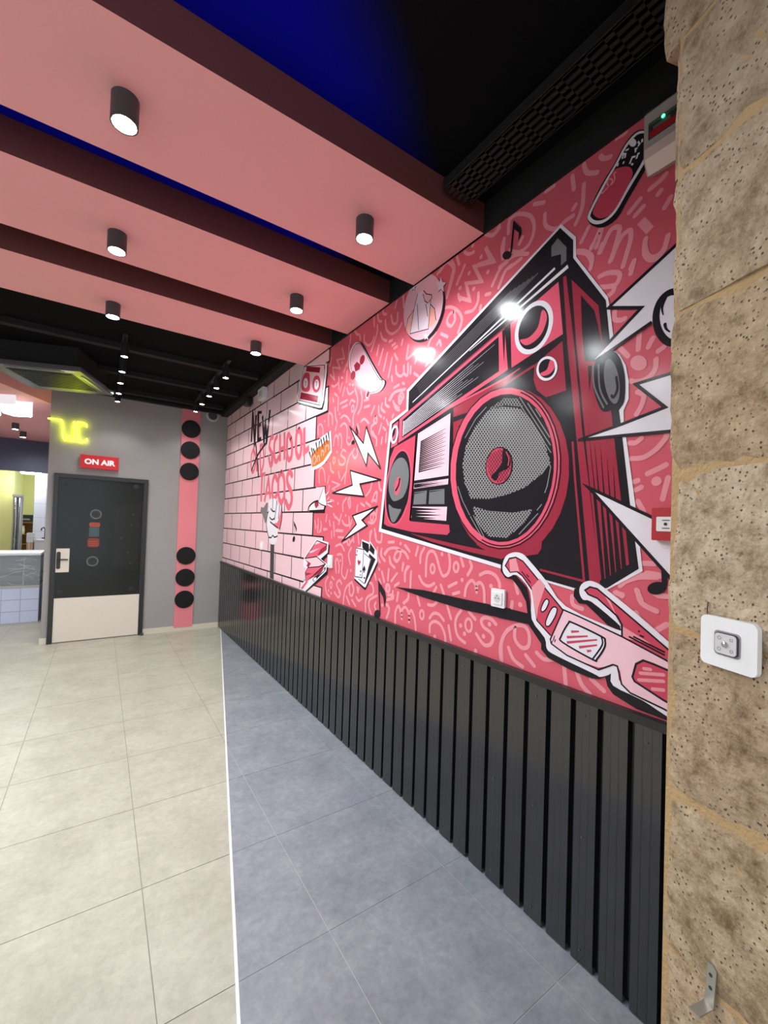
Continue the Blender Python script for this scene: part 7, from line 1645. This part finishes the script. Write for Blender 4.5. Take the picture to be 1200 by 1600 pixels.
# steel bracket screwed to the stone
t = empty('angle_bracket', on_stone(-.098, .845, .002), SROT); M_steel = mat('galvanised_steel', srgb(170,168,160), .35, .8, var=.1, scale=40)
bm = bm_new(); prism(bm, [(-.009,0,-.035),(.006,0,-.035),(.010,0,.024),(.004,0,.030),(-.004,0,.028),(-.006,0,.0)], (0,-.0025,0)); finish(bm, 'upright_leg', t, M_steel)
bm = bm_new(); prism(bm, [(-.009,0,-.035),(.006,0,-.035),(.006,-.03,-.040),(-.009,-.034,-.040)], (0,0,-.0025)); finish(bm, 'bottom_leg', t, M_steel)
for z in (.012, -.008):
    bm = bm_new(); lathe(bm, [(.0028,0),(.0028,-.0029),(.0005,-.003)], axis='y', n=10); o = finish(bm, 'hole', t, M_blackmetal); o.location = (.001, -.0001, z)
tag(t, 'small bent galvanised bracket fixed low on the stone wall', 'bracket')
# rusty nail above the plate
bm = bm_new(); tube(bm, [on_stone(-.083,1.443,.003), on_stone(-.0832,1.432,.005), on_stone(-.083,1.424,.004)], .0009, 6)
tag(finish(bm, 'nail', None, mat('rust', srgb(92,56,40), .8)), 'thin rusty nail in the stone above the white control plate', 'nail')

# ------------------------------------------------------------------ sockets and devices on the mural wall
WX = MB_X-LAY*26
def socket(name, y, z, w, h, label, m=M_white, kind='socket', dep=.012, cat='socket'):
    t = empty(name, (WX+.004, y, z), math.radians(-90))      # local -Y out of the wall, local X along -Y world
    bm = bm_new(); plate(bm, w, h, .006, 0, -dep); finish(bm, 'frame', t, m, bevel=.002)
    bm = bm_new(); plate(bm, w*.66, h*.66, .003, -dep, -dep-.004); ins = finish(bm, 'insert', t, M_white, bevel=.001)
    if kind == 'socket':
        bm = bm_new(); lathe(bm, [(w*.24,-dep-.0041),(w*.235,-dep-.0045),(.0005,-dep-.0046)], axis='y', n=24); finish(bm, 'well', ins, mat('socket_well', srgb(206,203,204), .5))
        for sx, sz in ((-.22,0),(.22,0)):
            bm = bm_new(); lathe(bm, [(w*.035,-dep-.0046),(w*.035,-dep-.0052),(.0003,-dep-.0053)], (sx*w*.5, 0, sz), 'y', 10); finish(bm, 'pin_hole', ins, M_blackmetal)
        bm = bm_new(); lathe(bm, [(w*.03,-dep-.0046),(w*.03,-dep-.010),(.0003,-dep-.0105)], (0, 0, w*.15), 'y', 10); finish(bm, 'earth_pin', ins, M_steel)
    else:
        bm = bm_new(); plate(bm, w*.30, h*.6, .002, -dep-.004, -dep-.006, -w*.15); finish(bm, 'rocker', ins, M_white)
        bm = bm_new(); plate(bm, w*.30, h*.6, .002, -dep-.004, -dep-.006, w*.16); finish(bm, 'rocker', ins, M_white)
    tag(t, label, cat); return t
socket('wall_socket', 1.296, 1.243, .078, .082, 'white wall socket beside the black spike left of the printed glasses')
socket('wall_switch', 2.99, 1.262, .075, .10, 'white double switch plate next to the printed sandwich', kind='switch', cat='switch')
socket('wall_switch', 4.71, 1.288, .07, .09, 'small white plate left of the gloved hand on the pink bricks', kind='switch', cat='switch')
# red call point half hidden by the stone edge
M_red = mat('alarm_red', srgb(176,28,36), .4)
t = empty('fire_call_point', (WX+.004, .605, 1.585), math.radians(-90))
bm = bm_new(); plate(bm, .092, .104, .004, 0, -.03); finish(bm, 'housing', t, M_red, bevel=.003)
bm = bm_new(); plate(bm, .062, .046, .004, -.03, -.033); wi = finish(bm, 'window', t, M_white)
for x, z in ((-.004,0),):
    bm = bm_new(); lathe(bm, [(.005,-.0331),(.005,-.0342),(.0005,-.0344)], (x,0,z), 'y', 14); finish(bm, 'dot_mark', wi, M_blackmetal)
for z in (.012,-.013):
    bm = bm_new(); bx(bm, -.014, -.0338, z-.0012, .008, -.033, z+.0012); finish(bm, 'line_mark', wi, M_blackmetal)
tag(t, 'red fire alarm call point on the mural, half hidden by the stone wall', 'alarm')
# emergency light
t = empty('emergency_light', (WX+.004, .485, 2.858), math.radians(-90))      # local x = -world y
bm = bm_new(); prism(bm, [(-.2,0,.11),(-.2,0,-.10),(-.2,-.035,-.115),(-.2,-.062,-.075),(-.2,-.062,.075),(-.2,-.03,.11)], (.4,0,0)); finish(bm, 'housing', t, mat('emergency_grey', srgb(176,168,164), .5), bevel=.006)
bm = bm_new(); prism(bm, [(-.195,-.036,-.117),(-.195,-.066,-.079),(-.195,-.066,-.045),(-.195,-.05,-.045),(-.195,-.03,-.10)], (.39,0,0)); finish(bm, 'diffuser', t, mat('diffuser_pink_white', srgb(226,206,198), .4), bevel=.003)
bm = bm_new(); bx(bm, -.185, -.0655, -.018, .12, -.06, .034); win = finish(bm, 'window', t, mat('dark_window', srgb(58,58,60), .3))
bm = bm_new(); bx(bm, -.180, -.0668, -.016, -.09, -.0655, .002); finish(bm, 'red_label', win, M_red)
bm = bm_new(); bx(bm, -.17, -.0668, .006, -.12, -.0655, .016); finish(bm, 'grey_label', win, M_steel)
bm = bm_new(); bx(bm, -.185, -.067, .026, .12, -.0655, .034); finish(bm, 'green_strip', win, mat('green_strip', srgb(70,98,78), .3))
bm = bm_new(); lathe(bm, [(.005,-.067),(.005,-.069),(.0005,-.071)], (-.14,0,.026), 'y', 12); finish(bm, 'indicator_led', win, mat('green_led', srgb(40,200,100), .3, emit=(.05,1,.35,1), estr=4))
tag(t, 'grey emergency light unit with green indicator high beside the stone wall', 'emergency light')
# little box and dark sensor high on the brick print
t = empty('alarm_siren', (WX, 4.80, 3.01), math.radians(-90))
bm = bm_new(); plate(bm, .19, .125, .008, 0, -.05); finish(bm, 'housing', t, M_white, bevel=.006)
bm = bm_new(); plate(bm, .1, .06, .006, -.05, -.054); finish(bm, 'grille', t, mat('siren_grille', srgb(196,190,194), .5))
tag(t, 'small white box mounted high on the printed pink bricks', 'siren')
t = empty('motion_sensor', (WX, 5.28, 3.035), math.radians(-90))
bm = bm_new(); bx(bm, -.02, -.05, -.02, .02, 0, .04); finish(bm, 'bracket', t, M_blackmetal, bevel=.004)
bm = bm_new(); lathe(bm, [(.02,.0),(.05,-.012),(.055,-.06),(.045,-.085),(.001,-.09)], (0,-.06,.02), 'z', 20); finish(bm, 'dome', t, M_blackmetal, smooth=True)
tag(t, 'small black sensor in the corner above the word NEW', 'sensor')

# ------------------------------------------------------------------ things on the back wall
# door
M_doorglass = mat('black_door_gloss', srgb(34,36,34), .18, var=.05, scale=3, spec=.3)
door = empty('door_1', (.0155, YB, 0)); door['kind'] = 'structure'
bm = bm_new(); c = .0155
for a in ((-.483,0,-.437,2.07), (.466,0,.514,2.07), (-.437,2.022,.466,2.07)): bx(bm, a[0]-c, -.03, a[1], a[2]-c, .03, a[3])
finish(bm, 'door_frame', door, M_blackmetal, bevel=.003)
leaf = box('door_leaf', (-.432-c, -.012, .012), (.461-c, .03, 2.017), M_doorglass, door, bevel=.002)
kick = box('kick_plate', (-.446-c+.014, -.016, .012), (.461-c, -.0122, .545), M_beige, door)
hp = box('handle_plate', (-.430-c, -.018, .862), (-.300-c, -.0122, 1.152), M_beige, door)
bm = bm_new(); plate(bm, .04, .21, .018, -.0225, -.018, -.405-c, 1.008); finish(bm, 'lock_plate', hp, M_blackmetal)
bm = bm_new(); tube(bm, [(-.405-c,-.022,1.02),(-.405-c,-.05,1.02),(-.39-c,-.056,1.02),(-.31-c,-.056,1.018)], .009, 10); finish(bm, 'lever', hp, M_blackmetal, smooth=True)
M_dring = mat('door_ring_grey', srgb(86,90,88), .35); M_dhub = mat('door_hub', srgb(44,47,47), .3, spec=.3)
def dring(x, z, r, m1=M_dring, m2=M_dhub, name='printed_reel'):
    bm = bm_new(); lathe(bm, [(r,-.0125),(r,-.0136),(r*.9,-.0137),(r*.88,-.0128),(.001,-.0128)], (x-c,0,z), 'y', 32); o = finish(bm, name, door, m1)
    bm = bm_new(); lathe(bm, [(r*.74,-.0128),(r*.72,-.0142),(r*.3,-.0143),(.001,-.0138)], (x-c,0,z), 'y', 24); finish(bm, 'hub', o, m2)
dring(-.05, 1.585, .062); dring(-.065, .99, .064)
M_orange = mat('door_orange', srgb(160,66,42), .35); M_dark_or = mat('door_dark_orange', srgb(118,44,30), .35)
bm = bm_new(); plate(bm, .112, .055, .018, -.0135, -.0122, -.058-c, 1.452); o = finish(bm, 'printed_label', door, M_orange)
for z in (1.447, 1.462):
    bm = bm_new(); bx(bm, -.10-c, -.0139, z, -.02-c, -.0135, z+.003); finish(bm, 'printed_line', o, M_dark_or)
box('printed_window', (-.114-c, -.0135, 1.30), (-.008-c, -.0122, 1.42), mat('door_blue_grey', srgb(62,74,78), .25), door)
bm = bm_new(); plate(bm, .124, .115, .03, -.0135, -.0122, -.063-c, 1.225); o = finish(bm, 'printed_label', door, M_dark_or)
for z in (1.19, 1.215, 1.24):
    bm = bm_new(); plate(bm, .095, .012, .005, -.0142, -.0135, -.063-c, z); finish(bm, 'printed_line', o, M_orange)
for x, z in ((-.372,1.965),(.376,1.966),(-.376,.612),(.372,.618)):
    bm = bm_new(); lathe(bm, [(.032,-.0122),(.032,-.02),(.022,-.021),(.02,-.016),(.012,-.016),(.010,-.021),(.001,-.022)], (x-c,0,z), 'y', 24); finish(bm, 'corner_bolt', door, M_blackmetal, smooth=True)
bm = bm_new(); prism(bm, [(.16-c,-.0122,1.70),(.44-c,-.0122,1.74),(.43-c,-.0122,.86),(.16-c,-.0122,.90)], (0,-.0012,0)); dp = finish(bm, 'raised_print', door, mat('door_print', srgb(39,41,40), .18, spec=.3))
for x, z in ((.36,1.60),(.335,1.45),(.235,1.285),(.315,1.10),(.345,.955)):
    bm = bm_new(); lathe(bm, [(.012,-.0134),(.012,-.0145),(.0005,-.0146)], (x-c,0,z), 'y', 12); finish(bm, 'dot_mark', dp, M_blackmetal)
box('door_stop', (.49, YB-.07, 0), (.525, YB-.04, .03), M_darkgrey)
tag(bpy.data.objects['door_stop'], 'tiny dark door stop on the floor right of the door', 'door stop')
# ON AIR
t = empty('on_air_sign', (-.034, YB, 2.24))
bm = bm_new(); bx(bm, -.2, -.05, -.082, .2, 0, .082); finish(bm, 'sign_box', t, mat('sign_red', srgb(206,24,38), .4, emit=srgb(206,24,38), estr=.02), bevel=.004)
text_mesh('lettering', 'ON AIR', .088, mat('sign_white', srgb(246,244,244), .4, emit=(1,1,1,1), estr=.08), t, .001, .004, (0, -.051, -.002), (math.radians(90), 0, 0), 1.05)
tag(t, 'red box sign with white ON AIR lettering above the black door', 'sign')
# WC neon
M_neon = mat('neon_yellow', srgb(230,240,40), .4, emit=(.80,.92,.02,1), estr=8)
t = empty('neon_sign', (-.34, YB, 2.6)); q = lambda x, z: (x+.34, -.03, z-2.6)
bm = bm_new()
tube(bm, [q(-.565,2.715),q(-.44,2.72),q(-.428,2.705),q(-.412,2.50),q(-.40,2.468),q(-.36,2.535),q(-.318,2.478),q(-.305,2.50),q(-.312,2.72)], .0075, 8); finish(bm, 'letter_w', t, M_neon, smooth=True)
bm = bm_new(); tube(bm, [q(-.19,2.668),q(-.185,2.70),q(-.21,2.718),q(-.275,2.72),q(-.285,2.70),q(-.27,2.49),q(-.255,2.475),q(-.195,2.482),q(-.18,2.50),q(-.178,2.525)], .0075, 8); finish(bm, 'letter_c', t, M_neon, smooth=True)
for x, z in ((-.52,2.717),(-.405,2.49),(-.31,2.66),(-.28,2.6)):
    bm = bm_new(); bx(bm, x+.34-.004, -.024, z-2.6-.004, x+.34+.004, 0, z-2.6+.004); finish(bm, 'standoff', t, M_white)
tag(t, 'glowing yellow-green neon WC sign at the left end of the grey wall', 'neon sign')
# pink strip with black discs
t = empty('disc_panel', (1.009, YB, .05))
M_strip = mat('pink_panel', srgb(222,126,134), .5, var=.03, scale=4); M_disc = mat('black_disc', srgb(14,14,15), .65, spec=.3)
bm = bm_new(); bx(bm, -.119, -.018, 0, .119, 0, 3.07); finish(bm, 'pink_board', t, M_strip, bevel=.002)
for z in (2.833,2.535,2.232,1.048,.742,.437):
    bm = bm_new(); lathe(bm, [(.122,-.018),(.122,-.034),(.117,-.038),(.001,-.038)], (0,0,z-.05), 'y', 48); finish(bm, 'black_disc', t, M_disc)
tag(t, 'tall narrow pink board with six black discs right of the door', 'wall panel')
# round vent
t = empty('wall_vent', (1.292, YB, 3.075))
bm = bm_new(); lathe(bm, [(.088,0),(.088,-.012),(.066,-.02),(.062,-.006),(.001,-.006)], axis='y', n=36); finish(bm, 'collar', t, mat('vent_grey', srgb(185,184,180), .5), smooth=True)
bm = bm_new(); lathe(bm, [(.06,-.006),(.058,-.016),(.001,-.018)], axis='y', n=30); finish(bm, 'cap', t, M_darkgrey, smooth=True)
tag(t, 'round grey vent at the top of the grey wall by the mural corner', 'vent')

# ------------------------------------------------------------------ ceiling air conditioner
AZ = 2.9
cA = [Vector((-.274,4.767)), Vector((-.005,5.481)), Vector((-.606,5.93)), Vector((-.83,5.341))]
cx = sum((p for p in cA), Vector((0,0)))/4; rz = math.atan2((cA[1]-cA[0]).x, (cA[1]-cA[0]).y)
t = empty('air_conditioner', (cx.x, cx.y, AZ), -rz); S_ = .385
bm = bm_new()
def ringframe(bm, o_, i_, z0, z1):
    for a in ((-o_,-o_,o_,-i_), (-o_,i_,o_,o_), (-o_,-i_,-i_,i_), (i_,-i_,o_,i_)): bx(bm, a[0], a[1], z0, a[2], a[3], z1)
M_ac = mat('black_ac_plastic', srgb(84,83,88), .3, var=.05); M_acin = mat('grey_louvre', srgb(120,122,124), .3); M_acg = mat('ac_grille', srgb(40,46,42), .35)
prism(bm, [(-S_,-S_,.012),(S_,-S_,.012),(S_,S_,.012),(-S_,S_,.012)], (0,0,.03)); finish(bm, 'panel', t, M_ac, bevel=.01)
bm = bm_new(); ringframe(bm, S_-.005, .27, 0, .014); finish(bm, 'panel_rim', t, M_ac, bevel=.004)
for k in range(4):
    bm = bm_new(); prism(bm, [(-.24,-.345,-.006),(.24,-.345,-.006),(.22,-.285,.004),(-.22,-.285,.004)], (0,0,.006)); o = finish(bm, 'louvre', t, M_acin, bevel=.002); o.rotation_euler = (0,0,k*math.pi/2)
bm = bm_new(); bx(bm, -.265, -.265, -.004, .265, .265, .012); gr = finish(bm, 'intake_grille', t, M_acg, bevel=.004)
for k in range(16):
    y = -.24+k*.032; bm = bm_new(); bx(bm, -.25, y-.005, -.009, .25, y+.005, -.004); finish(bm, 'grille_bar', gr, M_acg)
bm = bm_new(); bx(bm, -.33, -.33, .04, .33, .33, ZCEIL-AZ); finish(bm, 'casing', t, M_blackpaint)
bm = bm_new(); bx(bm, S_-.17, -S_+.012, -.0012, S_-.06, -S_+.068, .0005); finish(bm, 'sticker', t, M_white)
tag(t, 'black ceiling cassette air conditioner catching yellow light from the WC sign', 'air conditioner')

# ------------------------------------------------------------------ soffit and kitchen beyond
SZ = 2.9
bm = bm_new(); prism(bm, [(-.545,6.537,SZ),(-.906,5.861,SZ),(-2.6,2.9,SZ),(-5.0,2.9,SZ),(-5.0,10.0,SZ),(-.545,10.0,SZ)][::-1], (0,0,.3))
so = struct(finish(bm, 'ceiling_soffit', None, M_pinkpaint))
struct(box('wall_kitchen_side', (-.545, YB+.2, 0), (-.345, 10.0, SZ), M_greyplaster))
M_navy = mat('navy_fascia', srgb(66,66,92), .45, var=.05)
struct(box('wall_kitchen_header', (-5.0, 10.0, 2.33), (-.345, 10.12, SZ), M_navy))
M_yel = mat('pale_yellow_paint', srgb(226,222,150), .6, var=.03, scale=2)
M_kt = mat('white_wall_tile', srgb(222,222,238), .25)
struct(box('wall_kitchen_back', (-5.0, 13.3, 0), (-.7, 13.4, 2.75), M_yel))
struct(box('wall_kitchen_pier', (-2.6, 12.0, 0), (-1.56, 13.3, 2.75), M_yel))
struct(box('ceiling_kitchen', (-5.0, 10.12, 2.72), (-.7, 13.4, 2.8), mat('kitchen_ceiling', srgb(226,224,190), .7)))
# tiled side wall of the kitchen, facing the opening
wk = struct(box('wall_kitchen_tiled', (-1.215, 12.0, 0), (-.8, 12.1, 2.72), mat('tile_grout', srgb(170,170,186), .8)))
tm = None
for i in range(2):
    for j in range(9):
        if tm is None:
            bm = bm_new(); bx(bm, -.097, -.006, -.147, .097, 0, .147); o = finish(bm, 'wall_tile', wk, M_kt, bevel=.003); tm = o
        else: o = tm.copy(); COL.objects.link(o)
        o.location = (-1.11+i*.2, 12.0, .15+j*.3)
struct(box('wall_kitchen_return', (-.8, 10.0, 0), (-.345, 12.1, 2.72), M_kt))
# kitchen ceiling lamps
M_klamp = emitter('kitchen_tube', (.95,1.0,.92,1), KITCHEN_POWER)
def klamp(x, y, z, l, label, rz=0):
    t = empty('tube_lamp', (x, y, z), rz)
    bm = bm_new(); bx(bm, -l/2, -.07, 0, l/2, .07, 2.72-z); finish(bm, 'housing', t, M_white, bevel=.004)
    bm = bm_new(); plate(bm, l*.98, .06, .028, -.06, .06, 0, -.012); finish(bm, 'diffuser', t, M_klamp)
    tag(t, label, 'lamp', 'kitchen ceiling lamps')
klamp(-1.66, 11.4, 2.48, .62, 'long white kitchen lamp under the navy fascia, left of the two')
klamp(-1.26, 11.75, 2.46, .34, 'short white kitchen lamp nearest the white tiled wall')
# white L-shaped ceiling lamps under the soffit
M_L = emitter('tetris_diffuser', (.9,.96,1,1), 11.0)
def lshape(name, pts, label, z0=SZ, h=.11):
    xs = sum(p[0] for p in pts)/len(pts); ys = sum(p[1] for p in pts)/len(pts)
    t = empty(name, (xs, ys, z0))
    bm = bm_new(); prism(bm, [(x-xs, y-ys, -h) for x, y in pts], (0,0,h)); finish(bm, 'housing', t, mat('lit_acrylic', srgb(235,235,240), .5, emit=(.9,.95,1,1), estr=.3), bevel=.004)
    bm = bm_new(); prism(bm, [((x-xs)*.94, (y-ys)*.94, -h-.006) for x, y in pts], (0,0,.006)); finish(bm, 'diffuser', t, M_L)
    tag(t, label, 'lamp', 'white block lamps under the pink soffit')
lshape('block_lamp', [(-1.00,6.42),(-.84,6.33),(-.88,6.66),(-.72,6.60),(-.76,6.98),(-.94,7.08),(-1.04,6.95)], 'white stepped block lamp shining under the pink soffit')
lshape('block_lamp', [(-1.20,6.60),(-1.06,6.56),(-1.08,7.16),(-1.24,7.2)], 'white block lamp cut by the left edge of the photo')
for (x, y), l in (((-1.09,8.30),'left of the two small cylinder lamps under the pink soffit'), ((-1.09,9.05),'right of the two small cylinder lamps under the pink soffit'), ((-1.28,7.62),'small cylinder lamp just below the cut block lamp')):
    o = copy_tree(dl); o.location = (x, y, SZ); tag(o, l, 'lamp', 'small cylinder lamps under the soffit')

# serving counter with refrigerated case --------------------------------------
CY_ = 7.98; cn = empty('serving_counter', (-2.0, CY_, 0))
M_ctile = mat('counter_tile', srgb(206,214,240), .25); M_cgrout = mat('counter_grout', srgb(160,168,200), .8)
L0, L1 = -1.6, 1.30
bm = bm_new(); bx(bm, L0, .006, 0, L1, .75, .50); base = finish(bm, 'tiled_base', cn, M_cgrout)
tm = None; k = 0
x = L1
while x > L0+.2:
    for j in range(3):
        if tm is None: bm = bm_new(); bx(bm, -.1005, -.006, -.080, .1005, .0, .080); o = tm = finish(bm, 'tile', base, M_ctile, bevel=.002)
        else: o = tm.copy(); COL.objects.link(o)
        o.location = (x-.103, .006, .083+j*.166)
    x -= .206
M_glass = mat('case_glass', srgb(225,235,240), .05); gb = M_glass.node_tree.nodes['Principled BSDF']; gb.inputs['Transmission Weight'].default_value = .85; gb.inputs['IOR'].default_value = 1.2
bm = bm_new(); bx(bm, L0, .0, .50, L1, .75, .535); finish(bm, 'lower_rail', cn, M_steel, bevel=.004)
bm = bm_new(); bx(bm, L0, .012, .535, L1, .02, .945); finish(bm, 'front_glass', cn, M_glass)
bm = bm_new(); bx(bm, L0, .60, .535, L1, .74, .945); finish(bm, 'case_back', cn, mat('case_inner', srgb(176,186,186), .4))
bm = bm_new(); bx(bm, L0, .05, .66, L1, .60, .672); finish(bm, 'case_shelf', cn, M_steel)
bm = bm_new(); bx(bm, L0, -.005, .945, L1, .75, .965); finish(bm, 'top_rail', cn, M_darkgrey, bevel=.003)
bm = bm_new(); bx(bm, L0, .02, .965, L1, .74, .995); finish(bm, 'counter_top', cn, mat('counter_white', srgb(236,240,244), .3), bevel=.004)
for xx in (.55, 1.1):
    bm = bm_new(); bx(bm, xx, .03, .535, xx+.02, .06, .945); finish(bm, 'mullion', cn, M_steel)
tag(cn, 'serving counter with white tiled base and refrigerated glass case', 'counter')
# plastic film wrapped over the glass case
M_film = mat('plastic_film', srgb(240,244,248), .08, spec=1.0); fb = M_film.node_tree.nodes['Principled BSDF']; fb.inputs['Alpha'].default_value = .16
bm = bm_new(); nx, nz = 120, 22; g_ = []
for i in range(nx+1):
    row = []
    for j in range(nz+1):
        x = L0+(L1-L0)*i/nx; z = .545+.43*j/nz
        dpt = .012+.03*abs(noise.noise(Vector((x*5+z*9, z*12-x*3, 1))))+.02*abs(noise.noise(Vector((x*12-z*14, z*20+x*9, 4))))
        row.append(bm.verts.new((x-2.0, CY_-dpt, z)))
    g_.append(row)
for i in range(nx):
    for j in range(nz): bm.faces.new([g_[i][j], g_[i+1][j], g_[i+1][j+1], g_[i][j+1]])
pw = finish(bm, 'plastic_wrap', None, M_film, smooth=True)
M_fold = mat('film_fold', srgb(240,246,252), .15, spec=1.0)
for k in range(16):
    xa = -1.15+.5*random.random() if k % 2 else -1.6+1.0*random.random(); za = .56+.36*random.random(); an = random.uniform(-.5,.5); ln = random.uniform(.12,.4)
    pts = [(xa+ln*u*math.cos(an), CY_-.034-.006*math.sin(u*9+k), min(.965, max(.55, za+ln*u*math.sin(an)+.012*math.sin(u*7+k)))) for u in (0,.25,.5,.75,1)]
    pts = [p for p in pts if p[0] < -.71]
    if len(pts) < 2: continue
    bm = bm_new(); tube(bm, pts, .0013, 5); finish(bm, 'fold', pw, M_fold, smooth=True)
tag(pw, 'crumpled clear plastic film wrapped over the glass display case', 'plastic film')

# kitchen things behind the counter --------------------------------------------
t = empty('ventilation_duct', (-1.465, 11.9, 0)); M_chrome = mat('polished_duct', srgb(196,196,204), .18, .95)
for dx in (-.035, .035):
    bm = bm_new(); prof = []
    for k in range(60): prof += [(.030, .72+k*.02), (.034, .73+k*.02)]
    lathe(bm, prof, (dx,0,0), 'z', 14); finish(bm, 'ribbed_pipe', t, M_chrome, smooth=True)
bm = bm_new(); bx(bm, -.085, .03, .0, .085, .05, 1.96); finish(bm, 'back_channel', t, M_steel)
bm = bm_new(); bx(bm, -.09, -.05, 1.93, .09, .05, 1.97); finish(bm, 'top_cap', t, M_steel)
bm = bm_new(); bx(bm, -.09, -.05, .0, .09, .05, .72); finish(bm, 'foot', t, M_steel)
tag(t, 'shiny ribbed twin metal pipe standing against the yellow kitchen wall', 'pipe')
M_wood = mat('brown_cabinet', srgb(150,104,44), .5, var=.15, scale=6)
t = empty('kitchen_shelf', (-1.41, 13.0, 0))
for z in (0, .45, .86, 1.08, 1.36):
    bm = bm_new(); bx(bm, -.17, -.15, z, .2, .15, z+.02); finish(bm, 'shelf_board', t, M_wood)
for x in (-.18, .2):
    bm = bm_new(); bx(bm, x, -.15, 0, x+.018, .15, 1.38); finish(bm, 'side_panel', t, M_wood)
bm = bm_new(); bx(bm, -.17, .13, 0, .2, .15, 1.38); finish(bm, 'back_panel', t, M_wood)
tag(t, 'brown wooden shelf unit in the kitchen behind the pipe', 'shelf')
t = empty('microwave', (-1.42, 13.0, 1.38)); 
bm = bm_new(); bx(bm, -.16, -.14, 0, .19, .14, .17); finish(bm, 'case', t, M_blackmetal, bevel=.006)
bm = bm_new(); bx(bm, -.12, -.146, .05, .06, -.14, .08); finish(bm, 'handle', t, M_steel)
tag(t, 'black oven-like box on top of the brown kitchen shelf', 'oven')
t = empty('food_jar', (-1.49, 12.93, 1.102)); bm = bm_new(); lathe(bm, [(.04,0),(.045,.02),(.045,.12),(.035,.14),(.035,.17),(.001,.17)], n=18); finish(bm, 'jar_body', t, mat('cream_jar', srgb(226,220,170), .4), smooth=True)
bm = bm_new(); lathe(bm, [(.038,.17),(.038,.19),(.001,.192)], n=18); finish(bm, 'lid', t, M_white)
tag(t, 'cream jar on the brown kitchen shelf', 'jar')
t = empty('sink_unit', (-.985, 11.75, 0)); bm = bm_new(); bx(bm, -.14, -.2, 0, .16, .2, 1.0); finish(bm, 'body', t, M_white, bevel=.006)
bm = bm_new(); bx(bm, -.15, -.22, 1.0, .17, .22, 1.03); finish(bm, 'worktop', t, M_white, bevel=.004)
bm = bm_new(); tube(bm, [(.0,.05,1.03),(.0,.05,1.25),(-.02,.0,1.29),(-.05,-.05,1.27),(-.055,-.06,1.22)], .012, 8); finish(bm, 'tap', t, M_blackmetal, smooth=True)
bm = bm_new(); tube(bm, [(-.05,.0,1.06),(.05,.0,1.06)], .012, 8); finish(bm, 'tap_handle', t, M_blackmetal)
tag(t, 'white sink cabinet with dark tap by the tiled kitchen wall', 'sink')
t = empty('cardboard_box', (-1.20, 11.6, .70)); bm = bm_new(); bx(bm, -.05, -.1, 0, .05, .1, .28); finish(bm, 'carton', t, mat('cardboard', srgb(206,168,140), .7, var=.05), bevel=.003)
bm = bm_new(); bx(bm, -.016, -.101, 0, -.004, .101, .281); finish(bm, 'tape', t, M_white)
tag(t, 'tan cardboard box under the white sheet in the kitchen', 'box')
t = empty('paper_stack', (-1.2, 11.6, .9815)); bm = bm_new(); bx(bm, -.055, -.11, 0, .055, .11, .19); finish(bm, 'paper_ream', t, M_white, bevel=.003)
bm = bm_new(); bx(bm, -.056, -.111, .08, .056, .111, .10); finish(bm, 'paper_band', t, M_kt)
tag(t, 'white block of paper on the cardboard box beside the tap', 'paper')
box('kitchen_table', (-1.5, 11.4, .66), (-1.143, 11.78, .70), M_steel)
tag(bpy.data.objects['kitchen_table'], 'steel worktop carrying the cardboard box behind the counter', 'table')
